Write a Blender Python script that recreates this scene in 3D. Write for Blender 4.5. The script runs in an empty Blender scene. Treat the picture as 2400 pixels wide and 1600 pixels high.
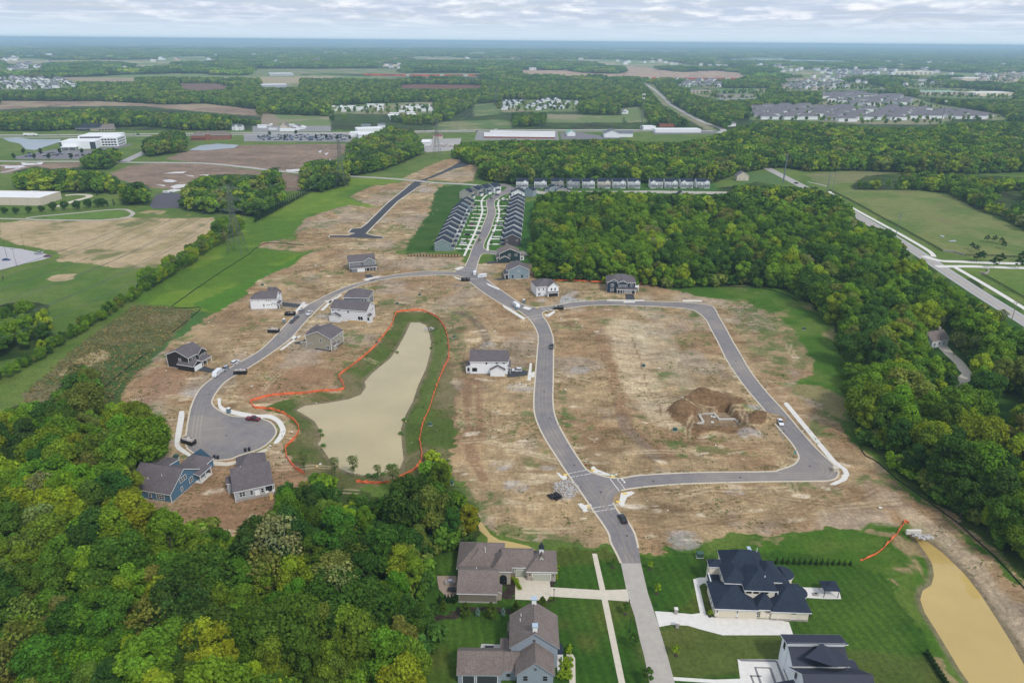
import bpy, bmesh, math, random
import numpy as np
from mathutils import Vector, Matrix
from mathutils.geometry import tessellate_polygon
R = math.radians
random.seed(7)
C = bpy.context.scene.collection
scn = bpy.context.scene
# ---------------------------------------------------------------- camera
W_, H_, F_ = 2352.0, 1568.0, 1633.0
CAMZ = 140.0
PITCH = math.atan((784 - 95) / F_)
cam_d = bpy.data.cameras.new('camera')
cam = bpy.data.objects.new('camera', cam_d)
C.objects.link(cam)
CAMROT = (Matrix.Rotation(R(90) - PITCH, 4, 'X') @ Matrix.Rotation(0.0085, 4, 'Z'))
cam.matrix_world = Matrix.Translation((0, 0, CAMZ)) @ CAMROT
cam_d.sensor_width = 36.0
cam_d.lens = F_ / W_ * 36.0
cam_d.clip_start = 1.0
cam_d.clip_end = 120000.0
scn.camera = cam
# ---------------------------------------------------------------- light and sky
SUN_EL, SUN_ROT = 48.0, 142.0          # sun behind the viewer's right shoulder, veiled by thin cloud
sun_d = bpy.data.lights.new('sun', 'SUN')
sun_d.energy = 1.5
sun_d.angle = R(10)
sun_d.color = (1.0, 0.955, 0.89)
sun = bpy.data.objects.new('sun', sun_d)
C.objects.link(sun)
_d = Vector((math.sin(R(SUN_ROT)) * math.cos(R(SUN_EL)), math.cos(R(SUN_ROT)) * math.cos(R(SUN_EL)), math.sin(R(SUN_EL))))
sun.rotation_euler = _d.to_track_quat('Z', 'Y').to_euler()
world = bpy.data.worlds.new('World')
scn.world = world
world.use_nodes = True
wn, wl = world.node_tree.nodes, world.node_tree.links
wn.clear()
def N(nodes, t, **kw):
    n = nodes.new(t)
    for k, v in kw.items():
        if k.startswith('i_'):
            n.inputs[k[2:].replace('_', ' ')].default_value = v
        elif k[0] == 'n' and k[1:].isdigit():
            n.inputs[int(k[1:])].default_value = v
        else:
            setattr(n, k, v)
    return n
sky = N(wn, 'ShaderNodeTexSky', sky_type='NISHITA', sun_disc=False)
sky.sun_elevation = R(SUN_EL); sky.sun_rotation = R(SUN_ROT)
sky.altitude = 140; sky.air_density = 1.2; sky.dust_density = 2.0; sky.ozone_density = 1.0
skys = N(wn, 'ShaderNodeVectorMath', operation='SCALE'); skys.inputs['Scale'].default_value = 0.085
wl.new(sky.outputs[0], skys.inputs[0])
tc = N(wn, 'ShaderNodeTexCoord')
sx = N(wn, 'ShaderNodeSeparateXYZ'); wl.new(tc.outputs['Generated'], sx.inputs[0])
def M(nodes, links, op, a, b=None, c=None):
    n = nodes.new('ShaderNodeMath'); n.operation = op
    for i, v in enumerate((a, b, c)):
        if v is None: continue
        if isinstance(v, (int, float)): n.inputs[i].default_value = v
        else: links.new(v, n.inputs[i])
    return n.outputs[0]
wm = lambda op, a, b=None, c=None: M(wn, wl, op, a, b, c)
# cloud deck about 1.6 km up: the view direction is carried to that plane
zz = wm('MAXIMUM', wm('ADD', sx.outputs[2], 0.012), 0.004)
px_ = wm('DIVIDE', sx.outputs[0], zz); py_ = wm('DIVIDE', sx.outputs[1], zz)
pl = N(wn, 'ShaderNodeCombineXYZ'); wl.new(px_, pl.inputs[0]); wl.new(wm('MULTIPLY', py_, 0.8), pl.inputs[1])
n1 = N(wn, 'ShaderNodeTexNoise'); n1.inputs['Scale'].default_value = 0.36; n1.inputs['Detail'].default_value = 7; n1.inputs['Roughness'].default_value = 0.56
wl.new(pl.outputs[0], n1.inputs['Vector'])
# heaped tops: noise in azimuth / elevation
az = wm('ARCTAN2', sx.outputs[0], sx.outputs[1])
pc = N(wn, 'ShaderNodeCombineXYZ'); wl.new(wm('MULTIPLY', az, 15.0), pc.inputs[0]); wl.new(wm('MULTIPLY', sx.outputs[2], 62.0), pc.inputs[1])
n2 = N(wn, 'ShaderNodeTexNoise'); n2.inputs['Scale'].default_value = 1.35; n2.inputs['Detail'].default_value = 6; n2.inputs['Roughness'].default_value = 0.5
wl.new(pc.outputs[0], n2.inputs['Vector'])
pc3 = N(wn, 'ShaderNodeVectorMath', operation='ADD'); pc3.inputs[1].default_value = (0.05, 0.3, 0); wl.new(pc.outputs[0], pc3.inputs[0])
n3 = N(wn, 'ShaderNodeTexNoise'); n3.inputs['Scale'].default_value = 1.35; n3.inputs['Detail'].default_value = 3; n3.inputs['Roughness'].default_value = 0.6
wl.new(pc3.outputs[0], n3.inputs['Vector'])
def ramp(nodes, links, fac, stops, interp='LINEAR'):
    r = nodes.new('ShaderNodeValToRGB'); cr = r.color_ramp; cr.interpolation = interp
    while len(cr.elements) > 1: cr.elements.remove(cr.elements[0])
    cr.elements[0].position = stops[0][0]; cr.elements[0].color = (*stops[0][1], 1)
    for p, c in stops[1:]:
        e = cr.elements.new(p); e.color = (*c, 1)
    if fac is not None: links.new(fac, r.inputs[0])
    return r.outputs[0]
G = lambda v: (v, v, v)
cover = ramp(wn, wl, n1.outputs[0], [(0.30, G(0.6)), (0.52, G(1))])
tone = ramp(wn, wl, n1.outputs[0], [(0.35, (0.43, 0.50, 0.61)), (0.5, (0.36, 0.42, 0.53)), (0.66, (0.48, 0.53, 0.60))])
elw = ramp(wn, wl, sx.outputs[2], [(0.008, G(0)), (0.03, G(1))])
puff = ramp(wn, wl, n2.outputs[0], [(0.42, G(0)), (0.68, G(1))])
pf = wm('MULTIPLY', wm('MULTIPLY', puff, elw), 0.85)
def MIX(nodes, links, f, a, b, bt='MIX'):
    m = nodes.new('ShaderNodeMix'); m.data_type = 'RGBA'; m.blend_type = bt
    for s, v in ((0, f), (6, a), (7, b)):
        if isinstance(v, (int, float)): m.inputs[s].default_value = v
        elif isinstance(v, tuple): m.inputs[s].default_value = (*v, 1)
        else: links.new(v, m.inputs[s])
    return m.outputs[2]
c1 = MIX(wn, wl, cover, skys.outputs[0], tone)
lit = ramp(wn, wl, wm('ADD', wm('SUBTRACT', n2.outputs[0], n3.outputs[0]), 0.5), [(0.42, (0.40, 0.44, 0.51)), (0.60, (0.68, 0.69, 0.72))])
c2 = MIX(wn, wl, pf, c1, lit)
hor = ramp(wn, wl, sx.outputs[2], [(0.0, G(1)), (0.03, G(0))])
c3 = MIX(wn, wl, hor, c2, (0.46, 0.55, 0.63))
bg = N(wn, 'ShaderNodeBackground'); bg.inputs['Strength'].default_value = 1.0
wl.new(c3, bg.inputs['Color'])
wo = N(wn, 'ShaderNodeOutputWorld'); wl.new(bg.outputs[0], wo.inputs['Surface'])
scn.view_settings.view_transform = 'Standard'
scn.view_settings.look = 'None'
scn.view_settings.gamma = 1.0
scn.view_settings.exposure = 0.62
scn.view_settings.use_curve_mapping = False
scn.render.engine = 'CYCLES'
scn.cycles.max_bounces = 5
scn.cycles.diffuse_bounces = 2
scn.cycles.glossy_bounces = 2
scn.cycles.transmission_bounces = 2
scn.cycles.volume_bounces = 1
# ---------------------------------------------------------------- photo pixel <-> place
CR = np.array(CAMROT.to_3x3())
def at_np(P, z=0.0):
    P = np.asarray(P, float)
    d = np.stack([(P[..., 0] - W_ / 2) / F_, (H_ / 2 - P[..., 1]) / F_, -np.ones(P.shape[:-1])], -1) @ CR.T
    t = (z - CAMZ) / d[..., 2]
    o = d * t[..., None]; o[..., 2] += CAMZ
    return o
def at(x, y, z=0.0):
    return Vector(at_np([x, y], z))
def proj(P):
    P = np.array(P, float); P = P - np.array([0, 0, CAMZ])
    q = P @ CR
    return np.stack([W_ / 2 + F_ * q[..., 0] / -q[..., 2], H_ / 2 - F_ * q[..., 1] / -q[..., 2]], -1)
def T(ox, oy, s):
    """trace notes: pairs read off an enlarged quarter of the plan"""
    v = [float(a) for a in s.split()]
    return [(ox + v[i] / 4, oy + v[i + 1] / 4) for i in range(0, len(v), 2)]
def D(s):
    v = [float(a) for a in s.split()]
    return [(v[i], v[i + 1]) for i in range(0, len(v), 2)]
def inpoly(px, py, poly):
    poly = np.asarray(poly, float)
    r = np.zeros(px.shape, bool)
    x0, y0 = poly[-1][:2]
    for x1, y1 in poly[:, :2]:
        if y0 != y1:
            c = ((y0 > py) != (y1 > py)) & (px < (x1 - x0) * (py - y0) / (y1 - y0) + x0)
            r ^= c
        x0, y0 = x1, y1
    return r
def dist_line(px, py, pts, closed=False):
    pts = np.asarray(pts, float)[:, :2]
    d = np.full(px.shape, 1e9)
    n = len(pts)
    for i in range(n if closed else n - 1):
        a, b = pts[i], pts[(i + 1) % n]
        ab = b - a; L = max((ab ** 2).sum(), 1e-9)
        t = np.clip(((px - a[0]) * ab[0] + (py - a[1]) * ab[1]) / L, 0, 1)
        d = np.minimum(d, np.hypot(px - a[0] - t * ab[0], py - a[1] - t * ab[1]))
    return d
_rng = np.random.default_rng(11)
_tab = _rng.random((256, 256))
def vnoise(x, y):
    xi = np.floor(x).astype(np.int64); yi = np.floor(y).astype(np.int64)
    fx = x - xi; fy = y - yi
    fx = fx * fx * (3 - 2 * fx); fy = fy * fy * (3 - 2 * fy)
    g = lambda a, b: _tab[a & 255, b & 255]
    return (g(xi, yi) * (1 - fx) + g(xi + 1, yi) * fx) * (1 - fy) + (g(xi, yi + 1) * (1 - fx) + g(xi + 1, yi + 1) * fx) * fy
def fbm(x, y, s, o=4):
    v = 0; a = 0.5; t = 0
    for i in range(o):
        v = v + a * vnoise(x / s + 17.3 * i, y / s + 9.1 * i); t += a; a *= 0.55; s *= 0.5
    return v / t
def sm(a, b, x):
    t = np.clip((x - a) / (b - a), 0, 1); return t * t * (3 - 2 * t)
# ---------------------------------------------------------------- object helpers
def tag(o, label=None, cat=None, group=None, kind=None):
    if label: o['label'] = label
    if cat: o['category'] = cat
    if group: o['group'] = group
    if kind: o['kind'] = kind
    return o
def empty(name, loc=(0, 0, 0), rz=0.0, label=None, cat=None, group=None):
    o = bpy.data.objects.new(name, None); C.objects.link(o)
    o.location = loc; o.rotation_euler = (0, 0, rz); o.empty_display_size = 0.5
    return tag(o, label, cat, group)
class MB:
    def __init__(s): s.v = []; s.f = []; s.m = []
    def face(s, pts, m=0):
        i = len(s.v); s.v += [tuple(p) for p in pts]; s.f.append(tuple(range(i, i + len(pts)))); s.m.append(m); return s
    def box(s, x0, x1, y0, y1, z0, z1, m=0, mt=None):
        P = [Vector((x, y, z)) for z in (z0, z1) for x, y in ((x0, y0), (x1, y0), (x1, y1), (x0, y1))]
        if mt is not None: P = [mt @ p for p in P]
        i = len(s.v); s.v += [tuple(p) for p in P]
        for q in ((3, 2, 1, 0), (4, 5, 6, 7), (0, 1, 5, 4), (1, 2, 6, 5), (2, 3, 7, 6), (3, 0, 4, 7)):
            s.f.append(tuple(i + k for k in q)); s.m.append(m)
        return s
    def tube(s, a, b, r0, r1=None, n=6, m=0, cap=True):
        a = Vector(a); b = Vector(b); r1 = r0 if r1 is None else r1
        d = (b - a).normalized(); u = d.orthogonal().normalized(); w = d.cross(u)
        i = len(s.v)
        for p, r in ((a, r0), (b, r1)):
            for k in range(n):
                t = 2 * math.pi * k / n
                s.v.append(tuple(p + (u * math.cos(t) + w * math.sin(t)) * r))
        for k in range(n):
            s.f.append((i + k, i + (k + 1) % n, i + n + (k + 1) % n, i + n + k)); s.m.append(m)
        if cap:
            s.f.append(tuple(i + n + k for k in range(n))); s.m.append(m)
            s.f.append(tuple(i + n - 1 - k for k in range(n))); s.m.append(m)
        return s
    def loft(s, rings, m=0, cap=True):
        """rings: equal-length point lists"""
        i = len(s.v); n = len(rings[0])
        for r in rings: s.v += [tuple(p) for p in r]
        for j in range(len(rings) - 1):
            for k in range(n):
                s.f.append((i + j * n + k, i + j * n + (k + 1) % n, i + (j + 1) * n + (k + 1) % n, i + (j + 1) * n + k)); s.m.append(m)
        if cap:
            s.f.append(tuple(i + n - 1 - k for k in range(n))); s.m.append(m)
            s.f.append(tuple(i + (len(rings) - 1) * n + k for k in range(n))); s.m.append(m)
        return s
    def prism(s, poly, z0, z1, m=0, mt=None):
        """extruded outline (list of xy), any winding"""
        P = [Vector((p[0], p[1], 0)) for p in poly]
        tri = tessellate_polygon([P])
        A = [Vector((p[0], p[1], z0)) for p in poly]; B = [Vector((p[0], p[1], z1)) for p in poly]
        if mt is not None: A = [mt @ p for p in A]; B = [mt @ p for p in B]
        i = len(s.v); n = len(poly); s.v += [tuple(p) for p in A] + [tuple(p) for p in B]
        for t in tri:
            s.f.append((i + t[0], i + t[1], i + t[2])); s.m.append(m)
            s.f.append((i + n + t[2], i + n + t[1], i + n + t[0])); s.m.append(m)
        for k in range(n):
            s.f.append((i + k, i + (k + 1) % n, i + n + (k + 1) % n, i + n + k)); s.m.append(m)
        return s
    def mesh(s, name, mats, smooth=False):
        me = bpy.data.meshes.new(name); me.from_pydata(s.v, [], s.f)
        for mm in (mats if isinstance(mats, (list, tuple)) else [mats]): me.materials.append(mm)
        if any(s.m): me.polygons.foreach_set('material_index', s.m)
        if smooth: me.polygons.foreach_set('use_smooth', [True] * len(s.f))
        bm = bmesh.new(); bm.from_mesh(me); bmesh.ops.recalc_face_normals(bm, faces=bm.faces); bm.to_mesh(me); bm.free()
        me.update(); return me
    def build(s, name, mats, parent=None, smooth=False, **kw):
        o = bpy.data.objects.new(name, s.mesh(name, mats, smooth)); C.objects.link(o)
        if parent is not None: o.parent = parent
        return tag(o, **kw)
def link_obj(name, me, parent=None, **kw):
    o = bpy.data.objects.new(name, me); C.objects.link(o)
    if parent is not None: o.parent = parent
    return tag(o, **kw)
def copy_tree(o, parent=None):
    c = o.copy(); C.objects.link(c); c.parent = parent
    for ch in list(o.children): copy_tree(ch, c)
    return c
# ---------------------------------------------------------------- materials
def mat(name, col=(0.5, 0.5, 0.5), rough=0.8, metal=0.0, var=0.0, scale=2.0, spec=0.3, bump=0.0, col2=None, aniso=None, coord='Object'):
    m = bpy.data.materials.new(name); m.use_nodes = True
    n, l = m.node_tree.nodes, m.node_tree.links
    b = n['Principled BSDF']
    b.inputs['Base Color'].default_value = (*col, 1); b.inputs['Roughness'].default_value = rough
    b.inputs['Metallic'].default_value = metal; b.inputs['Specular IOR Level'].default_value = spec
    if var or col2 or bump:
        t = n.new('ShaderNodeTexCoord'); mp = n.new('ShaderNodeMapping'); l.new(t.outputs[coord], mp.inputs[0])
        if aniso: mp.inputs['Scale'].default_value = aniso
        no = n.new('ShaderNodeTexNoise'); no.inputs['Scale'].default_value = scale; no.inputs['Detail'].default_value = 5; no.inputs['Roughness'].default_value = 0.65
        l.new(mp.outputs[0], no.inputs['Vector'])
        c2 = col2 or tuple(min(1, c * (1 + var)) for c in col)
        c0 = col if col2 else tuple(c * (1 - var) for c in col)
        r = ramp(n, l, no.outputs[0], [(0.3, c0), (0.7, c2)])
        l.new(r, b.inputs['Base Color'])
        if bump:
            bu = n.new('ShaderNodeBump'); bu.inputs['Strength'].default_value = bump; bu.inputs['Distance'].default_value = 0.05
            l.new(no.outputs[0], bu.inputs['Height']); l.new(bu.outputs[0], b.inputs['Normal'])
    return m
MT = {}
def mk(name, *a, **k):
    MT[name] = mat(name, *a, **k); return MT[name]
# ================================================================ GROUND
# outlines, traced where they lie
POND1 = T(588, 784, '1335 0 1290 80 1230 160 1130 240 1050 310 1000 370 1010 420 960 490 850 530 650 565 450 590 370 630 430 660 540 730 600 830 600 900 570 940 620 990 680 1080 750 1150 850 1200 1000 1225 1100 1225 1200 1200 1320 1160 1355 1080 1340 950 1330 800 1370 680 1440 550 1490 400 1560 250 1600 100 1605 0') + D('986 767 978 747 963 741 943 741 938 752 931 767')
POND2 = T(1764, 1176, '1330 205 1400 310 1460 390 1510 480 1525 580 1500 670 1420 720 1400 800 1440 920 1530 1060 1640 1240 1760 1440 1850 1568') + D('2262 1640 2440 1680 2352 1526') + T(1764, 1176, '2250 1220 2100 980 1950 750 1800 560 1600 370 1450 260 1370 205')
POOL = D('1097 1201 1106 1198 1126 1226 1146 1239 1176 1244 1214 1253 1240 1268 1210 1272 1176 1270 1103 1262 1120 1250 1120 1234 1100 1216')
FPOND = D('6 318 40 316 70 320 140 320 138 326 80 345 60 343 45 330 20 325')
FPOND2 = D('434 345 460 334 500 330 548 333 538 340 470 346')
LAKE = D('1605 138 1660 136.5 1740 136 1800 137 1890 139 1960 141 1900 143 1820 143 1740 140.5 1680 139.5')
RIVER = D('0 125.5 80 127 180 129 260 131.5 255 133 170 131.5 60 129.5 0 128')
SITE = D('275 924 290 880 350 830 385 790 490 720 545 690 600 640 680 605 705 585 740 570 700 578 600 572 600 560 640 550 680 552 680 535 700 505 720 495 760 482 800 470 870 478 830 462 800 457 830 440 870 428 950 412 1020 424 1000 460 1010 500 1000 520 960 545 930 570 900 585 960 582 1060 588 1062 605 1118 606 1118 600 1222 607 1232 645 1300 648 1400 652 1500 655 1560 668 1600 672 1700 680 1780 700 1830 760 1860 810 1875 860 1820 880 1890 930 1910 960 1960 1010 2040 1080 2100 1130 2200 1190 2360 1330 2370 1530 2352 1500 2300 1400 2230 1310 2170 1240 2110 1196 2060 1205 2000 1210 1960 1222 1900 1208 1860 1230 1800 1225 1760 1238 1700 1225 1600 1250 1540 1262 1475 1268 1420 1262 1400 1252 1300 1250 1260 1238 1215 1246 1160 1232 1100 1195 1060 1120 1030 1050 985 1080 905 1115 815 1118 780 1105 720 1110 690 1130 665 1180 640 1240 600 1300 540 1330 470 1330 390 1270 300 1190 300 1130 350 1060 378 1030 360 990 300 950')
RING = D('938 714 966 713 981 718 1003 729 1018 747 1026 767 1029 784 1031 821 1040 860 1044 900 1040 1000 1042 1030 1030 1060 980 1085 913 1110 888 1116 851 1120 790 1115 720 1105 683 1079 666 1061 656 1041 657 1026 671 1014 684 996 686 981 673 964 651 949 621 940 600 937 640 920 688 908 738 900 788 895 770 872 770 860 783 855 803 844 833 821 856 801 871 784 898 749 906 729 913 717')
CORR = D('300 692 360 640 420 600 470 565 520 530 545 500 570 500 640 480 720 440 790 408 950 409 880 428 838 438 800 460 830 466 868 476 800 474 760 484 720 498 700 508 680 532 640 560 600 575 705 583 655 625 600 645 545 690 500 718 455 708 400 704')
OLIVE = D('0 1000 60 900 170 800 310 700 455 712 420 750 380 790 340 850 270 915 200 960 60 1000')
REED = D('0 512 60 506 230 506 300 497 495 498 490 530 450 568 380 610 355 620 240 612 180 602 130 600 140 586 120 574 40 562 0 545')
REED2 = D('110 640 130 630 175 630 172 640 150 645 115 645')
GREENB = D('0 730 60 700 290 690 380 620 330 620 240 612 130 600 0 640')
PLA = D('380 365 420 350 470 338 560 334 700 331 795 331 800 345 760 372 690 390 640 392 560 385 480 378')
PLB = D('245 402 300 380 380 372 480 378 560 388 690 402 693 437 640 440 560 430 440 440 330 430 270 410')
PLC = D('0 378 90 374 185 374 180 392 60 396 0 400')
FAR1 = D('0 232 230 233 330 238 380 241 470 238 590 252 600 275 500 262 380 258 250 248 100 252 0 256')
FAR2 = D('1178 161 1300 162 1340 168 1425 170 1425 152 1475 154 1510 160 1570 166 1640 162 1700 168 1720 173 1690 182 1600 180 1440 180 1300 177 1190 172')
FAR3 = D('915 196 960 194 1090 196 1150 200 1060 204 925 204')
FAR4 = D('860 147 880 146 935 149 925 154 870 153')
FAR5 = D('110 178 180 177 310 182 315 187 180 186')
FAR6 = D('410 192 500 193 520 198 580 200 460 208 420 204')
MEADOW1 = D('1085 240 1140 236 1150 262 1090 268')
MEADOW2 = D('1010 280 1150 275 1180 280 1172 296 990 300')
MEADOW3 = D('1648 205 1740 203 1730 215 1655 214')
RFIELD = D('1915 440 1960 435 2130 438 2180 450 2240 480 2320 515 2352 530 2352 600 2290 602 2180 580 2120 545 2060 515 1990 478 1935 448')
RFIELD2 = D('1850 400 1960 392 2080 398 2070 412 1960 420 1880 425')
RFIELD3 = D('2240 440 2352 430 2352 480 2300 472')
LAWN = D('985 1266 1100 1268 1200 1270 1300 1262 1400 1262 1426 1293 1470 1290 1480 1268 1600 1272 1700 1262 1800 1268 1900 1275 1980 1290 2030 1330 2080 1400 2130 1490 2200 1610 2200 1760 900 1760 930 1500 960 1400')
LAWNG = D('1480 1268 1540 1262 1600 1250 1700 1228 1760 1240 1860 1232 1910 1212 1970 1225 2060 1205 2110 1215 2140 1270 2150 1330 2120 1360 2130 1410 2230 1600 2280 1760 2200 1760 2130 1490 2030 1330 1900 1275')
RGREEN = D('1500 655 1560 660 1600 655 1760 660 1800 665 1850 690 1900 740 1945 800 1950 900 1945 960 2000 1020 2100 1120 2170 1190 2352 1330 2352 1350 2150 1180 2040 1090 1960 1015 1900 940 1830 905 1815 885 1870 868 1868 830 1835 780 1790 725 1700 690 1600 680')
RLAWN = D('2180 640 2352 700 2352 1100 2180 1000 2100 900 2150 780 2200 700')
TOWNLAWN = D('925 585 950 540 985 490 1005 430 1060 425 1230 440 1230 600 1225 606 1120 600 1062 586')
STUDY = {}
def gz_np(x, y):
    """height of the ground"""
    z = np.zeros(np.broadcast(x, y).shape)
    for P, dep, wd, lv in ((POND1W, 3.4, 9.0, -2.0), (POND2W, 3.4, 7.0, -2.0)):
        P = np.asarray(P)
        m = (x > P[:, 0].min() - 15) & (x < P[:, 0].max() + 15) & (y > P[:, 1].min() - 15) & (y < P[:, 1].max() + 15)
        if m.any():
            d = dist_line(x[m], y[m], P, True); ins = inpoly(x[m], y[m], P)
            z[m] += np.where(ins, lv - np.minimum(d * 0.35, 1.4), lv + 2.0 * sm(0, 1, d / wd) * (-lv / 2.0))
    # spoil heaps and the open basement
    for (cx, cy, rx, ry, h) in MOUNDS:
        m = (np.abs(x - cx) < rx * 2) & (np.abs(y - cy) < ry * 2)
        if m.any():
            q = ((x[m] - cx) / rx) ** 2 + ((y[m] - cy) / ry) ** 2
            z[m] += h * np.exp(-q * 1.6) * (0.75 + 0.6 * fbm(x[m], y[m], 2.2, 3))
    m = (x > PITW[:, 0].min() - 3) & (x < PITW[:, 0].max() + 3) & (y > PITW[:, 1].min() - 3) & (y < PITW[:, 1].max() + 3)
    if m.any():
        ins = inpoly(x[m], y[m], PITW); zz_ = z[m]; zz_[ins] = -2.5; z[m] = zz_
    # low ridges of pushed earth
    for pts, wd, h in RIDGES:
        P = np.asarray(pts)
        m = (x > P[:, 0].min() - 9) & (x < P[:, 0].max() + 9) & (y > P[:, 1].min() - 9) & (y < P[:, 1].max() + 9)
        if m.any():
            d = dist_line(x[m], y[m], P); z[m] += h * np.exp(-(d / wd) ** 2)
    d = np.hypot(x, y)
    z += sm(9000, 26000, d) * (fbm(x, y, 5200, 4) * 150 - 62) * 0.55
    return z
POND1W = [tuple(p) for p in at_np(POND1, -2.0)[:, :2]]
POND2W = [tuple(p) for p in at_np(POND2, -2.0)[:, :2]]
PIT = T(1176, 784, '1690 640 1870 625 1985 610 2060 680 2120 770 1960 765 1700 770 1690 700')
PITW = at_np(PIT)[:, :2]; PITW = PITW.mean(0) + (PITW - PITW.mean(0)) * np.array([1.08, 1.22])
def WP(pts, z=0.0): return at_np(pts, z)[:, :2]
def mound(x, y, rx, ry, h):
    p = at(x, y); return (p.x, p.y, rx, ry, h)
MOUNDS = []
for s in ('1560 610 9 7 2.2', '1620 560 8 6 2.4', '1700 520 9 6 2.6', '1800 530 9 6 2.4', '1900 545 8 5 2.2', '2020 580 8 6 2.0', '2100 600 7 5 1.4',
          '1500 660 6 6 1.8', '1560 700 7 6 2.0', '1640 790 6 4 2.0', '1720 810 7 4 2.2', '1830 815 8 4 2.2', '1950 815 8 4 2.2', '2080 820 8 5 2.4', '2180 820 6 4 1.8',
          '2240 710 7 4 2.2', '2330 710 8 4 2.2', '2150 770 5 4 1.4', '1930 655 5 3.5 2.6'):
    a = [float(q) for q in s.split()]
    MOUNDS.append(mound(1176 + a[0] / 4, 784 + a[1] / 4, a[2] * .62, a[3] * .8, a[4] * (1.15 if a[1] < 720 else .55)))
RIDGES = [(WP(D('600 575 640 590 700 592 760 578 830 580 900 590')), 6, 1.6), (WP(D('690 545 715 505 760 490 800 480')), 5, 1.8),
          (WP(D('798 462 830 445 865 430')), 6, 2.0), (WP(D('1385 790 1400 860 1430 930 1480 1010')), 4, 0.7),
          (WP(D('640 660 700 630 790 600 860 590')), 5, 1.4), (WP(D('1060 720 1100 740 1130 790')), 5, 0.9), (WP(D('300 900 350 850 400 790')), 4, 1.0)]
def build_ground():
    ys = np.concatenate([[-4000, -600, -60, 20, 60], [at(1176, p).y for p in np.arange(1760, 112, -1.35)], np.geomspace(at(1176, 112).y * 1.03, 44000, 30)])
    u = np.linspace(-1.12, 1.12, 860)
    Y, U = np.meshgrid(ys, u, indexing='ij')
    X = U * np.where(Y > 60, Y + 90, 150 + (60 - Y) * 1.0)
    x, y = X.ravel(), Y.ravel()
    z = gz_np(x, y)
    far = np.hypot(x, y)
    P = proj(np.stack([x, y, np.zeros_like(x)], -1))
    P[y < 40] = (1176, 5000)
    # ragged edges: the lookup is shifted by noise whose size is a metre or so
    sc = np.clip(F_ / np.maximum(far, 60), 0.02, 9)
    jx = (fbm(x, y, 6.0, 4) - .5) * 7 * sc; jy = (fbm(x + 300, y, 6.0, 4) - .5) * 7 * sc * np.clip(140 / far, 0, 1)
    px, py = P[:, 0] + jx, P[:, 1] + jy
    nA = fbm(x, y, 60, 4); nB = fbm(x + 900, y, 14, 4); nC = fbm(x, y + 700, 3.2, 3); nD = fbm(x * 0.35, y, 2.4, 4); nE = fbm(x - 500, y + 90, 30, 5)
    col = np.zeros((len(x), 3)); grass = np.ones(len(x)); rough = np.zeros(len(x))
    c = lambda r, g, b: np.array([r, g, b])
    def mixc(a, b, t): return a * (1 - t[:, None]) + b * t[:, None]
    one = np.ones(len(x))
    forest = mixc(mixc(c(.030, .062, .013) * one[:, None], c(.06, .09, .02), sm(.35, .65, nB)), c(.03, .035, .016), sm(.5, .75, nE))
    green = mixc(c(.08, .14, .022) * one[:, None], c(.13, .175, .038), sm(.3, .7, nB * .5 + nE * .5))
    col[:] = green
    def paint(poly, cc, soft=None, g=1.0):
        poly = np.asarray(poly)
        bb = (px > poly[:, 0].min() - 8) & (px < poly[:, 0].max() + 8) & (py > poly[:, 1].min() - 8) & (py < poly[:, 1].max() + 8)
        idx = np.where(bb)[0]
        ins = idx[inpoly(px[idx], py[idx], poly)]
        v = cc[ins] if getattr(cc, 'ndim', 1) == 2 else cc
        if soft is not None:
            t = soft[ins][:, None]; col[ins] = col[ins] * (1 - t) + v * t
        else: col[ins] = v
        grass[ins] = g
        return ins
    # beyond the open country everything is wood
    col[far > 2600] = forest[far > 2600]
    w = (py < 300) & (far > 1200); col[w] = forest[w]
    for o_ in OPEN[9:]: paint(o_, mixc(c(.14, .19, .065) * one[:, None], c(.24, .22, .13), sm(.45, .6, nA)))
    fl = np.where(far > 2700)[0]; fx, fy = x[fl], y[fl]; kk = sm(.555, .59, fbm(fx * .5, fy * .35, 420, 4)); c2 = np.where((fbm(fx, fy, 300, 3) > .52)[:, None], c(.34, .28, .17), c(.15, .21, .07)); col[fl] = col[fl] * (1 - kk[:, None]) + c2 * kk[:, None]
    plough = mixc(c(.25, .175, .125) * one[:, None], c(.20, .14, .10), sm(.35, .7, nE)); plough = mixc(plough, c(.32, .235, .17), sm(.6, .8, nD) * .4)
    for p in (PLA, PLB, PLC): paint(p, plough, g=0)
    paint(FAR1, mixc(plough, c(.30, .23, .15), sm(.4, .6, nA)), g=0)
    paint(FAR2, mixc(c(.34, .23, .17) * one[:, None], c(.42, .30, .2), sm(.4, .6, nE)), g=0)
    paint(FAR3, c(.16, .075, .05), g=0); paint(FAR5, c(.30, .24, .16), g=0); paint(FAR4, c(.5, .4, .24), g=0); paint(FAR6, c(.17, .10, .08), g=0)
    for p in (MEADOW1, MEADOW2): paint(p, mixc(c(.10, .16, .05) * one[:, None], c(.22, .22, .10), sm(.4, .7, nE)))
    paint(MEADOW3, c(.12, .2, .06))
    paint(D('590 255 600 250 640 270 640 300 600 300'), c(.25, .2, .14))
    # fields at the right
    rf = mixc(c(.115, .165, .04) * one[:, None], c(.17, .19, .06), sm(.38, .62, nE)); rf = mixc(rf, c(.18, .145, .075), sm(.58, .75, nA * .5 + nB * .5) * .7)
    paint(RFIELD, rf); paint(RFIELD2, mixc(rf, c(.2, .17, .1), one * .4)); paint(RFIELD3, c(.09, .15, .04))
    paint(D('2190 605 2352 610 2352 700 2300 660 2230 622'), green * 1.15)
    paint(D('1700 395 1790 395 1800 430 1700 430'), c(.085, .15, .04))
    # left fields
    gb = mixc(c(.075, .145, .024) * one[:, None], c(.12, .17, .038), sm(.4, .7, nE)); paint(GREENB, gb)
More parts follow.
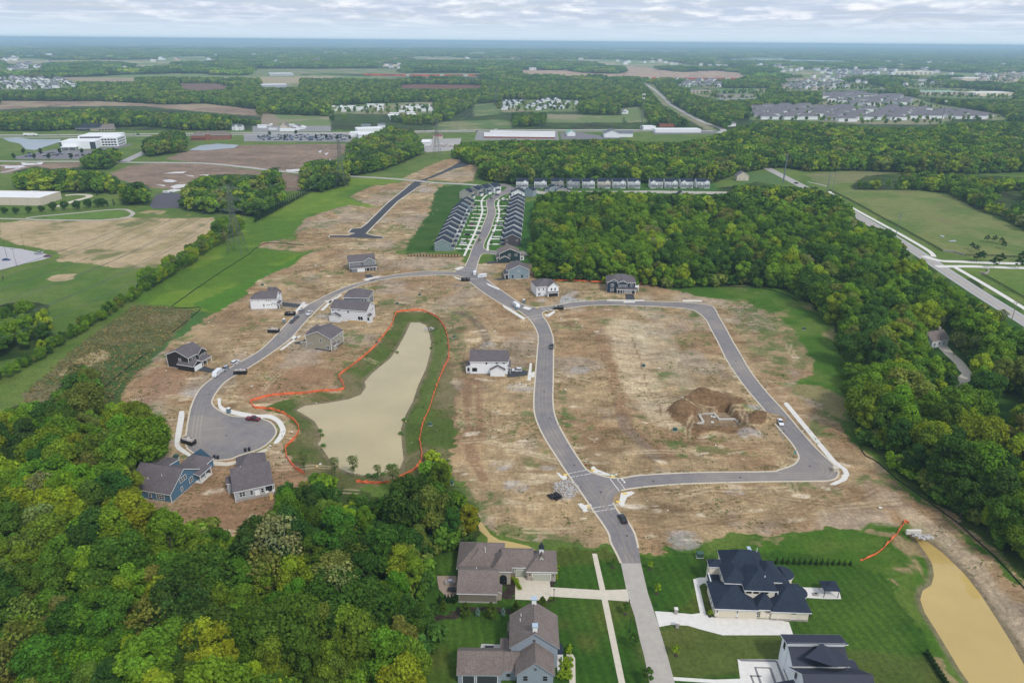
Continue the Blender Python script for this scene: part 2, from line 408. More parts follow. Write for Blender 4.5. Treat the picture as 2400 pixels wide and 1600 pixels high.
    reed = mixc(c(.42, .32, .19) * one[:, None], c(.30, .24, .12), sm(.45, .75, nB)); reed = mixc(reed, c(.11, .14, .04), sm(.62, .72, nE) * .8)
    paint(REED, reed, g=.6); paint(REED2, reed, g=.6)
    paint(D('100 496 160 488 290 482 285 498 230 502 120 503'), c(.11, .19, .035))
    paint(D('290 500 320 484 460 482 495 490 490 500 400 502'), mixc(green, reed, sm(.5, .6, nB)))
    corr = mixc(c(.115, .195, .018) * one[:, None], c(.155, .22, .028), sm(.35, .65, nB * .4 + nE * .6)); corr = mixc(corr, c(.08, .155, .016), sm(.5, .62, nA))
    paint(CORR, corr)
    paint(D('440 700 560 650 640 610 705 583 720 590 640 640 560 690 500 716'), c(.07, .165, .016))
    ol = mixc(c(.10, .115, .04) * one[:, None], c(.19, .16, .085), sm(.42, .68, nE)); ol = mixc(ol, c(.05, .10, .025), sm(.5, .7, nA)); paint(OLIVE, ol)
    paint(D('240 960 300 880 380 790 455 712 480 718 400 790 330 880 275 960'), c(.06, .13, .03))
    paint(D('95 890 170 830 230 800 260 812 180 860 110 895'), reed, soft=sm(.4, .6, nB), g=.5)
    # floor of the woods
    for p in WOODS_FLOOR: paint(p, forest)
    paint(RLAWN, mixc(c(.035, .09, .012) * one[:, None], c(.06, .12, .02), sm(.4, .6, nB)))
    # building site
    tan, pale, drk, red = c(.345, .245, .135), c(.56, .44, .275), c(.19, .12, .062), c(.275, .165, .085)
    di = mixc(tan * one[:, None], pale, sm(.54, .72, nD * .55 + nE * .45))
    di = mixc(di, drk, sm(.52, .72, fbm(x * .45 + 77, y + 31, 5, 5) * .7 + nA * .3) * .8)
    di = mixc(di, red, sm(.48, .62, fbm(x + 40, y - 200, 45, 4)) * .55)
    di = mixc(di, c(.34, .28, .22), sm(.55, .68, fbm(x + 1140, y - 20, 26, 4)) * .5)
    di = mixc(di, c(.10, .135, .04), sm(.60, .68, fbm(x - 640, y + 420, 18, 5)) * sm(.4, .6, nC) * .8)
    di = di * (0.72 + .56 * nC)[:, None]
    ins_site = paint(SITE, di, g=0); paint(D('925 410 975 386 1020 367 1062 362 1116 365 1124 374 1095 392 1085 417 1060 420 955 412'), di, g=0)
    def soil(poly, cc, t=1.0): paint(poly, mixc(di, cc, one * t) * 1.0, g=0)
    # smaller things in the soil: ellipses at a spot (x, y, rx, ry in metres, turned by a degrees), mixed by noise
    def blob(bx, by, rx, ry, a, cc, t=1.0, nz=nC, th=.5, g=0):
        p = at(bx, by); m = (np.abs(x - p.x) < max(rx, ry) * 1.6) & (np.abs(y - p.y) < max(rx, ry) * 1.6)
        i = np.where(m)[0]
        if not len(i): return
        dx, dy = x[i] - p.x, y[i] - p.y; ca, sa = math.cos(R(a)), math.sin(R(a))
        q = np.hypot((dx * ca + dy * sa) / rx, (-dx * sa + dy * ca) / ry) + (nB[i] - .5) * .9
        k = (sm(1.15, .75, q) if False else 1 - sm(.8, 1.1, q)) * t * (sm(th - .12, th + .12, nz[i]) if th else 1)
        col[i] = col[i] * (1 - k[:, None]) + np.asarray(cc) * k[:, None]
        if g: grass[i] = np.maximum(grass[i], k)
    def streak(pts, wd, cc, t=1.0, th=0.0, g=0, nz=nC):
        Pw = WP(pts); m = (x > Pw[:, 0].min() - wd * 3) & (x < Pw[:, 0].max() + wd * 3) & (y > Pw[:, 1].min() - wd * 3) & (y < Pw[:, 1].max() + wd * 3)
        i = np.where(m)[0]
        d = dist_line(x[i], y[i], Pw) + (nB[i] - .5) * wd * 1.1
        k = (1 - sm(wd * .5, wd, d)) * t * (sm(th - .1, th + .1, nz[i]) if th else 1)
        col[i] = col[i] * (1 - k[:, None]) + np.asarray(cc) * k[:, None]
        if g: grass[i] = np.maximum(grass[i], k)
    gr = c(.095, .135, .035); dg = c(.05, .085, .03)
    # pale washed clay in the middle lot, brown ribbon down it, rills
    streak(D('1440 745 1450 800 1470 870 1500 920 1540 960'), 13, c(.56, .45, .29), .6)
    streak(D('1500 760 1520 820 1560 870'), 14, c(.46, .38, .25), .5)
    streak(D('1385 775 1398 830 1410 880 1425 930 1440 980 1475 1015 1530 1040'), 4.2, c(.235, .135, .075), .65, th=.3)
    streak(D('1425 960 1440 985 1470 1015 1500 1045'), 3.4, c(.17, .15, .13), .4)
    for k in range(46):
        a0 = random.uniform(0, 1); bx = 1455 + 80 * a0 + random.uniform(-8, 8); by = 760 + 220 * a0
        L = random.uniform(25, 60) * random.choice((-1, 1))
        pts = [(bx, by)]
        for j in range(1, 6): pts.append((bx + L * j / 5 + random.uniform(-3, 3), by - abs(L) * .10 * j / 5 + random.uniform(-2.5, 2.5)))
        streak(pts, 0.4, c(.22, .14, .085), .7)
    streak(D('1452 775 1460 800 1472 830 1480 870 1495 905 1515 935 1520 960 1535 985 1532 1000 1508 1006'), 0.55, c(.22, .14, .08), .7)
    for pts in ('1040 905 1042 960 1050 1010', '1075 880 1072 950 1080 1040 1110 1100', '1098 870 1100 940 1105 1010'):
        streak(D(pts), 2.6, c(.24, .14, .08), .7)
    streak(D('1088 800 1120 790 1110 760 1085 735 1050 720'), 3.0, c(.17, .13, .09), .7)
    streak(D('1130 830 1090 800 1076 870 1072 900'), 4, c(.25, .15, .09), .6)
    streak(D('1000 700 1015 730 1030 760 1045 800'), 4.5, c(.10, .11, .05), .6, th=.45, g=1)
    streak(D('1020 700 1040 740 1055 790 1058 860'), 5, c(.09, .12, .04), .6, th=.5, g=1)
    # excavated soil round the basement
    for (bx, by, cx_, cy_) in ((1600, 600, 0, 0),):
        pass
    soil(T(1176, 784, '1430 650 1500 590 1680 470 1900 490 2100 520 2180 600 2060 640 2190 660 2352 690 2352 750 2200 760 2250 820 2180 860 2080 850 1700 850 1560 810 1480 740'), c(.175, .105, .055), .95)
    soil(PIT, c(.26, .18, .11), .9)
    # crumbly strips of weed
    for pts, wd, th in (('1690 690 1720 740 1750 800 1780 850', 9, .52), ('1740 700 1780 760 1820 830', 11, .45), ('1760 690 1800 730 1840 800', 7, .4), ('1400 700 1450 705 1520 712', 4, .5), ('1010 880 1020 930 1030 990', 6, .42), ('1060 1120 1075 1160 1100 1190', 4, .5),
                        ('1530 1010 1600 1030 1700 1040 1760 1045', 3.5, .55), ('1290 900 1300 960 1330 1020', 2.5, .5), ('1170 1010 1190 960', 3, .5), ('1840 900 1880 930 1920 960', 7, .45), ('1580 700 1600 740 1625 790', 3, .55), ('1160 1215 1240 1235 1320 1245', 4, .42), ('1560 1240 1640 1255 1700 1250', 5, .45), ('900 570 940 550 980 530 1000 515', 6, .5), ('690 535 720 520', 6, .5), ('900 480 960 475 1000 480', 3, .5), ('980 500 960 540 920 570', 5, .5), ('1230 900 1250 1000', 2.0, .6)):
        streak(D(pts), wd, gr, .7, th=th, g=.6)
    for (bx, by, rx, ry, a) in ((1645, 1005, 3.5, 3, 0), (1535, 860, 6, 5, 0), (1190, 910, 3, 2, 0), (1230, 1060, 5, 4, 0), (775, 490, 8, 5, 40), (760, 510, 7, 3, 60), (1555, 1020, 5, 4, 0), (1575, 1045, 4, 3, 0), (900, 700, 9, 4, 0), (860, 660, 9, 3, 10)):
        blob(bx, by, rx, ry, a, gr, .75, th=.45, g=.6)
    # green with bare patches, right of the houses
    lg = mixc(c(.055, .12, .012) * one[:, None], c(.10, .15, .026), sm(.4, .65, nB)); lg = mixc(lg, tan * .9, sm(.58, .66, fbm(x, y + 55, 11, 4)) * .8)
    paint(LAWNG, lg)
    paint(RGREEN, mixc(mixc(c(.058, .13, .014) * one[:, None], c(.10, .155, .026), sm(.4, .7, nB)), tan, sm(.66, .72, nE) * .6))
    ring = mixc(c(.105, .11, .035) * one[:, None], c(.17, .145, .07), sm(.38, .6, nB)); ring = mixc(ring, c(.075, .11, .022), sm(.45, .6, nE)); paint(RING, ring)
    streak(D('960 960 985 900 1000 850 1010 800 1010 760'), 5, c(.10, .15, .03), .8, g=1)
    # mown lawns, striped by the mower
    st = .5 + .5 * np.sign(np.sin((x * .985 + y * .17) * 2 * math.pi / 2.6))
    la = mixc(c(.032, .084, .009) * one[:, None], c(.064, .118, .016), sm(.35, .7, nB * .5 + nA * .5)); la = mixc(la, c(.10, .10, .022), sm(.54, .70, fbm(x + 13, y - 77, 24, 4)) * .55)
    la = la * (.90 + .2 * st)[:, None]
    il = paint(LAWN, la)
    blob(1640, 1490, 20, 9, 8, c(.12, .13, .035), .6, th=0, g=1); blob(2000, 1540, 16, 8, 0, c(.10, .115, .03), .5, th=0, g=1)
    paint(D('925 585 950 540 985 490 1005 430 1060 424 1075 470 1050 480 1000 545 998 580'), mixc(c(.03, .085, .010) * one[:, None], c(.055, .105, .018), sm(.3, .7, nB) * .6 + .4 * (np.floor(y / 14.6) % 2)))
    paint(D('1060 424 1160 430 1170 470 1150 600 1130 600 1120 560 1085 560 1070 590 1050 580 1030 545 1080 470'), c(.05, .13, .02))
    paint(D('1150 600 1170 470 1235 460 1232 520 1215 560 1225 605'), c(.045, .125, .02))
    paint(D('1165 425 1640 420 1650 445 1480 450 1170 450'), c(.05, .12, .02))
    # planting beds of dark bark
    for p in ('990 1400 1190 1400 1200 1412 985 1418', '1626 1370 1636 1365 1645 1400 1655 1425 1640 1425 1628 1395', '1260 1330 1275 1330 1280 1345 1262 1342', '1264 1370 1284 1370 1284 1377 1262 1379', '1150 1320 1178 1325 1180 1375 1150 1370', '1800 1500 1815 1508 1820 1530 1800 1545', '1632 1300 1655 1300 1652 1322 1636 1318', '1845 1395 1870 1420 1868 1432 1850 1425', '1170 1288 1190 1288 1192 1306 1168 1306'):
        paint(D(p), c(.045, .032, .026), g=0)
    # haul road and bank along the lower right pond
    streak(D('2100 1185 2160 1225 2220 1290 2280 1360 2352 1450'), 4.5, c(.43, .33, .22), .8)
    streak(D('2110 1225 2170 1265 2220 1320 2260 1375 2300 1430 2360 1520'), 3.0, c(.20, .155, .09), .8)
    streak(D('2150 1235 2180 1290 2160 1330'), 1, drk, .4)
    # bare soil round the two nearest new houses
    for bx, by, rx, ry in ((500, 1130, 15, 20), (560, 1190, 18, 14), (640, 1120, 9, 16), (380, 880, 12, 20), (620, 900, 16, 9), (700, 860, 14, 10)):
        blob(bx, by, rx, ry, 0, c(.275, .16, .09), .75, th=0)
    # grey stone dust patches
    for bx, by, rx, ry in ((1568, 1236, 6.2, 5.2), (1260, 1072, 3, 2.2), (1300, 1122, 6, 6.5), (1185, 1115, 5, 4), (1730, 1000, 6, 4), (1330, 850, 6, 5), (735, 800, 7, 4), (760, 725, 9, 4), (1750, 935, 7, 3), (1690, 1130, 4, 2), (1320, 690, 8, 4), (700, 700, 9, 5), (1245, 690, 3, 3), (1310, 675, 6, 8), (455, 900, 7, 5), (1120, 800, 5, 8), (1195, 890, 6, 4), (1150, 1070, 4, 3), (740, 730, 6, 3), (1480, 1095, 8, 2.5)):
        blob(bx, by, rx, ry, 0, c(.38, .35, .33), .6, th=.42)
    for k in range(240):   # dried puddle crusts
        bx, by = random.uniform(300, 2050), random.uniform(600, 1240)
        if bx < 1240 and 700 < by and 600 < bx < 1030: continue
        blob(bx, by, random.uniform(1.2, 5), random.uniform(.5, 1.6), random.uniform(-25, 25), c(.66, .56, .42) if k % 3 else c(.52, .42, .29), .65, th=.42) if inpoly(np.array([bx]), np.array([by]), np.asarray(SITE))[0] and not inpoly(np.array([bx]), np.array([by]), np.asarray(RING))[0] and not inpoly(np.array([bx]), np.array([by]), np.asarray(RGREEN))[0] else None
    rtk = random.Random(12)   # wheel tracks and grading marks
    for k in range(150):
        bx, by = rtk.uniform(330, 1980), rtk.uniform(600, 1230)
        if not inpoly(np.array([bx]), np.array([by]), np.asarray(SITE))[0] or inpoly(np.array([bx]), np.array([by]), np.asarray(RING))[0] or inpoly(np.array([bx]), np.array([by]), np.asarray(RGREEN))[0] or inpoly(np.array([bx]), np.array([by]), np.asarray(LAWNG))[0]: continue
        p = at(bx, by); an = rtk.choice((0, .1, -.15, 1.4, .5, -.4)) + rtk.uniform(-.15, .15); cv = rtk.uniform(-.02, .02); L = rtk.uniform(8, 34); Q = [(p.x, p.y)]
        for j in range(7): Q.append((Q[-1][0] + math.cos(an) * L / 7, Q[-1][1] + math.sin(an) * L / 7)); an += cv * L / 7
        cc = drk * 1.15 if k % 3 else pale * .9
        for o_ in (0, 1.9):
            Pq = np.array(Q) + np.array([-math.sin(an), math.cos(an)]) * o_; Pd = proj(np.concatenate([Pq, np.zeros((len(Pq), 1))], 1)); streak([tuple(v) for v in Pd], .6, cc, .55, th=.3)
    # wet rim of the ponds
    for Pw in (POND1W, POND2W):
        Pw = np.asarray(Pw)
        m = (x > Pw[:, 0].min() - 5) & (x < Pw[:, 0].max() + 5) & (y > Pw[:, 1].min() - 5) & (y < Pw[:, 1].max() + 5); i = np.where(m)[0]
        d = dist_line(x[i], y[i], Pw, True); k = (1 - sm(.6, 2.2, d)) * .75
        col[i] = col[i] * (1 - k[:, None]) + c(.20, .155, .10) * k[:, None]
    nr, nc = Y.shape
    a = (np.arange(nr - 1)[:, None] * nc + np.arange(nc - 1)[None, :]).ravel()
    F = np.stack([a, a + 1, a + nc + 1, a + nc], -1)
    me = bpy.data.meshes.new('ground')
    me.vertices.add(len(x)); me.vertices.foreach_set('co', np.stack([x, y, z], -1).ravel().astype(np.float32))
    me.loops.add(F.size); me.loops.foreach_set('vertex_index', F.ravel().astype(np.int32))
    me.polygons.add(len(F)); me.polygons.foreach_set('loop_start', (np.arange(len(F)) * 4).astype(np.int32))
    me.polygons.foreach_set('loop_total', np.full(len(F), 4, np.int32)) if hasattr(me.polygons[0], 'loop_total') else None
    at_ = me.attributes.new('soil', 'FLOAT_COLOR', 'POINT')
    at_.data.foreach_set('color', np.concatenate([np.clip(col, 0, 1), grass[:, None]], 1).ravel().astype(np.float32))
    me.polygons.foreach_set('use_smooth', [True] * len(F))
    me.update(); me.validate()
    m = bpy.data.materials.new('ground_cover'); m.use_nodes = True
    n, l = m.node_tree.nodes, m.node_tree.links; b = n['Principled BSDF']
    A = n.new('ShaderNodeAttribute'); A.attribute_name = 'soil'
    tcd = n.new('ShaderNodeTexCoord')
    na = N(n, 'ShaderNodeTexNoise'); na.inputs['Scale'].default_value = .9; na.inputs['Detail'].default_value = 6; na.inputs['Roughness'].default_value = .75
    nb = N(n, 'ShaderNodeTexNoise'); nb.inputs['Scale'].default_value = .12; nb.inputs['Detail'].default_value = 8; nb.inputs['Roughness'].default_value = .7
    l.new(tcd.outputs['Object'], na.inputs['Vector']); l.new(tcd.outputs['Object'], nb.inputs['Vector'])
    k1 = ramp(n, l, na.outputs[0], [(.3, G(.62)), (.72, G(1.36))]); k2 = ramp(n, l, nb.outputs[0], [(.3, G(.82)), (.7, G(1.2))])
    cc = MIX(n, l, 1.0, MIX(n, l, 1.0, A.outputs['Color'], k1, 'MULTIPLY'), k2, 'MULTIPLY')
    bare = M(n, l, 'SUBTRACT', 1.0, A.outputs['Alpha'])
    for sc, ro, lo, hi, am in (((.13, .8, 1), 9, .82, 1.25, .6), ((.8, .12, 1), 18, .84, 1.2, .6), ((.6, 2.0, 1), -14, .80, 1.22, .7), ((.035, .05, 1), 30, .80, 1.2, .9)):
        mp = n.new('ShaderNodeMapping'); mp.inputs['Scale'].default_value = sc; mp.inputs['Rotation'].default_value = (0, 0, R(ro)); l.new(tcd.outputs['Object'], mp.inputs[0])
        no = N(n, 'ShaderNodeTexNoise'); no.inputs['Scale'].default_value = 1; no.inputs['Detail'].default_value = 7; no.inputs['Roughness'].default_value = .72; no.inputs['Distortion'].default_value = .6; l.new(mp.outputs[0], no.inputs['Vector'])
        cc = MIX(n, l, M(n, l, 'MULTIPLY', bare, am), cc, MIX(n, l, 1.0, cc, ramp(n, l, no.outputs[0], [(.38, G(lo)), (.5, G(1)), (.64, G(hi))]), 'MULTIPLY'))
    l.new(cc, b.inputs['Base Color']); b.inputs['Roughness'].default_value = .95; b.inputs['Specular IOR Level'].default_value = .1
    bu = n.new('ShaderNodeBump'); bu.inputs['Strength'].default_value = .55; bu.inputs['Distance'].default_value = .35
    l.new(M(n, l, 'ADD', na.outputs[0], M(n, l, 'MULTIPLY', nb.outputs[0], 3.0)), bu.inputs['Height']); l.new(bu.outputs[0], b.inputs['Normal'])
    me.materials.append(m)
    link_obj('ground', me, kind='structure', label='open ground of the building site, fields, lawns and wood floor')
WOODS_FLOOR = []
def gz(x, y): return float(gz_np(np.array([float(x)]), np.array([float(y)]))[0])
def ag(px, py):
    """spot on the ground seen at a photo pixel"""
    p = at(px, py)
    for _ in range(3): p = at(px, py, gz(p.x, p.y))
    return p
# ================================================================ WOODS: outlines as seen
W_SW = D('-260 960 0 958 30 940 70 925 100 930 140 890 165 835 195 835 215 862 225 915 260 905 290 925 340 932 355 965 372 1010 372 1060 340 1085 312 1112 296 1145 330 1165 400 1180 470 1195 560 1235 600 1205 650 1132 690 1088 740 1088 800 1116 850 1130 905 1132 960 1106 980 1042 1010 1026 1032 1066 1040 1120 1062 1140 1090 1180 1096 1235 1080 1262 1000 1270 985 1300 992 1400 1000 1430 982 1500 975 1568 960 1700 930 1950 -100 1950 -400 1500')
W_C = D('1226 470 1250 442 1300 436 1380 440 1400 418 1430 432 1480 436 1560 442 1620 436 1700 425 1740 418 1800 428 1870 430 1920 450 1950 470 1965 500 1990 515 2040 530 2070 560 2085 600 2110 585 2135 590 2160 640 2190 640 2240 640 2290 700 2352 765 2520 850 2520 1400 2352 1320 2290 1262 2200 1192 2100 1120 2030 1060 1970 1010 1955 950 1945 860 1948 820 1930 770 1890 720 1850 692 1800 668 1760 660 1700 655 1560 662 1450 657 1300 645 1226 640 1224 560')
W_N = D('1040 340 1060 326 1110 326 1180 320 1300 322 1400 318 1480 326 1560 326 1640 312 1700 290 1760 275 1850 278 2000 292 2130 292 2200 272 2352 280 2520 290 2520 400 2352 395 2240 400 2090 398 1960 392 1860 395 1800 385 1760 388 1700 398 1640 420 1300 422 1180 424 1110 415 1100 385 1040 362')
W_HR = [D('1950 428 1990 404 2060 398 2130 392 2200 398 2280 404 2352 408 2500 420 2500 570 2352 530 2300 505 2240 478 2180 448 2120 438 1960 436')]
W_L = [D('412 455 430 420 470 402 530 400 600 402 612 388 640 383 650 420 655 470 600 500 540 492 470 492 420 482'),
       D('690 398 700 372 740 365 790 370 797 425 740 442 700 442'),
       D('795 328 860 302 900 290 950 300 968 330 966 356 930 372 880 392 830 402 798 406'),
       D('30 395 80 382 120 388 200 383 240 398 270 408 278 430 270 446 60 442 30 425'), D('275 424 320 416 345 430 350 472 282 472'),
       D('330 320 380 300 420 300 430 330 425 350 340 362'), D('190 360 230 340 270 338 278 370 250 390 190 392'),
       D('-200 250 0 252 100 246 200 244 330 244 430 254 600 268 600 300 540 300 430 300 330 290 200 296 100 302 -200 300'),
       D('0 700 50 690 110 700 118 790 90 810 0 830 -80 830 -80 700')]
W_FAR = D('-400 112 2352 112 2800 112 2800 300 2352 285 1700 276 1660 300 1610 270 1590 292 1330 290 1176 292 1176 262 1080 250 1020 285 940 290 860 268 700 288 600 285 430 256 330 240 -400 240')
OPEN = [FAR1, FAR2, FAR3, FAR4, FAR5, FAR6, MEADOW1, MEADOW2, MEADOW3, LAKE, RIVER,
        D('0 178 60 180 175 187 180 200 70 207 -10 207'), D('1722 252 1780 244 1880 240 1890 218 1960 214 2090 222 2135 236 2290 262 2325 275 2130 286 1990 286 1900 280 1722 276'),
        D('1790 184 1880 186 1990 190 2050 205 1900 209 1800 209'), D('1545 184 1662 186 1660 203 1565 201'), D('1580 204 1770 203 1740 226 1650 230 1590 216'),
        D('2108 206 2200 203 2330 212 2330 228 2200 226 2110 222'), D('1150 229 1330 230 1334 256 1150 258'), D('758 243 850 240 860 262 762 262'), D('845 238 1000 234 1000 262 850 262'),
        D('0 146 120 146 110 166 0 165'), D('850 168 1120 168 1120 178 850 178'), D('1470 176 1720 180 1700 188 1470 184'), D('600 185 690 188 690 200 600 200'), D('570 158 690 158 690 176 570 176'), D('620 158 930 158 930 170 620 170'),
        D('1470 182 1492 182 1540 238 1600 272 1650 300 1625 300 1580 275 1520 240'), D('1070 120 1130 120 1120 128 1070 126'), D('1900 160 2060 158 2190 166 2190 176 1900 178'), D('2240 172 2352 172 2352 190 2240 186'), D('2060 186 2130 186 2180 205 2080 203'), D('2190 182 2320 186 2320 194 2190 192'),
        D('600 262 760 268 760 300 600 300'), D('530 288 600 290 600 300 530 300'), D('1450 160 1490 158 1500 176 1470 178'), D('1780 160 1900 160 1900 176 1780 172'), D('1250 262 1430 266 1430 282 1250 282'), D('1420 250 1470 245 1490 280 1440 282')]
CLEAR = [D('2165 800 2200 790 2240 860 2240 880 2180 905 2170 890 2215 865'), D('2120 745 2180 745 2190 820 2150 820'), D('2268 1108 2354 1108 2354 1140 2268 1140'), D('2262 448 2352 438 2352 472 2310 470'), D('1690 398 1780 395 1790 425 1700 425'),
         D('2090 570 2160 600 2230 640 2352 730 2352 765 2230 680 2160 640'), D('1855 398 1960 392 2080 398 2070 410 1960 412 1880 420'),
         T(1176, 0, '980 1020 1030 1020 1090 1160 990 1160'), D('1395 421 1650 421 1690 438 1650 445 1395 440'), D('1180 424 1400 423 1400 438 1180 440'), D('2250 910 2352 915 2352 960 2250 960')]
WOODS_FLOOR += [W_SW, W_C, W_N] + W_HR + W_L
build_ground()
# ---------------------------------------------------------------- water
def murky(name, col, rough=.05, bumpd=.02):
    m = mat(name, col, rough, spec=.5, var=.10, scale=.035)
    n, l = m.node_tree.nodes, m.node_tree.links; b = n['Principled BSDF']
    t = n.new('ShaderNodeTexCoord'); no = n.new('ShaderNodeTexNoise'); no.inputs['Scale'].default_value = 1.6; no.inputs['Detail'].default_value = 3
    l.new(t.outputs['Object'], no.inputs['Vector']); bu = n.new('ShaderNodeBump'); bu.inputs['Strength'].default_value = .12; bu.inputs['Distance'].default_value = bumpd
    l.new(no.outputs[0], bu.inputs['Height']); l.new(bu.outputs[0], b.inputs['Normal']); return m
def sheet(name, poly, z, m, world=False, **kw):
    P = [Vector((p[0], p[1], z)) for p in (poly if world else at_np(poly, z)[:, :2])]
    mb = MB(); i = 0
    mb.v = [tuple(p) for p in P]
    for t in tessellate_polygon([[Vector((p.x, p.y, 0)) for p in P]]): mb.f.append(tuple(t)); mb.m.append(0)
    me = mb.mesh(name, m)
    for f in me.polygons:
        if f.normal.z < 0: me.flip_normals(); break
    return link_obj(name, me, **kw)
mk('muddy_water', (.50, .385, .22)); MT['muddy_water'] = murky('muddy_water', (.42, .345, .19))
MT['yellow_water'] = murky('yellow_water', (.47, .335, .115)); MT['lake_water'] = murky('lake_water', (.26, .30, .33), .3, .05)
grow = lambda P, k: [((p[0] - np.mean([q[0] for q in P])) * k + np.mean([q[0] for q in P]), (p[1] - np.mean([q[1] for q in P])) * k + np.mean([q[1] for q in P])) for p in P]
sheet('pond_water', grow(POND1W, 1.004), -2.0, MT['muddy_water'], True, kind='structure', label='khaki muddy water of the long retention pond inside the orange fence')
sheet('basin_water', grow(POND2W, 1.004), -2.0, MT['yellow_water'], True, kind='structure', label='yellow muddy water of the basin at the lower right')
sheet('puddle_water', POOL, .03, MT['yellow_water'], kind='structure', label='shallow yellow puddle behind the brown roofed house')
sheet('far_pond_water', FPOND, .25, MT['lake_water'], kind='structure', label='pond beside the white office building')
sheet('brick_house_pond_water', FPOND2, .25, MT['lake_water'], kind='structure', label='small pond in front of the brick building')
sheet('lake_water', LAKE, 1.5, MT['lake_water'], kind='structure', label='pale lake far away at the right')
sheet('river_water', RIVER, 1.5, MT['lake_water'], kind='structure', label='thin pale river far away at the left')
sheet('field_puddle_water', D('2158 541 2164 540 2171 543 2167 544.5'), .04, MT['lake_water'], kind='structure'); sheet('field_puddle_water', D('2178 553 2194 551 2198 554 2184 555'), .04, MT['lake_water'], kind='structure')
pw = murky('puddle_shine', (.62, .56, .52), .2)
for s in ('372 414 392 412 408 416 396 419 380 418', '405 424 430 423 440 430 400 433 390 429', '376 439 400 434 420 436 400 441', '355 424 380 425 378 428', '420 401 446 404 444 406', '455 402 480 401 478 404', '373 399 400 395 430 394 420 398', '656 390 690 388 700 392 660 395', '730 348 740 345 736 352', '745 353 755 350 750 357', '740 372 760 366 755 373', '48 373 70 375 100 372 96 378 52 380', '10 381 50 380 60 384 12 387'):
    sheet('field_puddle_water', D(s), .12, pw, kind='structure')
# ---------------------------------------------------------------- roads
def smooth(pts, k=4):
    P = np.asarray(pts, float); n = len(P); o = []
    for i in range(n - 1):
        a, b, c, d = P[max(i - 1, 0)], P[i], P[i + 1], P[min(i + 2, n - 1)]
        for j in range(k):
            t = j / k
            o.append(.5 * ((2 * b) + (-a + c) * t + (2 * a - 5 * b + 4 * c - d) * t * t + (-a + 3 * b - 3 * c + d) * t ** 3))
    o.append(P[-1]); return [tuple(p) for p in o]
def strip(mb, Pw, off0, off1, z0, z1=None, m=0, close=False):
    """ribbon along a ground line; with z1 a raised kerb"""
    P = np.asarray(Pw); n = len(P)
    t = np.gradient(P, axis=0) if not close else (np.roll(P, -1, 0) - np.roll(P, 1, 0))
    t /= np.maximum(np.linalg.norm(t, axis=1, keepdims=True), 1e-6); nn = np.stack([-t[:, 1], t[:, 0]], -1)
    A, B = P + nn * off0, P + nn * off1; i = len(mb.v)
    if z1 is None:
        for a, b in zip(A, B): mb.v += [(a[0], a[1], z0), (b[0], b[1], z0)]
        for k in range(n - (0 if close else 1)):
            a = i + 2 * k; b = i + 2 * ((k + 1) % n); mb.f.append((a, a + 1, b + 1, b)); mb.m.append(m)
    else:
        for a, b in zip(A, B): mb.v += [(a[0], a[1], z0), (a[0], a[1], z1), (b[0], b[1], z1), (b[0], b[1], z0)]
        for k in range(n - (0 if close else 1)):
            a = i + 4 * k; b = i + 4 * ((k + 1) % n)
            for q in range(3): mb.f.append((a + q, a + q + 1, b + q + 1, b + q)); mb.m.append(m)
        if not close:
            mb.f.append((i, i + 1, i + 2, i + 3)); mb.m.append(m); e = i + 4 * (n - 1); mb.f.append((e + 3, e + 2, e + 1, e)); mb.m.append(m)
    return mb
mk('asphalt', (.20, .185, .185), .9, var=.0, scale=.5, col2=(.255, .235, .23), bump=.2)
mk('fresh_asphalt', (.042, .042, .05), .85, scale=.6, col2=(.06, .06, .07))
mk('kerb_concrete', (.56, .49, .38), .85, var=.12, scale=.8)
mk('new_concrete', (.66, .63, .58), .85, var=.08, scale=.7)
mk('old_concrete', (.40, .365, .32), .88, var=.10, scale=.5)
mk('sidewalk_concrete', (.56, .50, .40), .88, var=.08, scale=.7)
mk('road_paint', (.74, .72, .66), .7, var=.12, scale=3)
mk('yellow_paint', (.72, .50, .10), .7, var=.15, scale=2)
WEST = D('1426 1293 1416 1271 1403 1246 1398 1226 1383 1201 1365 1176 1345 1146 1326 1119 1301 1084 1276 1046 1248 1001 1230 959 1226 924 1229 871 1235 796 1236 784 1235 767 1226 747 1211 729 1191 714 1176 710 1150 697 1113 674 1078 647')
OUT1 = D('1118 642 1138 657 1176 684 1201 699 1226 706')
OUTER = D('1226 706 1251 704 1288 699 1316 694 1363 691 1401 689 1451 690 1501 692 1576 695 1626 700 1641 708 1651 727 1666 752 1683 784 1701 814 1726 856 1764 904 1801 944 1839 989 1876 1031 1914 1066 1925 1081 1924 1094 1909 1103 1864 1105 1764 1106 1601 1110 1526 1114 1463 1120 1426 1126')
OUT2 = D('1426 1126 1411 1139 1408 1154 1421 1176 1441 1196 1458 1226 1466 1258 1472 1293')
INNER = D('1248 728 1258 742 1268 767 1271 784 1271 859 1270 924 1278 964 1301 1009 1326 1049 1348 1079 1371 1089 1396 1096 1426 1098 1476 1091 1601 1085 1764 1083 1789 1079 1819 1069 1831 1059 1834 1046 1819 1019 1789 984 1764 954 1751 936 1713 891 1673 834 1648 784 1633 757 1621 734 1601 717 1576 709 1513 704 1451 702 1401 701 1351 702 1301 708 1276 712 1256 714 1246 719')
OUTER[-1:] = D('1426 1126')
loop = WP(smooth(WEST) + smooth(OUT1, 3) + smooth(OUTER)[1:] + smooth(OUT2)[1:])
inner = WP(smooth(INNER + INNER[:1], 3)[:-1])
mb = MB()
pts = [Vector((p[0], p[1], 0)) for p in loop]; ip = [Vector((p[0], p[1], 0)) for p in inner]
mb.v = [(p.x, p.y, .04) for p in pts + ip]
for t in tessellate_polygon([pts, ip]): mb.f.append(tuple(t)); mb.m.append(0)
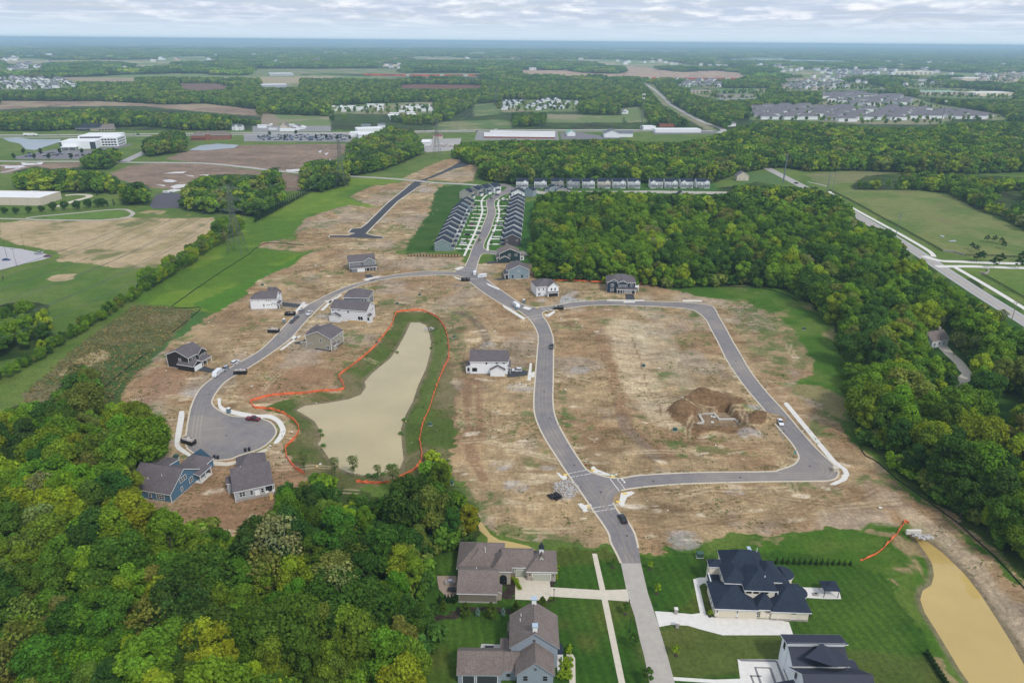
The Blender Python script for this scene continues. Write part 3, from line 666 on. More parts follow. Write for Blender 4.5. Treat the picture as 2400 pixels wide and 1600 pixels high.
# road surface with tyre-worn bands, dried mud and crack sealer
def roadmat(name, a, b, mud):
    m = bpy.data.materials.new(name); m.use_nodes = True; n, l = m.node_tree.nodes, m.node_tree.links; bb = n['Principled BSDF']
    t = n.new('ShaderNodeTexCoord')
    f = []
    for s, d in ((.035, 6), (.35, 6), (6, 3)):
        no = n.new('ShaderNodeTexNoise'); no.inputs['Scale'].default_value = s; no.inputs['Detail'].default_value = d; no.inputs['Roughness'].default_value = .65; l.new(t.outputs['Object'], no.inputs['Vector']); f.append(no.outputs[0])
    c0 = ramp(n, l, f[1], [(.3, a), (.7, b)]); c1 = MIX(n, l, ramp(n, l, f[0], [(.46, G(0)), (.66, G(.6))]), c0, mud)
    c2 = MIX(n, l, 1.0, c1, ramp(n, l, f[2], [(.3, G(.88)), (.7, G(1.1))]), 'MULTIPLY')
    l.new(c2, bb.inputs['Base Color']); bb.inputs['Roughness'].default_value = .88; bb.inputs['Specular IOR Level'].default_value = .25
    return m
MT['asphalt'] = roadmat('street_asphalt', (.175, .16, .165), (.225, .21, .21), (.33, .28, .23))
mb.build('street', MT['asphalt'], kind='structure', label='grey asphalt loop street between the building lots')
NW_N = D('1063 618 1038 623 1000 623 963 624 900 632 850 643 800 657 758 674 723 692 705 702 678 724 653 749 620 784 588 811 538 839 485 871 457 896 440 931 432 966 426 1009 428 1024 435 1034 462 1049 487 1056 525 1055 550 1046 588 1034 608 1024 625 1009 634 996 633 984 623 971 605 963 588 958 567 961 537 956 510 946 492 934 487 921 497 901 515 879 542 861 588 834 660 784 693 749 718 722 743 699 773 679 800 666 838 652 900 639 963 634 1038 632 1063 638 1078 647')
NW_N = [p for p in NW_N if p != (567., 961.)]
NORTH_L = D('1063 618 1068 612 1077 592 1088 562 1103 532 1115 502 1120 485 1117 470 1118 459 1130 449 1150 441 1165 430 1150 428 1142 424')
NORTH_R = D('1160 422 1190 432 1170 444 1150 452 1138 460 1135 470 1139 487 1135 502 1125 532 1113 557 1111 568 1118 574 1140 577 1225 577 1225 587 1140 585 1115 582 1103 589 1093 624 1110 638 1118 642')
i0 = NW_N.index((426., 1009.))
mbp = WP(smooth(NW_N)[::-1])
P2 = list(mbp) ; 
def polysheet(name, Pw, z, m, **kw):
    return sheet(name, Pw, z, m, True, **kw)
polysheet('cul_de_sac_street', np.concatenate([WP(smooth(NW_N)), WP(D('1118 642'))]), .048, MT['asphalt'], kind='structure', label='asphalt street curving down to the turning circle')
polysheet('north_street', np.concatenate([WP(smooth(NORTH_L, 3)), WP(smooth(NORTH_R[:3], 1)), WP(smooth(NORTH_R[2:], 3)), WP(D('1100 650 1078 647'))]), .056, MT['asphalt'], kind='structure', label='asphalt street between the two rows of houses')
polysheet('back_street', WP(D('1178 430 1240 446 1400 446 1500 444 1700 447 1700 441 1500 438 1400 439 1240 439 1190 428')), .05, MT['old_concrete'], kind='structure')
polysheet('concrete_street', np.concatenate([WP(D('1426 1293 1438 1351 1447 1383 1458 1416 1470 1471 1480 1508 1492 1568 1530 1760')), WP(D('1600 1760 1550 1568 1531 1498 1508 1421 1488 1361 1472 1293'))]), .044, MT['old_concrete'], kind='structure', label='pale concrete road coming in at the bottom')
polysheet('unpaved_stub_street', WP(smooth(D('985 410 978 417 963 422 969 424 960 429 913 462 838 537 858 542 880 544 878 548 813 546 755 544 758 541 800 541 814 536 800 533 808 526 829 524 843 514 888 469 943 424 953 416 973 411'), 1)), .05, MT['fresh_asphalt'], kind='structure', label='fresh black asphalt street in bare soil')
polysheet('far_stub_street', WP(D('973 412 1020 392 1060 370 1057 369 1060 367 1110 370 1112 373 1085 375 1074 381 1040 389 990 410')), .05, MT['fresh_asphalt'], kind='structure', label='fresh black asphalt street beyond the cross road')
kb = MB()
for E in (WEST[:26], OUT1, OUTER, OUT2[2:-1], INNER + INNER[:1]):
    strip(kb, WP(smooth(E)), -.32, .32, 0, .15)
kb2 = MB(); strip(kb2, WP(smooth(NW_N[:-1])), -.32, .32, 0, .15)
strip(kb2, WP(smooth(NORTH_L[1:9])), -.3, .3, 0, .15)
for i in range(1): strip(kb2, WP(smooth(NORTH_R[3:13])), -.3, .3, 0, .15)
strip(kb2, WP(smooth(D('1140 585 1115 582 1103 589 1093 622'))), -.3, .3, 0, .15)
kb.build('kerb', MT['kerb_concrete'], kind='structure', label='pale concrete kerb of the loop street')
kb2.build('kerb', MT['kerb_concrete'], kind='structure', label='pale concrete kerb of the turning circle street')
kb3 = MB()
for s in ('755 545 758 540 800 540 814 536 800 534 808 525 829 523 843 513 888 468 943 423', '880 544 858 541 842 536 913 463 960 430'):
    strip(kb3, WP(D(s)), -.3, .3, 0, .15)
kb3.build('kerb', MT['new_concrete'], kind='structure', label='pale kerb of the fresh black street')
tm = roadmat('mud_marks', (.20, .18, .17), (.27, .24, .21), (.42, .36, .29)); tk = MB()
for E, ofs in ((OUTER, (2.0, 3.5, 5.0)), (WEST[:24], (2.1, 3.6, 5.2)), (NW_N[:26], (2.2, 3.7, 5.0)), (OUT2, (2.2, 4.0))):
    Pw = np.array(WP(smooth(E))); t_ = np.gradient(Pw, axis=0); t_ /= np.linalg.norm(t_, axis=1, keepdims=True); q = Pw[len(Pw) // 2] + np.array([-t_[len(Pw) // 2][1], t_[len(Pw) // 2][0]]) * 2
    ins = inpoly(q[:1], q[1:], loop)[0] and not inpoly(q[:1], q[1:], inner)[0] if E is not NW_N[:26] and len(E) != 26 else inpoly(q[:1], q[1:], WP(smooth(NW_N)))[0]
    for o_ in ofs: o_ = o_ if ins else -o_; strip(tk, Pw, o_ - .22, o_ + .22, .066 + .004 * (len(E) % 5))
for s in ('1745 930 1765 938 1790 960 1812 1000', '1745 936 1768 950 1785 980 1800 1010', '1735 935 1758 930 1776 936 1790 950', '1300 1120 1330 1118 1360 1110 1400 1120', '1310 1105 1350 1125 1380 1150 1400 1175', '440 1000 480 985 540 985 600 1000', '450 1020 500 1040 560 1040 610 1010', '470 960 520 965 580 980 615 1000'): strip(tk, WP(smooth(D(s))), -.25, .25, .086)
print('mud z', [len(e) % 5 for e in (OUTER, WEST[:24], NW_N[:26], OUT2)])
mh = MB()
for px, py in ((1120, 668), (1215, 716), (1246, 800), (1250, 900), (1262, 960), (1318, 1068), (1380, 1130), (1500, 1104), (1700, 1096), (1860, 1070), (1800, 990), (1690, 830), (1620, 722), (1460, 696), (700, 712), (640, 775), (560, 835), (480, 905), (520, 1000), (870, 644), (1085, 600), (1112, 520), (1440, 1230)):
    q = at(px, py); mh.tube((q.x, q.y, .05), (q.x, q.y, .094), .42, n=10)
mh.build('manhole_covers', mk('cast_iron', (.07, .065, .06), .7), kind='structure', label='round manhole covers along the new streets')
tk.build('mud_marks', tm, kind='structure', label='dried mud dragged along the streets by tyres')
# far roads: centre line, width
mk('far_road', (.40, .37, .34), .9, var=.08, scale=.05)
mk('country_road', (.35, .33, .32), .9, var=.08, scale=.2)
def road(name, pts, w, z=.06, m=None, k=4, label=None):
    b = MB(); strip(b, WP(smooth(D(pts), k)), -w / 2, w / 2, z); me = b.mesh(name, m or MT['far_road'])
    if len(me.polygons) and me.polygons[0].normal.z < 0: me.flip_normals()
    return link_obj(name, me, kind='structure', label=label)
road('highway', '-60 311 100 311 200 310 375 308 560 306 720 306 860 304 1000 301 1176 299 1300 299 1500 299 1640 301', 13, .3, label='divided highway crossing the plain')
road('highway', '-60 316 100 316 250 314 400 312 600 309.5 860 307 1000 304 1176 302.5 1400 302 1600 302', 9, .3)
road('country_road', '1650 306 1662 300 1650 293 1620 283 1596 272 1565 255 1540 240 1526 226 1510 212 1490 198 1476 188 1468 180', 10.5, .35)
road('cross_road', '700 398 760 402 800 405 875 409 955 415 1000 420 1063 423 1100 426', 7, .07)
road('cross_road', '-20 370 60 371 120 371 200 371 290 373 400 374 480 376 560 384 640 393 700 398', 8, .08)
road('country_road', '1735 372 1771 391 1841 427 1915 465 1985 505 2060 550 2120 588 2180 628 2260 680 2360 742 2480 820', 10.5, .07, MT['country_road'], label='two lane road running along the right edge')
road('bike_path', '1905 440 1934 464 1969 484 2024 514 2080 545 2134 577 2145 590', 3.4, .1, MT['new_concrete'])
road('bike_path', '2190 612 2246 644 2300 676 2352 708 2440 762', 3.4, .1, MT['new_concrete'])
road('entry_road', '2120 588 2160 599 2200 601 2270 604 2360 606 2500 610', 5.5, .09, MT['new_concrete']); road('entry_road', '2150 612 2180 612 2230 612 2290 614 2360 616 2500 620', 5.5, .09, MT['new_concrete'])
road('wood_path', '2160 790 2180 812 2200 830 2215 850 2222 862 2200 880 2185 884', 5, .08, MT['sidewalk_concrete']); road('wood_path', '2222 862 2240 868 2262 872 2290 868', 4, .085, MT['sidewalk_concrete'])
road('park_path', '-10 502 40 503 100 505 200 506 250 505 290 500 305 492 300 486 285 481 240 483 170 490 90 497 60 501', 3.6, .07, MT['old_concrete'])
road('park_path', '132 475 160 465 185 458 205 452 200 448 175 447 150 449', 6, .07, MT['sidewalk_concrete'])
road('drive', '282 373 300 364 320 355 340 345 345 335', 12, .08, MT['country_road']); road('field_track', '0 397 20 393 40 388 36 384 0 380', 6, .09)
road('lane', '1855 418 1870 421 1900 428', 3, .08)
road('town_path', '1085 589 1094 562 1103 540', .1, .02)
lane = MB()
for o in (-.12, .12): strip(lane, WP(smooth(D('1771 391 1841 427 1915 465 1985 505 2060 550 2120 588 2180 628 2260 680 2360 742'))), o - .06, o + .06, .08)
lane.build('lane_marking', MT['yellow_paint'], kind='structure')
el = MB()
for o in (-4.3, 4.3): strip(el, WP(smooth(D('1771 391 1841 427 1915 465 1985 505 2060 550 2120 588 2180 628 2260 680 2360 742'))), o - .1, o + .1, .08)
el.build('lane_marking', MT['road_paint'], kind='structure')
# sheets of concrete and drives
def slab(name, pts, m, z=.07, k=0, label=None):
    P = D(pts)
    if k: P = smooth(P + P[:1], k)[:-1]
    b = MB(); b.prism([tuple(p) for p in WP(P)], 0, z)
    return b.build(name, m, kind='structure', label=label)
NC, SC, OC, FA = MT['new_concrete'], MT['sidewalk_concrete'], MT['old_concrete'], MT['fresh_asphalt']
slab('sidewalk', '1360 1271 1371 1271 1391 1357 1396 1377 1436 1568 1470 1740 1452 1740 1421 1568 1382 1377 1378 1357', SC, .075, label='straight concrete walk across the left lawns')
slab('driveway', '1184 1324 1262 1327 1264 1348 1380 1355 1440 1353 1446 1381 1382 1376 1262 1369 1256 1379 1183 1376', SC, .07, label='concrete driveway of the brown roofed house')
slab('driveway', '1504 1403 1535 1405 1590 1410 1610 1407 1640 1418 1780 1422 1812 1428 1822 1458 1660 1458 1610 1445 1580 1436 1540 1434 1514 1439', NC, .07, label='wide pale driveway of the navy roofed house')
slab('front_walk', '1592 1330 1606 1326 1648 1325 1650 1340 1615 1339 1606 1345 1612 1370 1622 1412 1609 1412 1600 1370', NC, .075, label='curved pale walk to the navy roofed house')
slab('driveway', '1694 1513 1790 1514 1812 1568 1840 1680 1700 1680 1706 1568 1640 1568 1548 1562 1546 1554 1640 1560 1700 1558', NC, .07)
slab('patio', '1836 1348 1890 1350 1898 1375 1850 1372', NC, .08, label='pale paved patio next to the gazebo'); slab('patio', '1886 1350 1926 1352 1932 1375 1898 1375', NC, .14)
slab('front_walk', '1300 1502 1316 1502 1321 1512 1322 1568 1330 1680 1312 1680 1308 1568 1306 1515', SC, .07)
slab('patio', '1003 1322 1048 1322 1052 1362 1030 1376 1008 1352', mk('brown_pavers', (.27, .19, .14), .9, scale=2, col2=(.38, .30, .24)), .07, label='brown paved terrace beside the brown roofed house')
slab('patio', '1106 1478 1160 1480 1160 1502 1100 1502', mk('grey_pavers', (.42, .40, .38), .9, var=.1, scale=2), .07)
slab('brick_walk', '1160 1316 1166 1312 1180 1324 1184 1326 1183 1334 1172 1330', mk('brick_paver', (.35, .15, .10), .9, var=.15, scale=2), .07)
slab('driveway_border', '1694 1513 1780 1515 1783 1520 1703 1518', mk('grey_band', (.20, .19, .20), .9), .076)
slab('driveway_border', '1780 1515 1786 1518 1812 1580 1803 1580', MT['grey_band'], .078)
for s in ('1732 1531 1770 1532 1768 1535 1738 1534', '1766 1534 1772 1533 1786 1574 1780 1574', '1732 1532 1736 1531 1752 1574 1746 1574', '1722 1550 1748 1551 1750 1554 1724 1553', '1722 1551 1726 1550 1736 1574 1731 1574'):
    slab('driveway_border', s, MT['grey_band'], .082)
# walks, ramps and aprons of the new streets
for s in ('412 945 424 948 416 1000 412 1020 424 1032 445 1048 440 1051 412 1036 402 1025 402 1005',
          '500 915 507 915 508 930 520 938 545 944 590 952 620 952 645 965 656 985 653 1000 640 1016 628 1018 640 1000 643 985 632 968 612 960 585 960 550 955 515 946 502 935'):
    slab('sidewalk', s, NC, .12, 3)
slab('sidewalk', '445 1044 475 1056 520 1062 545 1058 600 1034 612 1030 616 1026 622 1030 600 1042 560 1062 520 1070 475 1068 440 1052', SC, .1)
for s in ('478 864 482 864 533 830 540 826 545 829 488 865', '1288 699 1292 700 1292 700', ):
    if len(s.split()) > 12: slab('sidewalk', s, NC, .12)
for s in ('675 718 696 694 702 694 680 720', '696 699 709 699 698 708 693 705', '736 712 759 690 783 676 786 677 764 692 743 713', '745 691 757 690 764 691 757 697', '832 642 868 634 878 634 842 644', '642 803 687 771 691 772 648 804', '668 777 676 770 684 776 678 781',
          '1394 688 1480 689 1480 692 1394 691', '1434 691 1456 691 1460 695 1432 695', '1568 689 1612 690 1612 693 1568 692', '1116 649 1140 660 1145 662 1150 665 1146 666 1122 656',
          '1217 834 1222 834 1220 856 1229 854 1229 866 1220 866 1219 874 1211 874', '1154 700 1160 702 1208 731 1201 734 1156 705', '1800 925 1808 924 1812 928 1920 1058 1946 1078 1951 1090 1944 1103 1918 1114 1905 1112 1930 1100 1938 1088 1934 1078 1910 1062 1802 930',
          '1277 1085 1284 1086 1292 1093 1300 1091 1303 1097 1298 1102 1290 1100', '1327 1157 1334 1155 1343 1160 1356 1157 1360 1161 1348 1167 1350 1174 1341 1176',
          '1357 1074 1363 1070 1372 1078 1390 1085 1410 1090 1419 1088 1416 1093 1402 1092 1380 1090 1362 1084', '1426 1132 1450 1128 1458 1132 1440 1142 1434 1156 1436 1161 1426 1162 1420 1155 1424 1143',
          '1258 722 1272 714 1276 717 1262 727 1252 727 1250 722', '1205 703 1222 708 1214 712 1200 708', '1042 618 1060 612 1066 614 1052 620', '1040 634 1056 640 1068 641 1064 645 1048 640'):
    slab('sidewalk', s, NC, .12)
# asphalt drives of the new houses
for s, lb in (('447 849 470 841 498 850 482 856', 'black drive of the charcoal house'), ('648 694 692 699 684 706 648 703', 'black drive of the white house left of the street'), ('836 632 850 630 866 640 852 646', None), ('1132 642 1178 633 1180 640 1148 644', None), ('1436 676 1455 676 1459 690 1437 690', None), ('676 786 702 782 700 790 678 790', None), ('1166 846 1178 847 1213 852 1210 862 1180 866 1164 866', 'black drive of the white house beside the loop street'), ('1112 602 1150 598 1150 604 1122 606', None)):
    slab('driveway', s, FA, .09, label=lb)
polysheet('gravel_drive', WP(D('1290 680 1305 678 1340 695 1290 702 1285 694')), .02, mk('gravel', (.36, .34, .32), .95, var=.2, scale=2), kind='structure')
mkp = MB()
def mark(pts, w):
    strip(mkp, WP(D(pts)), -w / 2, w / 2, .064)
for s, w in (('1302 1088 1349 1079', .25), ('1309 1096 1358 1087', .25), ('1401 1099 1423 1128', .25), ('1416 1097 1436 1124', .25), ('1427 1098 1436 1109', .55), ('1352 1168 1411 1158', .25), ('1360 1176 1412 1167', .25),
             ('1060 621 1097 622', .3), ('1064 616 1096 617', .3), ('1070 640 1108 641', .2), ('1245 708 1262 717', .25), ('1256 706 1270 713', .25), ('1212 735 1250 728', .25), ('1208 729 1246 722', .25), ('1188 703 1200 698', .25)):
    mark(s, w)
mkp.build('road_marking', MT['road_paint'], kind='structure', label='white crosswalk lines of the crossings')
yb = MB()
for (a, b) in ((1299, 1090), (1361, 1080), (1408, 1095), (1435, 1134), (1420, 1152), (1353, 1163), (1234, 707), (1251, 721), (1044, 624), (1052, 634)):
    p = at(a, b); yb.box(p.x - .75, p.x + .75, p.y - .5, p.y + .5, .1, .135)
yb.build('tactile_paving', MT['yellow_paint'], kind='structure')
# walks in front of the two rows of small houses
def offs(pts, d):
    P = np.asarray(WP(smooth(D(pts), 3))); t = np.gradient(P, axis=0); t /= np.linalg.norm(t, axis=1, keepdims=True); return P + np.stack([-t[:, 1], t[:, 0]], -1) * d
tw = MB()
TL = '1076 590 1088 562 1103 532 1115 502 1120 485 1117 470 1118 459 1130 449 1150 441'
TR = '1112 566 1113 557 1125 532 1135 502 1139 487 1135 470 1138 460 1150 452'
strip(tw, WP(smooth(D('1066 588 1078 562 1092 532 1103 502 1108 485 1106 470 1108 458 1120 447 1140 440'), 3)), -.8, .8, 0, .09)
strip(tw, WP(smooth(D('1120 576 1122 557 1134 532 1144 502 1147 487 1144 470 1147 461 1158 454'), 3)), -.8, .8, 0, .09)
tw.build('sidewalk', NC, kind='structure', label='concrete walks in front of the two rows of small houses')
# ================================================================ TREES
def foliage_mat():
    m = bpy.data.materials.new('foliage'); m.use_nodes = True; n, l = m.node_tree.nodes, m.node_tree.links; n.clear()
    a = n.new('ShaderNodeAttribute'); a.attribute_type = 'INSTANCER'; a.attribute_name = 'tint'
    v = n.new('ShaderNodeAttribute'); v.attribute_name = 'leafvar'
    hs = MIX(n, l, 1.0, a.outputs['Color'], v.outputs['Color'], 'MULTIPLY')
    d = n.new('ShaderNodeBsdfDiffuse'); t = n.new('ShaderNodeBsdfTranslucent'); mx = n.new('ShaderNodeMixShader'); mx.inputs[0].default_value = .22
    l.new(hs, d.inputs[0]); tc_ = MIX(n, l, 1.0, hs, (1.2, 1.25, .6), 'MULTIPLY'); l.new(tc_, t.inputs[0])
    l.new(d.outputs[0], mx.inputs[1]); l.new(t.outputs[0], mx.inputs[2])
    o = n.new('ShaderNodeOutputMaterial'); l.new(mx.outputs[0], o.inputs[0]); return m
FOL = foliage_mat()
mk('bark', (.10, .082, .062), .95, var=.3, scale=3); mk('pale_bark', (.42, .40, .35), .9, var=.25, scale=2)
def leafmesh(name, C_, Nn, size, var, rng, flat=.0):
    """little leaf-clump quads at points C_ facing Nn"""
    n = len(C_); Nn = Nn / np.maximum(np.linalg.norm(Nn, axis=1, keepdims=True), 1e-6)
    r = rng.normal(size=(n, 3)); u = np.cross(Nn, r); u /= np.maximum(np.linalg.norm(u, axis=1, keepdims=True), 1e-6); w = np.cross(Nn, u)
    s = (size * rng.uniform(.6, 1.35, n))[:, None]; a = s * rng.uniform(.7, 1.2, (n, 1))
    V = np.stack([C_ - u * s - w * a * .5, C_ + u * s * .3 - w * a, C_ + u * s + w * a * .4, C_ - u * s * .2 + w * a], 1).reshape(-1, 3)
    me = bpy.data.meshes.new(name); me.vertices.add(4 * n); me.vertices.foreach_set('co', V.ravel().astype(np.float32))
    me.loops.add(4 * n); me.loops.foreach_set('vertex_index', np.arange(4 * n, dtype=np.int32))
    me.polygons.add(n); me.polygons.foreach_set('loop_start', (np.arange(n) * 4).astype(np.int32))
    try: me.polygons.foreach_set('loop_total', np.full(n, 4, np.int32))
    except Exception: pass
    at_ = me.attributes.new('leafvar', 'FLOAT_COLOR', 'POINT')
    vv = np.repeat(var, 4, 0); at_.data.foreach_set('color', np.concatenate([vv, np.ones((4 * n, 1))], 1).ravel().astype(np.float32))
    me.materials.append(FOL); me.update(); me.validate(); return me
def crown_mesh(name, seed, H=16, rx=5.0, z0=4.0, lobes=20, n=4200, size=.42, shape='round', sparse=0.0):
    rng = np.random.default_rng(seed); hz = (H - z0) / 2; cz = z0 + hz
    L = []
    for k in range(lobes * 30):
        v = rng.normal(size=3); v /= np.linalg.norm(v); rr = rng.uniform(.35, .78) ** .6
        p = v * rr
        if shape == 'tall': w = 1.0 if p[2] < 0 else 1 - .45 * p[2]
        elif shape == 'cone': w = np.clip(.98 - .55 * (p[2] + 1), .06, 1)
        elif shape == 'vase': w = .65 + .35 * (p[2] + 1) / 1.6
        else: w = 1.0
        p = np.array([p[0] * w * rx, p[1] * w * rx, cz + p[2] * hz])
        lr = rng.uniform(.22, .46) * rx * (w if shape == 'cone' else 1) ** .6
        if all(np.linalg.norm((p - q[0])) > .55 * (lr + q[1]) * .9 for q in L): L.append((p, lr))
        if len(L) >= lobes: break
    wts = np.array([q[1] ** 2 for q in L]); wts /= wts.sum()
    ids = rng.choice(len(L), n, p=wts)
    ctr = np.array([q[0] for q in L])[ids]; rad = np.array([q[1] for q in L])[ids]
    v = rng.normal(size=(n, 3)); v[:, 2] += .35; v /= np.linalg.norm(v, axis=1, keepdims=True)
    rad2 = rad * np.clip(rng.normal(.94, .17, n), .5, 1.42)
    # crinkled lobes
    Pp = ctr + v * rad2[:, None] * np.array([1, 1, .82])
    # drop leaves that lie deep inside the crown
    q = (Pp - np.array([0, 0, cz])) / np.array([rx, rx, hz]); keep = np.linalg.norm(q, axis=1) > .38
    Pp, v, ids = Pp[keep], v[keep], ids[keep]; n = len(Pp)
    nn = v * .9 + rng.normal(size=(n, 3)) * .55 + np.array([0, 0, .25])
    lv = rng.uniform(.82, 1.22, len(L))[ids]; wv = rng.uniform(-.06, .10, len(L))[ids]
    b = lv * rng.uniform(.68, 1.35, n)
    var = np.stack([b * (1 + wv), b, b * (1 - wv)], -1)
    return leafmesh(name, Pp, nn, size, var, rng), L
def trunk_mesh(name, H, z0, r, L, seed, m, k=6, lean=.0):
    rng = random.Random(seed); mb = MB(); pr = Vector((0, 0, -.3)); segs = 4; rr = r
    top = z0 + (H - z0) * .62
    prev = pr
    for j in range(segs):
        nx = Vector((rng.uniform(-.25, .25) * (j + 1) * .6, rng.uniform(-.25, .25) * (j + 1) * .6, -.3 + (top + .3) * (j + 1) / segs))
        mb.tube(prev, nx, rr, rr * .78, 7, cap=False); prev = nx; rr *= .78
    for p, lr in L[:k]:
        s = Vector((0, 0, z0 * .75 + rng.uniform(.1, .45) * (H - z0))); e = Vector(p)
        if e.z < s.z: s.z = max(z0 * .6, e.z - 2)
        mid = (s + e) / 2 + Vector((rng.uniform(-.4, .4), rng.uniform(-.4, .4), -.5))
        mb.tube(s, mid, r * .45, r * .3, 5, cap=False); mb.tube(mid, e, r * .3, r * .1, 5, cap=False)
    return mb.mesh(name, m, True)
PROTO = {}
def proto(key, seed, H, rx, z0, lobes, n, size, shape, r=.28, bark='bark', k=6):
    cm, L = crown_mesh('crown', seed, H, rx, z0, lobes, n, size, shape)
    PROTO[key] = (cm, trunk_mesh('trunk', H, z0, r, L, seed, MT[bark], k), H, rx)
proto('round_a', 1, 16, 5.0, 3.2, 24, 9000, .28, 'round'); proto('round_b', 2, 15, 5.3, 3.0, 26, 9500, .29, 'round')
proto('tall_a', 3, 19, 4.6, 3.5, 26, 9000, .28, 'tall'); proto('tall_b', 4, 18, 4.2, 4.0, 22, 8500, .27, 'tall')
proto('broad_a', 5, 15, 6.4, 3.2, 30, 11000, .29, 'round'); proto('vase_a', 6, 17, 5.2, 4.0, 22, 7500, .29, 'vase')
proto('thin_a', 7, 19, 5.4, 5.5, 20, 1500, .30, 'vase', .34, 'pale_bark', 14); proto('thin_b', 8, 14, 4.2, 3.5, 16, 800, .26, 'vase', .2, 'bark', 14)
proto('cone', 9, 7, 2.3, .2, 30, 4200, .22, 'cone', .12); proto('column', 12, 4.2, 1.15, -.3, 26, 1800, .16, 'cone', .06)
proto('shrub', 10, 3.2, 2.0, .1, 12, 900, .28, 'round', .06); proto('sapling', 11, 4.8, 1.25, 1.3, 9, 500, .18, 'tall', .06)
proto('ball', 13, 1.3, .75, .05, 6, 320, .12, 'round', .03); proto('bigcone', 14, 15, 3.2, 1.0, 26, 3600, .34, 'cone', .22)
# coarser crowns for trees half a kilometre and more away
LOD = []
for s, sh in ((21, 'round'), (22, 'tall'), (23, 'round'), (24, 'vase'), (25, 'tall')):
    cm, L = crown_mesh('far_crown', s, 15.5, 5.4, 1.6, 15, 900, .85, sh); LOD.append(cm)
def clump_mesh(name, seed, rad=34, trees=26, per=34, size=2.2):
    rng = np.random.default_rng(seed); P = []; Nn = []; V = []
    for k in range(trees):
        a = rng.uniform(0, 6.28); r = rad * math.sqrt(rng.uniform(0, 1)); h = rng.uniform(9, 18); R_ = rng.uniform(5, 8)
        v = rng.normal(size=(per, 3)); v[:, 2] = np.abs(v[:, 2]) * .9; v /= np.linalg.norm(v, axis=1, keepdims=True)
        P.append(np.array([math.cos(a) * r, math.sin(a) * r, h - R_ * .8]) + v * np.array([R_, R_, R_ * .9])); Nn.append(v + rng.normal(size=(per, 3)) * .3)
        b = rng.uniform(.75, 1.3); w = rng.uniform(-.12, .15); V.append(np.stack([np.full(per, b * (1 + w)), np.full(per, b), np.full(per, b * (1 - w))], -1) * rng.uniform(.8, 1.2, (per, 1)))
    return leafmesh(name, np.concatenate(P), np.concatenate(Nn), size, np.concatenate(V), rng)
PAL = {'yellow green': (.215, .285, .020), 'bright green': (.138, .240, .020), 'fresh green': (.104, .196, .020), 'mid green': (.078, .155, .019), 'deep green': (.052, .112, .020), 'olive green': (.145, .182, .034), 'bronze green': (.175, .195, .042), 'pale green': (.22, .245, .09)}
PN = list(PAL); PV = np.array([PAL[k] for k in PN])
def choose_colour(x, y, rng, w):
    base = np.array(w, float)
    k = fbm(x, y, 45, 3)
    base = base[None, :] * np.ones((len(x), 1))
    base[:, 0] *= 1 + 2 * sm(.5, .7, k); base[:, 1] *= 1 + 1.5 * sm(.45, .6, k); base[:, 4] *= 1 + 2 * sm(.5, .35, k)
    cdf = np.cumsum(base / base.sum(1, keepdims=True), 1); return (rng.random(len(x))[:, None] > cdf).sum(1)
NEARW = (1.2, 2.8, 3.0, 3.0, 2.0, 1.2, .22, .12)
MIDW = (1.5, 1.6, 2.4, 3.0, 2.6, 1.8, .4, .12)
def scatter(poly, spacing, seed, hmin, hmax, opens=(), margin=1.0, box=None):
    """jittered grid over the ground under an outline; a tree stays when its foot and its top both show inside it"""
    rng = np.random.default_rng(seed); P = np.asarray(poly)
    if box is None:
        W0 = at_np(np.clip(P, [-3000, 104], [6000, 2600])); x0, x1, y0, y1 = W0[:, 0].min(), W0[:, 0].max(), W0[:, 1].min(), W0[:, 1].max()
    else: x0, x1, y0, y1 = box
    gx, gy = np.meshgrid(np.arange(x0, x1, spacing), np.arange(y0, y1, spacing * .88))
    gx = gx + (np.arange(gx.shape[0]) % 2)[:, None] * spacing * .5
    x = (gx + rng.uniform(-.36, .36, gx.shape) * spacing).ravel(); y = (gy + rng.uniform(-.36, .36, gx.shape) * spacing).ravel()
    h = rng.uniform(hmin, hmax, len(x)) * (0.86 + .3 * fbm(x, y, 40, 2))
    b = proj(np.stack([x, y, 0 * x], -1)); t = proj(np.stack([x, y, h * .93], -1)); mpp = F_ / np.hypot(np.hypot(x, y), CAMZ) * h * .24 * margin
    ok = inpoly(b[:, 0], b[:, 1], poly) & inpoly(t[:, 0], t[:, 1], poly) & inpoly((b[:, 0] + t[:, 0]) / 2 - mpp, (b[:, 1] + 2 * t[:, 1]) / 3, poly) & inpoly((b[:, 0] + t[:, 0]) / 2 + mpp, (b[:, 1] + 2 * t[:, 1]) / 3, poly)
    for o in opens:
        o = np.asarray(o); m = ok & (b[:, 0] > o[:, 0].min() - 40) & (b[:, 0] < o[:, 0].max() + 40) & (t[:, 1] < o[:, 1].max() + 5) & (b[:, 1] > o[:, 1].min() - 5)
        i = np.where(m)[0]
        if not len(i): continue
        bad = inpoly(b[i, 0], b[i, 1], o) | inpoly(t[i, 0], t[i, 1], o) | inpoly(b[i, 0], (b[i, 1] + t[i, 1]) / 2, o)
        ok[i[bad]] = False
    return x[ok], y[ok], h[ok]
X, Y, Hh = [], [], []
def add(a):
    X.append(a[0]); Y.append(a[1]); Hh.append(a[2])
add(scatter(W_SW, 6.9, 31, 9.5, 20, CLEAR, .7)); add(scatter(W_C, 7.8, 32, 9.5, 20.5, CLEAR, .7))
add(scatter(W_N, 9.0, 33, 12, 20, CLEAR + OPEN)); 
for i, p in enumerate(W_HR): add(scatter(p, 8, 34 + i, 7, 14, CLEAR))
for i, p in enumerate(W_L): add(scatter(p, 7.5, 40 + i, 8, 18, CLEAR + OPEN, .25))
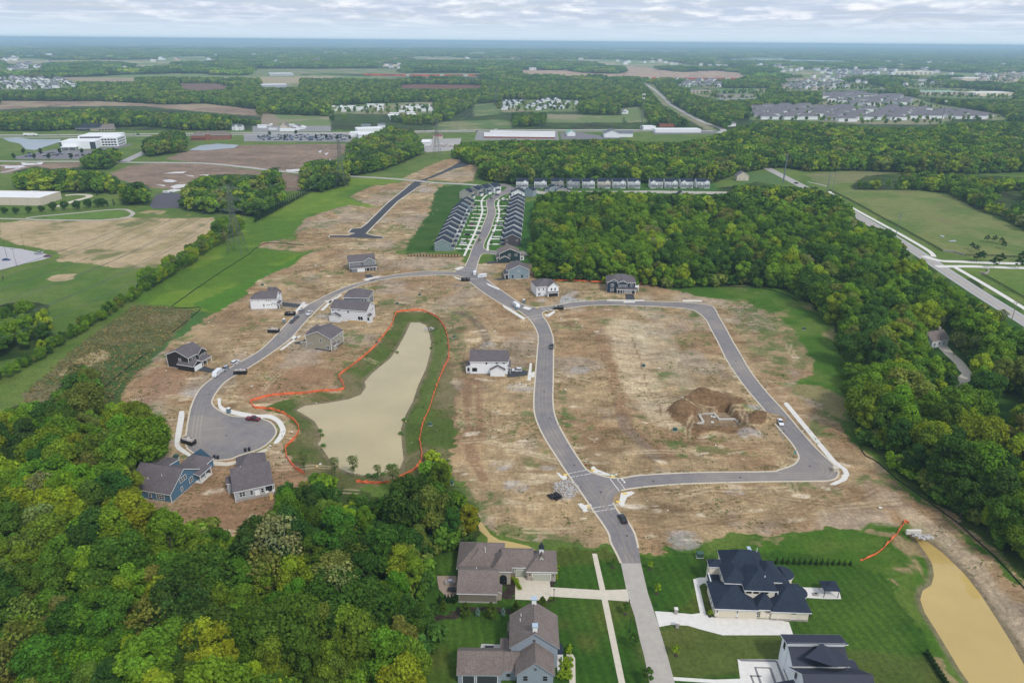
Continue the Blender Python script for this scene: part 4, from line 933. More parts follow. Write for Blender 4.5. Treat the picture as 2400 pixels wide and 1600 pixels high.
# hedgerow under the power line
rngh = np.random.default_rng(5)
hp = WP(smooth(D('545 540 520 548 500 562 470 580 440 602 410 622 380 638 350 655 330 668 300 688 270 708 240 728 210 745 180 765 150 785 120 803 80 828 40 852 -20 885'), 6))
hx, hy, hh = [], [], []
for i, p in enumerate(hp):
    for k in range(2):
        hx.append(p[0] + rngh.uniform(-3, 3)); hy.append(p[1] + rngh.uniform(-3, 3)); f = i / len(hp); hh.append(rngh.uniform(12, 17) if f < .08 else rngh.uniform(7, 12) if f < .42 else rngh.uniform(3.5, 6.5))
add((np.array(hx), np.array(hy), np.array(hh)))
for s in ('500 560 15', '520 545 16', '525 548 12'):
    a = [float(q) for q in s.split()]; p = at(a[0], a[1]); add((np.array([p.x]), np.array([p.y]), np.array([a[2]])))
X = np.concatenate(X); Y = np.concatenate(Y); Hh = np.concatenate(Hh)
dd = np.hypot(X, Y); order = np.argsort(dd); X, Y, Hh, dd = X[order], Y[order], Hh[order], dd[order]
pb = proj(np.stack([X, Y, Hh * .5], -1))
vis = (pb[:, 0] > -30) & (pb[:, 0] < W_ + 30) & (pb[:, 1] < H_ + 45)
rngc = np.random.default_rng(77); ci = choose_colour(X, Y, rngc, NEARW)
near_i = np.where(vis)[0][:292]; rest = np.setdiff1d(np.arange(len(X)), near_i)
crown_of = {}; trunk_of = {}
SHAPES = ['round_a', 'round_b', 'tall_a', 'tall_b', 'broad_a', 'vase_a', 'round_a', 'tall_a']
def plant(key, x, y, h, rz, tint, name, label, cat, group, parts=True, w=1.0, z=None):
    cm, tm, H0, r0 = PROTO[key]; s = h / H0
    t = empty(name, (x, y, gz(x, y) if z is None else z), rz, label, cat, group); t.scale = (s * w, s * w, s)
    c = link_obj('crown', cm, t); c['tint'] = tint; c.color = (*tint, 1)
    k = link_obj('trunk', tm, t)
    return t, c, k
def where(px, py):
    if px < 1130:
        if py < 1150 and px < 380: a = 'in the wood left of the turning circle'
        elif px > 640 and py < 1210: a = 'at the lower end of the long pond'
        elif py < 1290: a = 'in the wood below the two new houses'
        elif px > 780: a = 'at the lawn edge of the left wood'
        elif px > 400: a = 'in the middle of the lower left wood'
        else: a = 'in the lower left corner wood'
    else:
        if py < 700: a = 'in the wood behind the navy house'
        elif py < 900: a = 'in the right wood beside the grass strip'
        elif py < 1100: a = 'in the right wood above the grey shed'
        else: a = 'in the right wood beside the haul road'
    return a
SHN = {'round_a': 'round', 'round_b': 'round', 'tall_a': 'tall', 'tall_b': 'slender', 'broad_a': 'broad', 'vase_a': 'open', 'thin_a': 'pale limbed', 'thin_b': 'thin leaved'}
rt = random.Random(99)
wood_cells = {}
for i in near_i:
    nm = PN[ci[i]]; key = rt.choice(SHAPES)
    if nm == 'pale green': key = 'thin_a'
    elif rt.random() < .08: key = 'thin_b'; nm = 'olive green'
    tint = tuple(float(v) * rt.uniform(.85, 1.15) for v in PAL[nm])
    b = proj([X[i], Y[i], Hh[i] * .6])
    lab = '%s %s tree %s' % (SHN[key], nm, where(b[0], b[1]))
    t, c, k = plant(key, float(X[i]), float(Y[i]), float(Hh[i]), rt.uniform(0, 6.28), tint, 'broadleaf_tree', lab, 'tree', 'broadleaf trees of the near woods', w=rt.uniform(.86, 1.12))
# ---- everything farther off: one mass, grown on points
def gn_scatter(name, pts, scl, tint, protos, pick, rot, label, z=None):
    me = bpy.data.meshes.new(name); n = len(pts)
    me.vertices.add(n); me.vertices.foreach_set('co', np.asarray(pts, np.float32).ravel())
    a = me.attributes.new('tint', 'FLOAT_COLOR', 'POINT'); a.data.foreach_set('color', np.concatenate([tint, np.ones((n, 1))], 1).ravel().astype(np.float32))
    a = me.attributes.new('pick', 'INT', 'POINT'); a.data.foreach_set('value', pick.astype(np.int32))
    a = me.attributes.new('scl', 'FLOAT_VECTOR', 'POINT'); a.data.foreach_set('vector', np.asarray(scl, np.float32).ravel())
    a = me.attributes.new('rot', 'FLOAT', 'POINT'); a.data.foreach_set('value', rot.astype(np.float32))
    o = link_obj(name, me, kind='stuff', label=label)
    g = bpy.data.node_groups.new(name, 'GeometryNodeTree'); g.interface.new_socket('Geometry', in_out='INPUT', socket_type='NodeSocketGeometry'); g.interface.new_socket('Geometry', in_out='OUTPUT', socket_type='NodeSocketGeometry')
    n_, l_ = g.nodes, g.links; gi = n_.new('NodeGroupInput'); go = n_.new('NodeGroupOutput'); ip = n_.new('GeometryNodeInstanceOnPoints'); gt = n_.new('GeometryNodeGeometryToInstance')
    for ob in reversed(protos):
        oi = n_.new('GeometryNodeObjectInfo'); oi.inputs['Object'].default_value = ob; oi.transform_space = 'ORIGINAL'
        l_.new(oi.outputs['Geometry'], gt.inputs[0])
    def attr(nm, ty):
        q = n_.new('GeometryNodeInputNamedAttribute'); q.data_type = ty; q.inputs['Name'].default_value = nm
        return next(s for s in q.outputs if s.enabled and s.name == 'Attribute')
    l_.new(gi.outputs[0], ip.inputs['Points']); l_.new(gt.outputs[0], ip.inputs['Instance']); ip.inputs['Pick Instance'].default_value = True
    l_.new(attr('pick', 'INT'), ip.inputs['Instance Index']); l_.new(attr('scl', 'FLOAT_VECTOR'), ip.inputs['Scale'])
    cx = n_.new('ShaderNodeCombineXYZ'); l_.new(attr('rot', 'FLOAT'), cx.inputs[2]); l_.new(cx.outputs[0], ip.inputs['Rotation']); l_.new(ip.outputs[0], go.inputs[0])
    md = o.modifiers.new('scatter', 'NODES'); md.node_group = g; return o
def src_obj(me):
    return bpy.data.objects.new(me.name, me)      # a shape to grow from, not placed in the scene
rr = np.random.default_rng(4)
def tints(x, y, w, j=.15):
    c = PV[choose_colour(x, y, rr, w)] * 1.22; return np.clip(c * rr.uniform(1 - j, 1 + j, (len(x), 1)), 0, 1)
srcs_near = [src_obj(PROTO[k][0]) for k in ('round_a', 'tall_a', 'broad_a', 'tall_b', 'vase_a')] 
H0s = np.array([PROTO[k][2] for k in ('round_a', 'tall_a', 'broad_a', 'tall_b', 'vase_a')])
m1 = rest[dd[rest] < 620]; pk = rr.integers(0, 5, len(m1)); s = Hh[m1] / H0s[pk]
sc_ = np.stack([s * rr.uniform(.85, 1.15, len(m1)), s * rr.uniform(.85, 1.15, len(m1)), s], -1)
gn_scatter('woodland', np.stack([X[m1], Y[m1], 0 * m1], -1), sc_, tints(X[m1], Y[m1], NEARW), srcs_near, pk, rr.uniform(0, 6.28, len(m1)), 'dense green broadleaf wood in the middle distance behind the new houses')
ux, uy, uh = (np.concatenate(v) for v in zip(scatter(W_C, 5.2, 91, 3.5, 8, CLEAR, .3), scatter(W_SW, 5.2, 92, 3.5, 7, CLEAR, .3), scatter(W_N, 7, 93, 4, 9, CLEAR + OPEN, .3)))
upk = rr.integers(0, 2, len(ux)); us = uh / np.array([3.2, 15.5])[upk]
gn_scatter('undergrowth', np.stack([ux, uy, 0 * ux], -1), np.stack([us * 1.1, us * 1.1, us], -1), tints(ux, uy, (1, 2, 3, 4, 3, 2, .2, .1)), [src_obj(PROTO['shrub'][0]), src_obj(LOD[0])], upk, rr.uniform(0, 6.28, len(ux)), 'bushy undergrowth filling the woods under the trees')
m2 = rest[dd[rest] >= 620]
srcs_far = [src_obj(m) for m in LOD]
def far_arrays(x, y, h, w):
    s = h / 15.5; return np.stack([x, y, 0 * x], -1), np.stack([s * rr.uniform(.9, 1.2, len(x)), s * rr.uniform(.9, 1.2, len(x)), s], -1), tints(x, y, w), rr.integers(0, 5, len(x)), rr.uniform(0, 6.28, len(x))
xa, ya, ha = X[m2], Y[m2], Hh[m2]
bx_ = scatter(W_FAR, 11.0, 61, 11, 17, OPEN, box=(-2600, 2600, 1150, 2700))
sel = bx_[0] ** 2 < (bx_[1] * .95) ** 2
xa = np.concatenate([xa, bx_[0][sel]]); ya = np.concatenate([ya, bx_[1][sel]]); ha = np.concatenate([ha, bx_[2][sel]])
# garden and street trees thinly over the far settlements
ex = [scatter(o, 26, 300 + k, 6, 10) for k, o in enumerate(OPEN[11:21] + [OPEN[29], OPEN[30]])]
for e in ex: xa = np.concatenate([xa, e[0]]); ya = np.concatenate([ya, e[1]]); ha = np.concatenate([ha, e[2]])
p_, s_, t_, k_, r_ = far_arrays(xa, ya, ha, MIDW)
gn_scatter('distant_woods', p_, s_, t_, srcs_far, k_, r_, 'woods and tree belts on the plain beyond the building site')
CL = [src_obj(clump_mesh('wood_clump', 70 + k)) for k in range(4)]
c1_ = scatter(W_FAR, 40.0, 62, 10, 14, OPEN, box=(-7500, 7500, 2700, 8200)); sel = np.abs(c1_[0]) < c1_[1] * .95
x, y = c1_[0][sel], c1_[1][sel]; keep = fbm(x * .5, y * .35, 420, 4) < .575; x, y = x[keep], y[keep]
c2_ = scatter(W_FAR, 110.0, 63, 10, 14, OPEN, box=(-24000, 24000, 8200, 26000)); sel = np.abs(c2_[0]) < c2_[1] * .9
x2, y2 = c2_[0][sel], c2_[1][sel]; keep = fbm(x2 * .4, y2 * .3, 900, 4) < .62; x2, y2 = x2[keep], y2[keep]
xx = np.concatenate([x, x2]); yy = np.concatenate([y, y2]); ss = np.concatenate([np.full(len(x), 1.0), np.full(len(x2), 2.2)]) * rr.uniform(.85, 1.25, len(xx))
zz2 = gz_np(xx, yy)
gn_scatter('horizon_woods', np.stack([xx, yy, zz2], -1), np.stack([ss, ss, np.where(yy > 8200, 1.25, 1.0) * rr.uniform(.8, 1.3, len(xx))], -1), tints(xx, yy, (.4, .8, 1.5, 3, 3.5, 1.2, .3, .1), .25), CL, rr.integers(0, 4, len(xx)), rr.uniform(0, 6.28, len(xx)), 'unbroken woods reaching to the horizon')
print('trees', len(near_i), len(m1), len(xa), len(xx))
# ================================================================ HOUSES
def siding(name, col, lap=4.2, axis=2, amt=.10):
    """painted boards: fine level lines and slight unevenness"""
    m = bpy.data.materials.new(name); m.use_nodes = True; n, l = m.node_tree.nodes, m.node_tree.links; b = n['Principled BSDF']
    t = n.new('ShaderNodeTexCoord'); s = n.new('ShaderNodeSeparateXYZ'); l.new(t.outputs['Object'], s.inputs[0])
    f = M(n, l, 'FRACT', M(n, l, 'MULTIPLY', s.outputs[axis], lap))
    k = ramp(n, l, f, [(.0, G(1 - amt * 1.6)), (.14, G(1)), (.9, G(1 + amt * .3))])
    no = n.new('ShaderNodeTexNoise'); no.inputs['Scale'].default_value = .8; no.inputs['Detail'].default_value = 4; l.new(t.outputs['Object'], no.inputs['Vector'])
    k2 = ramp(n, l, no.outputs[0], [(.3, G(.93)), (.7, G(1.05))])
    l.new(MIX(n, l, 1.0, MIX(n, l, 1.0, (*col,), k, 'MULTIPLY'), k2, 'MULTIPLY'), b.inputs['Base Color']); b.inputs['Roughness'].default_value = .7; b.inputs['Specular IOR Level'].default_value = .25
    return m
def shingle(name, col, seam=None):
    m = bpy.data.materials.new(name); m.use_nodes = True; n, l = m.node_tree.nodes, m.node_tree.links; b = n['Principled BSDF']
    t = n.new('ShaderNodeTexCoord'); out = []
    for sc, lo, hi in ((3.2, .68, 1.34), (.35, .9, 1.1)):
        no = n.new('ShaderNodeTexNoise'); no.inputs['Scale'].default_value = sc; no.inputs['Detail'].default_value = 3; no.inputs['Roughness'].default_value = .7; l.new(t.outputs['Object'], no.inputs['Vector'])
        out.append(ramp(n, l, no.outputs[0], [(.32, G(lo)), (.68, G(hi))]))
    c = MIX(n, l, 1.0, MIX(n, l, 1.0, (*col,), out[0], 'MULTIPLY'), out[1], 'MULTIPLY')
    if not seam:
        s = n.new('ShaderNodeSeparateXYZ'); l.new(t.outputs['Object'], s.inputs[0])
        f = M(n, l, 'FRACT', M(n, l, 'MULTIPLY', s.outputs[2], 5.5)); c = MIX(n, l, 1.0, c, ramp(n, l, f, [(.0, G(.78)), (.25, G(1.03))]), 'MULTIPLY')
    l.new(c, b.inputs['Base Color']); b.inputs['Roughness'].default_value = .92; b.inputs['Specular IOR Level'].default_value = .15
    return m
WALLC = {'white': (.80, .82, .84), 'blue': (.085, .17, .25), 'light grey': (.42, .44, .48), 'charcoal': (.030, .028, .030), 'grey': (.20, .215, .23), 'beige': (.33, .30, .235), 'light blue': (.22, .29, .33), 'navy': (.020, .032, .062),
         'dark green': (.022, .045, .052), 'sage': (.20, .27, .27), 'plum': (.085, .075, .085), 'cream': (.74, .67, .55), 'greige': (.38, .36, .31), 'farm grey': (.28, .32, .37), 'taupe': (.21, .185, .145), 'stone': (.40, .34, .28), 'brick': (.28, .10, .07), 'tan': (.60, .52, .42)}
for k, v in WALLC.items(): MT['wall ' + k] = siding('siding_' + k.replace(' ', '_'), v)
for k, v in {'grey': (.125, .108, .115), 'black': (.028, .034, .048), 'brown': (.175, .142, .128), 'navy': (.026, .035, .055), 'dark': (.055, .055, .065), 'violet': (.15, .135, .15), 'slate': (.15, .165, .185)}.items(): MT['roof ' + k] = shingle('shingles_' + k, v)
mk('trim', (.82, .83, .83), .6); mk('glass', (.018, .022, .028), .08, spec=.6); mk('foundation', (.38, .36, .33), .9, var=.2, scale=2); mk('dark_metal', (.03, .03, .035), .4, metal=.4)
mk('garage_white', (.78, .79, .80), .6); mk('garage_cream', (.66, .59, .46), .6); mk('garage_sage', (.42, .43, .36), .6); mk('garage_dark', (.05, .055, .065), .5); mk('stonework', (.22, .20, .19), .9, scale=2.2, col2=(.50, .45, .40))
mk('timber', (.52, .36, .16), .8, var=.2, scale=2); mk('chimney_cap', (.50, .60, .68), .35, metal=.5)
_wc = {}
def window_mesh(w, h, cols, rows, frame='trim', proud=.07):
    key = (round(w, 2), round(h, 2), cols, rows, frame)
    if key in _wc: return _wc[key]
    f = MB(); t = .11; d = proud
    f.box(-w / 2 - t, w / 2 + t, -d, 0, -t, 0).box(-w / 2 - t, w / 2 + t, -d, 0, h, h + t).box(-w / 2 - t, -w / 2, -d, 0, 0, h).box(w / 2, w / 2 + t, -d, 0, 0, h)
    for c in range(1, cols): x = -w / 2 + w * c / cols; f.box(x - .055, x + .055, -d + .01, 0, 0, h)
    for r in range(1, rows):
        z = h * r / rows
        for c in range(cols): f.box(-w / 2 + w * c / cols + .055 * (c > 0), -w / 2 + w * (c + 1) / cols - .055 * (c < cols - 1), -d + .015, 0, z - .04, z + .04)
    p = MB(); p.box(-w / 2, w / 2, -.03, .02, 0, h)
    _wc[key] = (f.mesh('window', MT[frame]), p.mesh('pane', MT['glass'])); return _wc[key]
FACE = {'S': 0, 'E': 90, 'N': 180, 'W': 270}
class House:
    def __init__(s, name, label, cat, origin, rz=0, wall='white', roof='grey', group=None, trim='trim'):
        s.root = empty(name, origin, rz, label, cat, group); s.wm = [MT['wall ' + wall]]; s.rm = MT['roof ' + roof] if ('roof ' + roof) in MT else MT[roof]
        s.w = MB(); s.r = MB(); s.f = MB(); s.tm = MT[trim]; s.found = MB(); s.detail = True
    def mi(s, m):
        mm = MT['wall ' + m] if ('wall ' + m) in MT else MT[m]
        if mm not in s.wm: s.wm.append(mm)
        return s.wm.index(mm)
    def roof(s, x0, x1, y0, y1, z, rise, kind, over=.4, m=None):
        X0, X1, Y0, Y1 = x0 - over, x1 + over, y0 - over, y1 + over; r = s.r; xm, ym = (X0 + X1) / 2, (Y0 + Y1) / 2; z = z - .02
        a, b, c, d = (X0, Y0, z), (X1, Y0, z), (X1, Y1, z), (X0, Y1, z)
        if kind == 'gx':
            p, q = (X0, ym, z + rise), (X1, ym, z + rise); r.face([a, b, q, p]).face([c, d, p, q]); ol = [a, b, q, c, d, p]
        elif kind == 'gy':
            p, q = (xm, Y0, z + rise), (xm, Y1, z + rise); r.face([a, p, q, d]).face([b, c, q, p]); ol = [a, p, b, c, q, d]
        elif kind in ('hip', 'hipE', 'hipW', 'hipS', 'hipN'):
            if (X1 - X0) >= (Y1 - Y0):
                k = (Y1 - Y0) / 2; kw = 0 if kind == 'hipE' else k; ke = 0 if kind == 'hipW' else k
                p, q = (X0 + kw, ym, z + rise), (X1 - ke, ym, z + rise)
                r.face([a, b, q, p]).face([c, d, p, q]); ol = [a, b]
                if ke: r.face([b, c, q])
                else: ol.append(q)
                ol += [c, d]
                if kw: r.face([d, a, p])
                else: ol.append(p)
            else:
                k = (X1 - X0) / 2; kk = 0 if kind == 'hipN' else k; kn = 0 if kind == 'hipS' else k
                p, q = (xm, Y0 + kk, z + rise), (xm, Y1 - kn, z + rise); r.face([a, p, q, d]).face([b, c, q, p]); ol = [a]
                if kk: r.face([a, b, p])
                else: ol.append(p)
                ol += [b, c]
                if kn: r.face([c, d, q])
                else: ol.append(q)
                ol.append(d)
        elif kind in ('shS', 'shE', 'shW', 'shN'):
            hi = {'shS': (0, 0, 1, 1), 'shN': (1, 1, 0, 0), 'shE': (1, 0, 0, 1), 'shW': (0, 1, 1, 0)}[kind]
            P = [(p[0], p[1], p[2] + rise * h) for p, h in zip((a, b, c, d), hi)]; r.face(P); ol = P
        else:
            r.face([a, b, c, d]); ol = [a, b, c, d]
        for i in range(len(ol)):
            u, v = ol[i], ol[(i + 1) % len(ol)]
            s.f.face([(u[0], u[1], u[2] + .02), (v[0], v[1], v[2] + .02), (v[0], v[1], v[2] - .26), (u[0], u[1], u[2] - .26)])
    def block(s, x0, x1, y0, y1, eave, kind='gx', rise=2.6, wall=None, z0=-.3, over=.4, found=0):
        m = s.mi(wall) if wall else 0; w = s.w
        w.box(x0, x1, y0, y1, z0, eave, m); xm, ym = (x0 + x1) / 2, (y0 + y1) / 2
        k = 1 - over / ((y1 - y0) / 2 + over) if kind in ('gx', 'hipE', 'hipW') else 1 - over / ((x1 - x0) / 2 + over)
        zr = eave + rise - .06; ze = eave + rise * (1 - k) - .06
        if kind == 'gx' or kind == 'hipW': w.face([(x1, y0, eave), (x1, y1, eave), (x1, y1, ze), (x1, ym, zr), (x1, y0, ze)], m)
        if kind == 'gx' or kind == 'hipE': w.face([(x0, y1, eave), (x0, y0, eave), (x0, y0, ze), (x0, ym, zr), (x0, y1, ze)], m)
        if kind == 'gy' or kind == 'hipN': w.face([(x0, y0, eave), (x1, y0, eave), (x1, y0, ze), (xm, y0, zr), (x0, y0, ze)], m)
        if kind == 'gy' or kind == 'hipS': w.face([(x1, y1, eave), (x0, y1, eave), (x0, y1, ze), (xm, y1, zr), (x1, y1, ze)], m)
        if kind in ('shS', 'shN', 'shE', 'shW'):
            hi = {'shS': (0, 0, 1, 1), 'shN': (1, 1, 0, 0), 'shE': (1, 0, 0, 1), 'shW': (0, 1, 1, 0)}[kind]; C4 = [(x0, y0), (x1, y0), (x1, y1), (x0, y1)]
            for i in range(4):
                j = (i + 1) % 4
                if hi[i] or hi[j]: w.face([(*C4[i], eave - .02), (*C4[j], eave - .02), (*C4[j], eave + rise * hi[j] * .96 - .03), (*C4[i], eave + rise * hi[i] * .96 - .03)], m)
        if kind: s.roof(x0, x1, y0, y1, eave, rise, kind, over)
        if found: s.found.box(x0 - .04, x1 + .04, y0 - .04, y1 + .04, -.3, found)
    def at(s, face, x, y, z): return s
    def place(s, name, me, face, x, y, z, parent=None):
        o = link_obj(name, me, s.root); o.location = (x, y, z); o.rotation_euler = (0, 0, R(FACE[face])); return o
    def win(s, face, x, y, z, w=.9, h=1.4, cols=1, rows=2, frame='trim'):
        f, p = window_mesh(w, h, cols, rows, frame); o = s.place('window', f, face, x, y, z); link_obj('pane', p, o)
    def wins(s, face, base, xs, z, w=.9, h=1.4, cols=1, rows=2, frame='trim'):
        for v in xs: s.win(face, v if face in 'SN' else base, base if face in 'SN' else v, z, w, h, cols, rows, frame)
    def garage(s, face, x, y, w=4.9, h=2.3, m='garage_white', z=0.02):
        key = ('g', w, h, m)
        if key not in _wc:
            b = MB(); b.box(-w / 2, w / 2, -.04, .02, 0, h); 
            for i in range(1, 4): b.box(-w / 2 + .02, w / 2 - .02, -.055, -.04, h * i / 4 - .02, h * i / 4 + .02)
            f = MB(); f.box(-w / 2 - .14, -w / 2, -.08, 0, 0, h + .14).box(w / 2, w / 2 + .14, -.08, 0, 0, h + .14).box(-w / 2, w / 2, -.08, 0, h, h + .14)
            _wc[key] = (b.mesh('garage_door', MT[m]), f.mesh('door_frame', MT['trim']))
        a, b = _wc[key]; o = s.place('garage_door', a, face, x, y, z); link_obj('door_frame', b, o)
    def door(s, face, x, y, z=.2, m='dark_metal', w=1.0):
        key = ('d', m, w)
        if key not in _wc: _wc[key] = (MB().box(-w / 2, w / 2, -.05, .02, 0, 2.1).mesh('front_door', MT[m]), MB().box(w / 2 - .16, w / 2 - .1, -.1, -.05, .95, 1.1).mesh('door_handle', MT['chimney_cap']))
        o = s.place('front_door', _wc[key][0], face, x, y, z); link_obj('door_handle', _wc[key][1], o)
    def extra(s, name, mb, m): return mb.build(name, m if not isinstance(m, str) else MT[m], s.root)
    def done(s):
        if s.w.v: s.w.build('wall', s.wm, s.root)
        if s.r.v: s.r.build('roof', s.rm, s.root)
        if s.f.v: s.f.build('fascia', s.tm, s.root)
        if s.found.v: s.found.build('foundation', MT['foundation'], s.root)
        return s.root
def corner_trim(h, x0, x1, y0, y1, z1, z0=0):
    b = MB()
    for x in (x0, x1):
        for y in (y0, y1): b.box(x - .09, x + .09, y - .09, y + .09, z0, z1 - .03)
    h.extra('corner_board', b, 'trim')
def base(p1, p2, z=0):
    a, b = at(*p1), at(*p2); return (a.x, a.y, gz(a.x, a.y) if z is None else z), math.atan2(b.y - a.y, b.x - a.x), (b - a).length
def porch(h, face, x0, x1, y0, y1, z=2.9, rise=.9, kind='shS', n=3, post='trim', slabh=.25, pr=.11):
    h.roof(x0, x1, y0, y1, z, rise, kind, .2)
    b = MB()
    if face in 'SN':
        y = y0 + .15 if face == 'S' else y1 - .15; P = [(x0 + .2 + (x1 - x0 - .4) * i / max(n - 1, 1), y) for i in range(n)]
    else:
        x = x0 + .15 if face == 'W' else x1 - .15; P = [(x, y0 + .2 + (y1 - y0 - .4) * i / max(n - 1, 1)) for i in range(n)]
    for p in P: b.box(p[0] - pr, p[0] + pr, p[1] - pr, p[1] + pr, slabh, z - .25)
    h.extra('porch_post', b, post)
    h.extra('porch_floor', MB().box(x0, x1, y0, y1, -.2, slabh), 'new_concrete')
# ---- small two-storey house; its street side is E, W or S
def row_house(label, p, rz, W, L, wall, roof, front, eave=5.8, rise=3.3, group=None, wing='', detail=1, gar='garage_white'):
    """p: middle of the wall that faces the camera; gable wall W wide, L deep"""
    h = House('row_house', label, 'house', (p[0], p[1], gz(p[0], p[1])), rz, wall, roof, group)
    x0, x1 = -W / 2, W / 2
    if front in 'EW':
        h.block(x0, x1, 0, L, eave, 'gy', rise); sg = 1 if front == 'E' else -1
        X = x1 if sg > 0 else x0
        # street wing with garage and hipped porch roof
        a, b = (X, X + 2.6) if sg > 0 else (X - 2.6, X)
        h.block(a, b, 1.2, L - 3.2, 2.7, 'hip', 1.3, over=.3)
        h.garage(front, X + sg * 2.6, 1.2 + (L - 4.4) / 2, 4.6 if L > 9.5 else 3.6, 2.2, gar)
        h.door(front, X, L - 1.6); h.wins(front, X, (2.2, 5.0, L - 2.2), 3.5)
        ex = X + sg * .9
        h.w.box(min(X, ex), max(X, ex), 2.6, 6.2, 2.7, eave - .2); h.roof(min(X, ex) - .01, max(X, ex), 2.6, 6.2, eave - .25, 1.6, 'gx', .25); h.wins(front, ex, (3.4, 5.2), 3.5)
        h.wins('S', 0, (x0 + 2, x1 - 2.6), 3.6, .9, 1.3); h.wins('S', 0, (x0 + 2.2,), .9, .9, 1.3); h.wins('W' if sg > 0 else 'E', x0 if sg > 0 else x1, (2, 5, 8), 3.6); h.wins('W' if sg > 0 else 'E', x0 if sg > 0 else x1, (3, 7), .9, 1.5, 1.5, 2)
    else:
        h.block(x0, x1, 0, L, eave, 'gx', rise); gx_ = x1 - 3.1 if wing != 'l' else x0 + 3.1; ox = x0 + 2.6 if wing != 'l' else x1 - 2.6
        h.w.box(gx_ - 2.7, gx_ + 2.7, -1.4, 0, -.3, eave - .1); h.roof(gx_ - 2.7, gx_ + 2.7, -1.4, L * .45, eave - .15, 2.1, 'hipN', .3)
        h.w.face([(gx_ - 2.7, -1.4, eave - .1), (gx_ + 2.7, -1.4, eave - .1), (gx_, -1.4, eave + 1.72)], 0)
        h.garage('S', gx_, -1.4, 4.8, 2.25, gar); h.wins('S', -1.4, (gx_ - 1.6, gx_, gx_ + 1.6), 3.6)
        h.roof(x0, x1, -2.6, -1.4 + .01, 2.75, .8, 'shS', .15); b = MB()
        for q in (ox - 2, ox, ox + 2): b.box(q - .1, q + .1, -2.5, -2.3, 0, 2.6)
        h.extra('porch_post', b, 'trim'); h.door('S', ox, 0); h.wins('S', 0, (ox - 1.4, ox + 1.5), .9, .9, 1.5); h.wins('S', 0, (ox - 1.5, ox, ox + 1.5), 3.6)
        h.wins('W', x0, (3, 7), 3.6); h.wins('W', x0, (5,), .9); h.wins('E', x1, (3, 7), 3.6)
    return h.done()
def z6(zx, zy): return ((1010 + zx / 6.532) * .98, (420 + zy / 6.532) * .98)
LW = ['sage', 'greige', 'light grey', 'white', 'greige', 'white', 'light grey', 'sage', 'white', 'light blue', 'greige']
a0, a1 = at(*z6(178, 1102)), at(*z6(440, 560))
for i in range(11):
    t = i / 8; p = a0.lerp(a1, t)
    if i > 8: p = p + Vector((1.5 * (i - 8), 0, 0))
    row_house('%s gable house in the left row of the north street' % LW[i] if i else 'sage green gable house at the near end of the left row', p, R(0), 11.6, 10.2, LW[i], 'navy', 'E', group='houses in the left row of the north street')
a0, a1 = at(*z6(1245, 1022)), at(*z6(1335, 400))
RW = ['plum', 'white', 'white', 'light grey', 'white', 'white', 'tan', 'greige', 'white', 'light grey', 'white']
for i in range(10):
    p = a0.lerp(a1, i / 9)
    row_house('%s gable house in the right row of the north street' % RW[i] if i else 'plum grey gable house at the near end of the right row', p, R(0), 12.4, 10.6, RW[i], 'navy', 'W', group='houses in the right row of the north street')
for i, (zx, zy, rz, wc) in enumerate(((520, 300, -18, 'greige'), (640, 258, -28, 'greige'), (770, 228, -35, 'sage'), (905, 205, -42, 'white'))):
    row_house(['pale gable house where the left row starts to bend', 'grey house second in the bend of the left row', 'green house third in the bend of the left row', 'white gabled house at the far end of the bend'][i], at(*z6(zx, zy)), R(rz), 11.0, 10.2, wc, 'navy', 'E', group='houses in the left row of the north street')
row_house('white gable house at the far end of the right row', at(*z6(1330, 300)), R(-4), 12, 10.5, 'white', 'navy', 'W'); row_house('light blue house behind the far end of the right row', at(*z6(1470, 270)), R(-22), 12, 10.5, 'light blue', 'navy', 'W')
def z7(zx, zy): return ((1180 + zx / 4.704) * .98, (400 + zy / 4.704) * .98)
BW = ['white', 'white', 'greige', 'light grey', 'white', 'cream', 'white', 'white', 'white', 'white', 'white', 'white']
for i, (xa, xb) in enumerate(((145, 268), (345, 470), (535, 658), (705, 832), (875, 1000), (1045, 1172), (1208, 1340), (1375, 1500), (1620, 1748), (1782, 1912), (1955, 2082), (2130, 2265))):
    row_house('%s two storey house with navy roof in the back row' % BW[i], at(*z7((xa + xb) / 2, 194)), R(0), (xb - xa) / 4.704 / 2.12, 10.5, BW[i], 'navy', 'S', group='houses in the back row behind the wood', wing='l' if i in (3, 8, 10) else '', eave=6.7, rise=2.8)
row_house('light blue hip roofed house in front of the back row', at(*z7(570, 236)), R(10), 13, 11, 'light blue', 'navy', 'W', eave=3.4, rise=2.8); row_house('beige low house in front of the back row', at(*z7(650, 250)), R(0), 12, 9, 'greige', 'navy', 'E', eave=3.2, rise=2.4)
row_house('dark roofed house half hidden in the wood by the back street', at(*z7(1960, 330)), R(0), 8, 9, 'white', 'navy', 'E', eave=5)
# drives and lawns between them
drv = MB()
def drive(p0, p1, w=3.0):
    a, b = at(*p0), at(*p1); t = (b - a).normalized(); nrm = Vector((-t.y, t.x, 0)) * w / 2
    drv.prism([(a + nrm)[:2], (b + nrm)[:2], (b - nrm)[:2], (a - nrm)[:2]], 0, .085)
for y0, xa, xb in ((1060, 380, 615), (1000, 430, 640), (915, 460, 690), (845, 500, 715), (775, 520, 760), (710, 560, 790), (645, 590, 800), (590, 620, 820), (530, 640, 845), (468, 650, 850), (412, 655, 850), (325, 650, 830)):
    drive(z6(xa, y0), z6(xb, y0 + 10), 2.9)
for y0, xa, xb in ((995, 880, 1060), (915, 900, 1060), (880, 950, 1080), (780, 930, 1110), (712, 940, 1120), (640, 980, 1130), (600, 990, 1160), (528, 1000, 1170), (465, 1000, 1180), (412, 990, 1190), (310, 1000, 1180)):
    drive(z6(xa, y0), z6(xb, y0), 2.9)
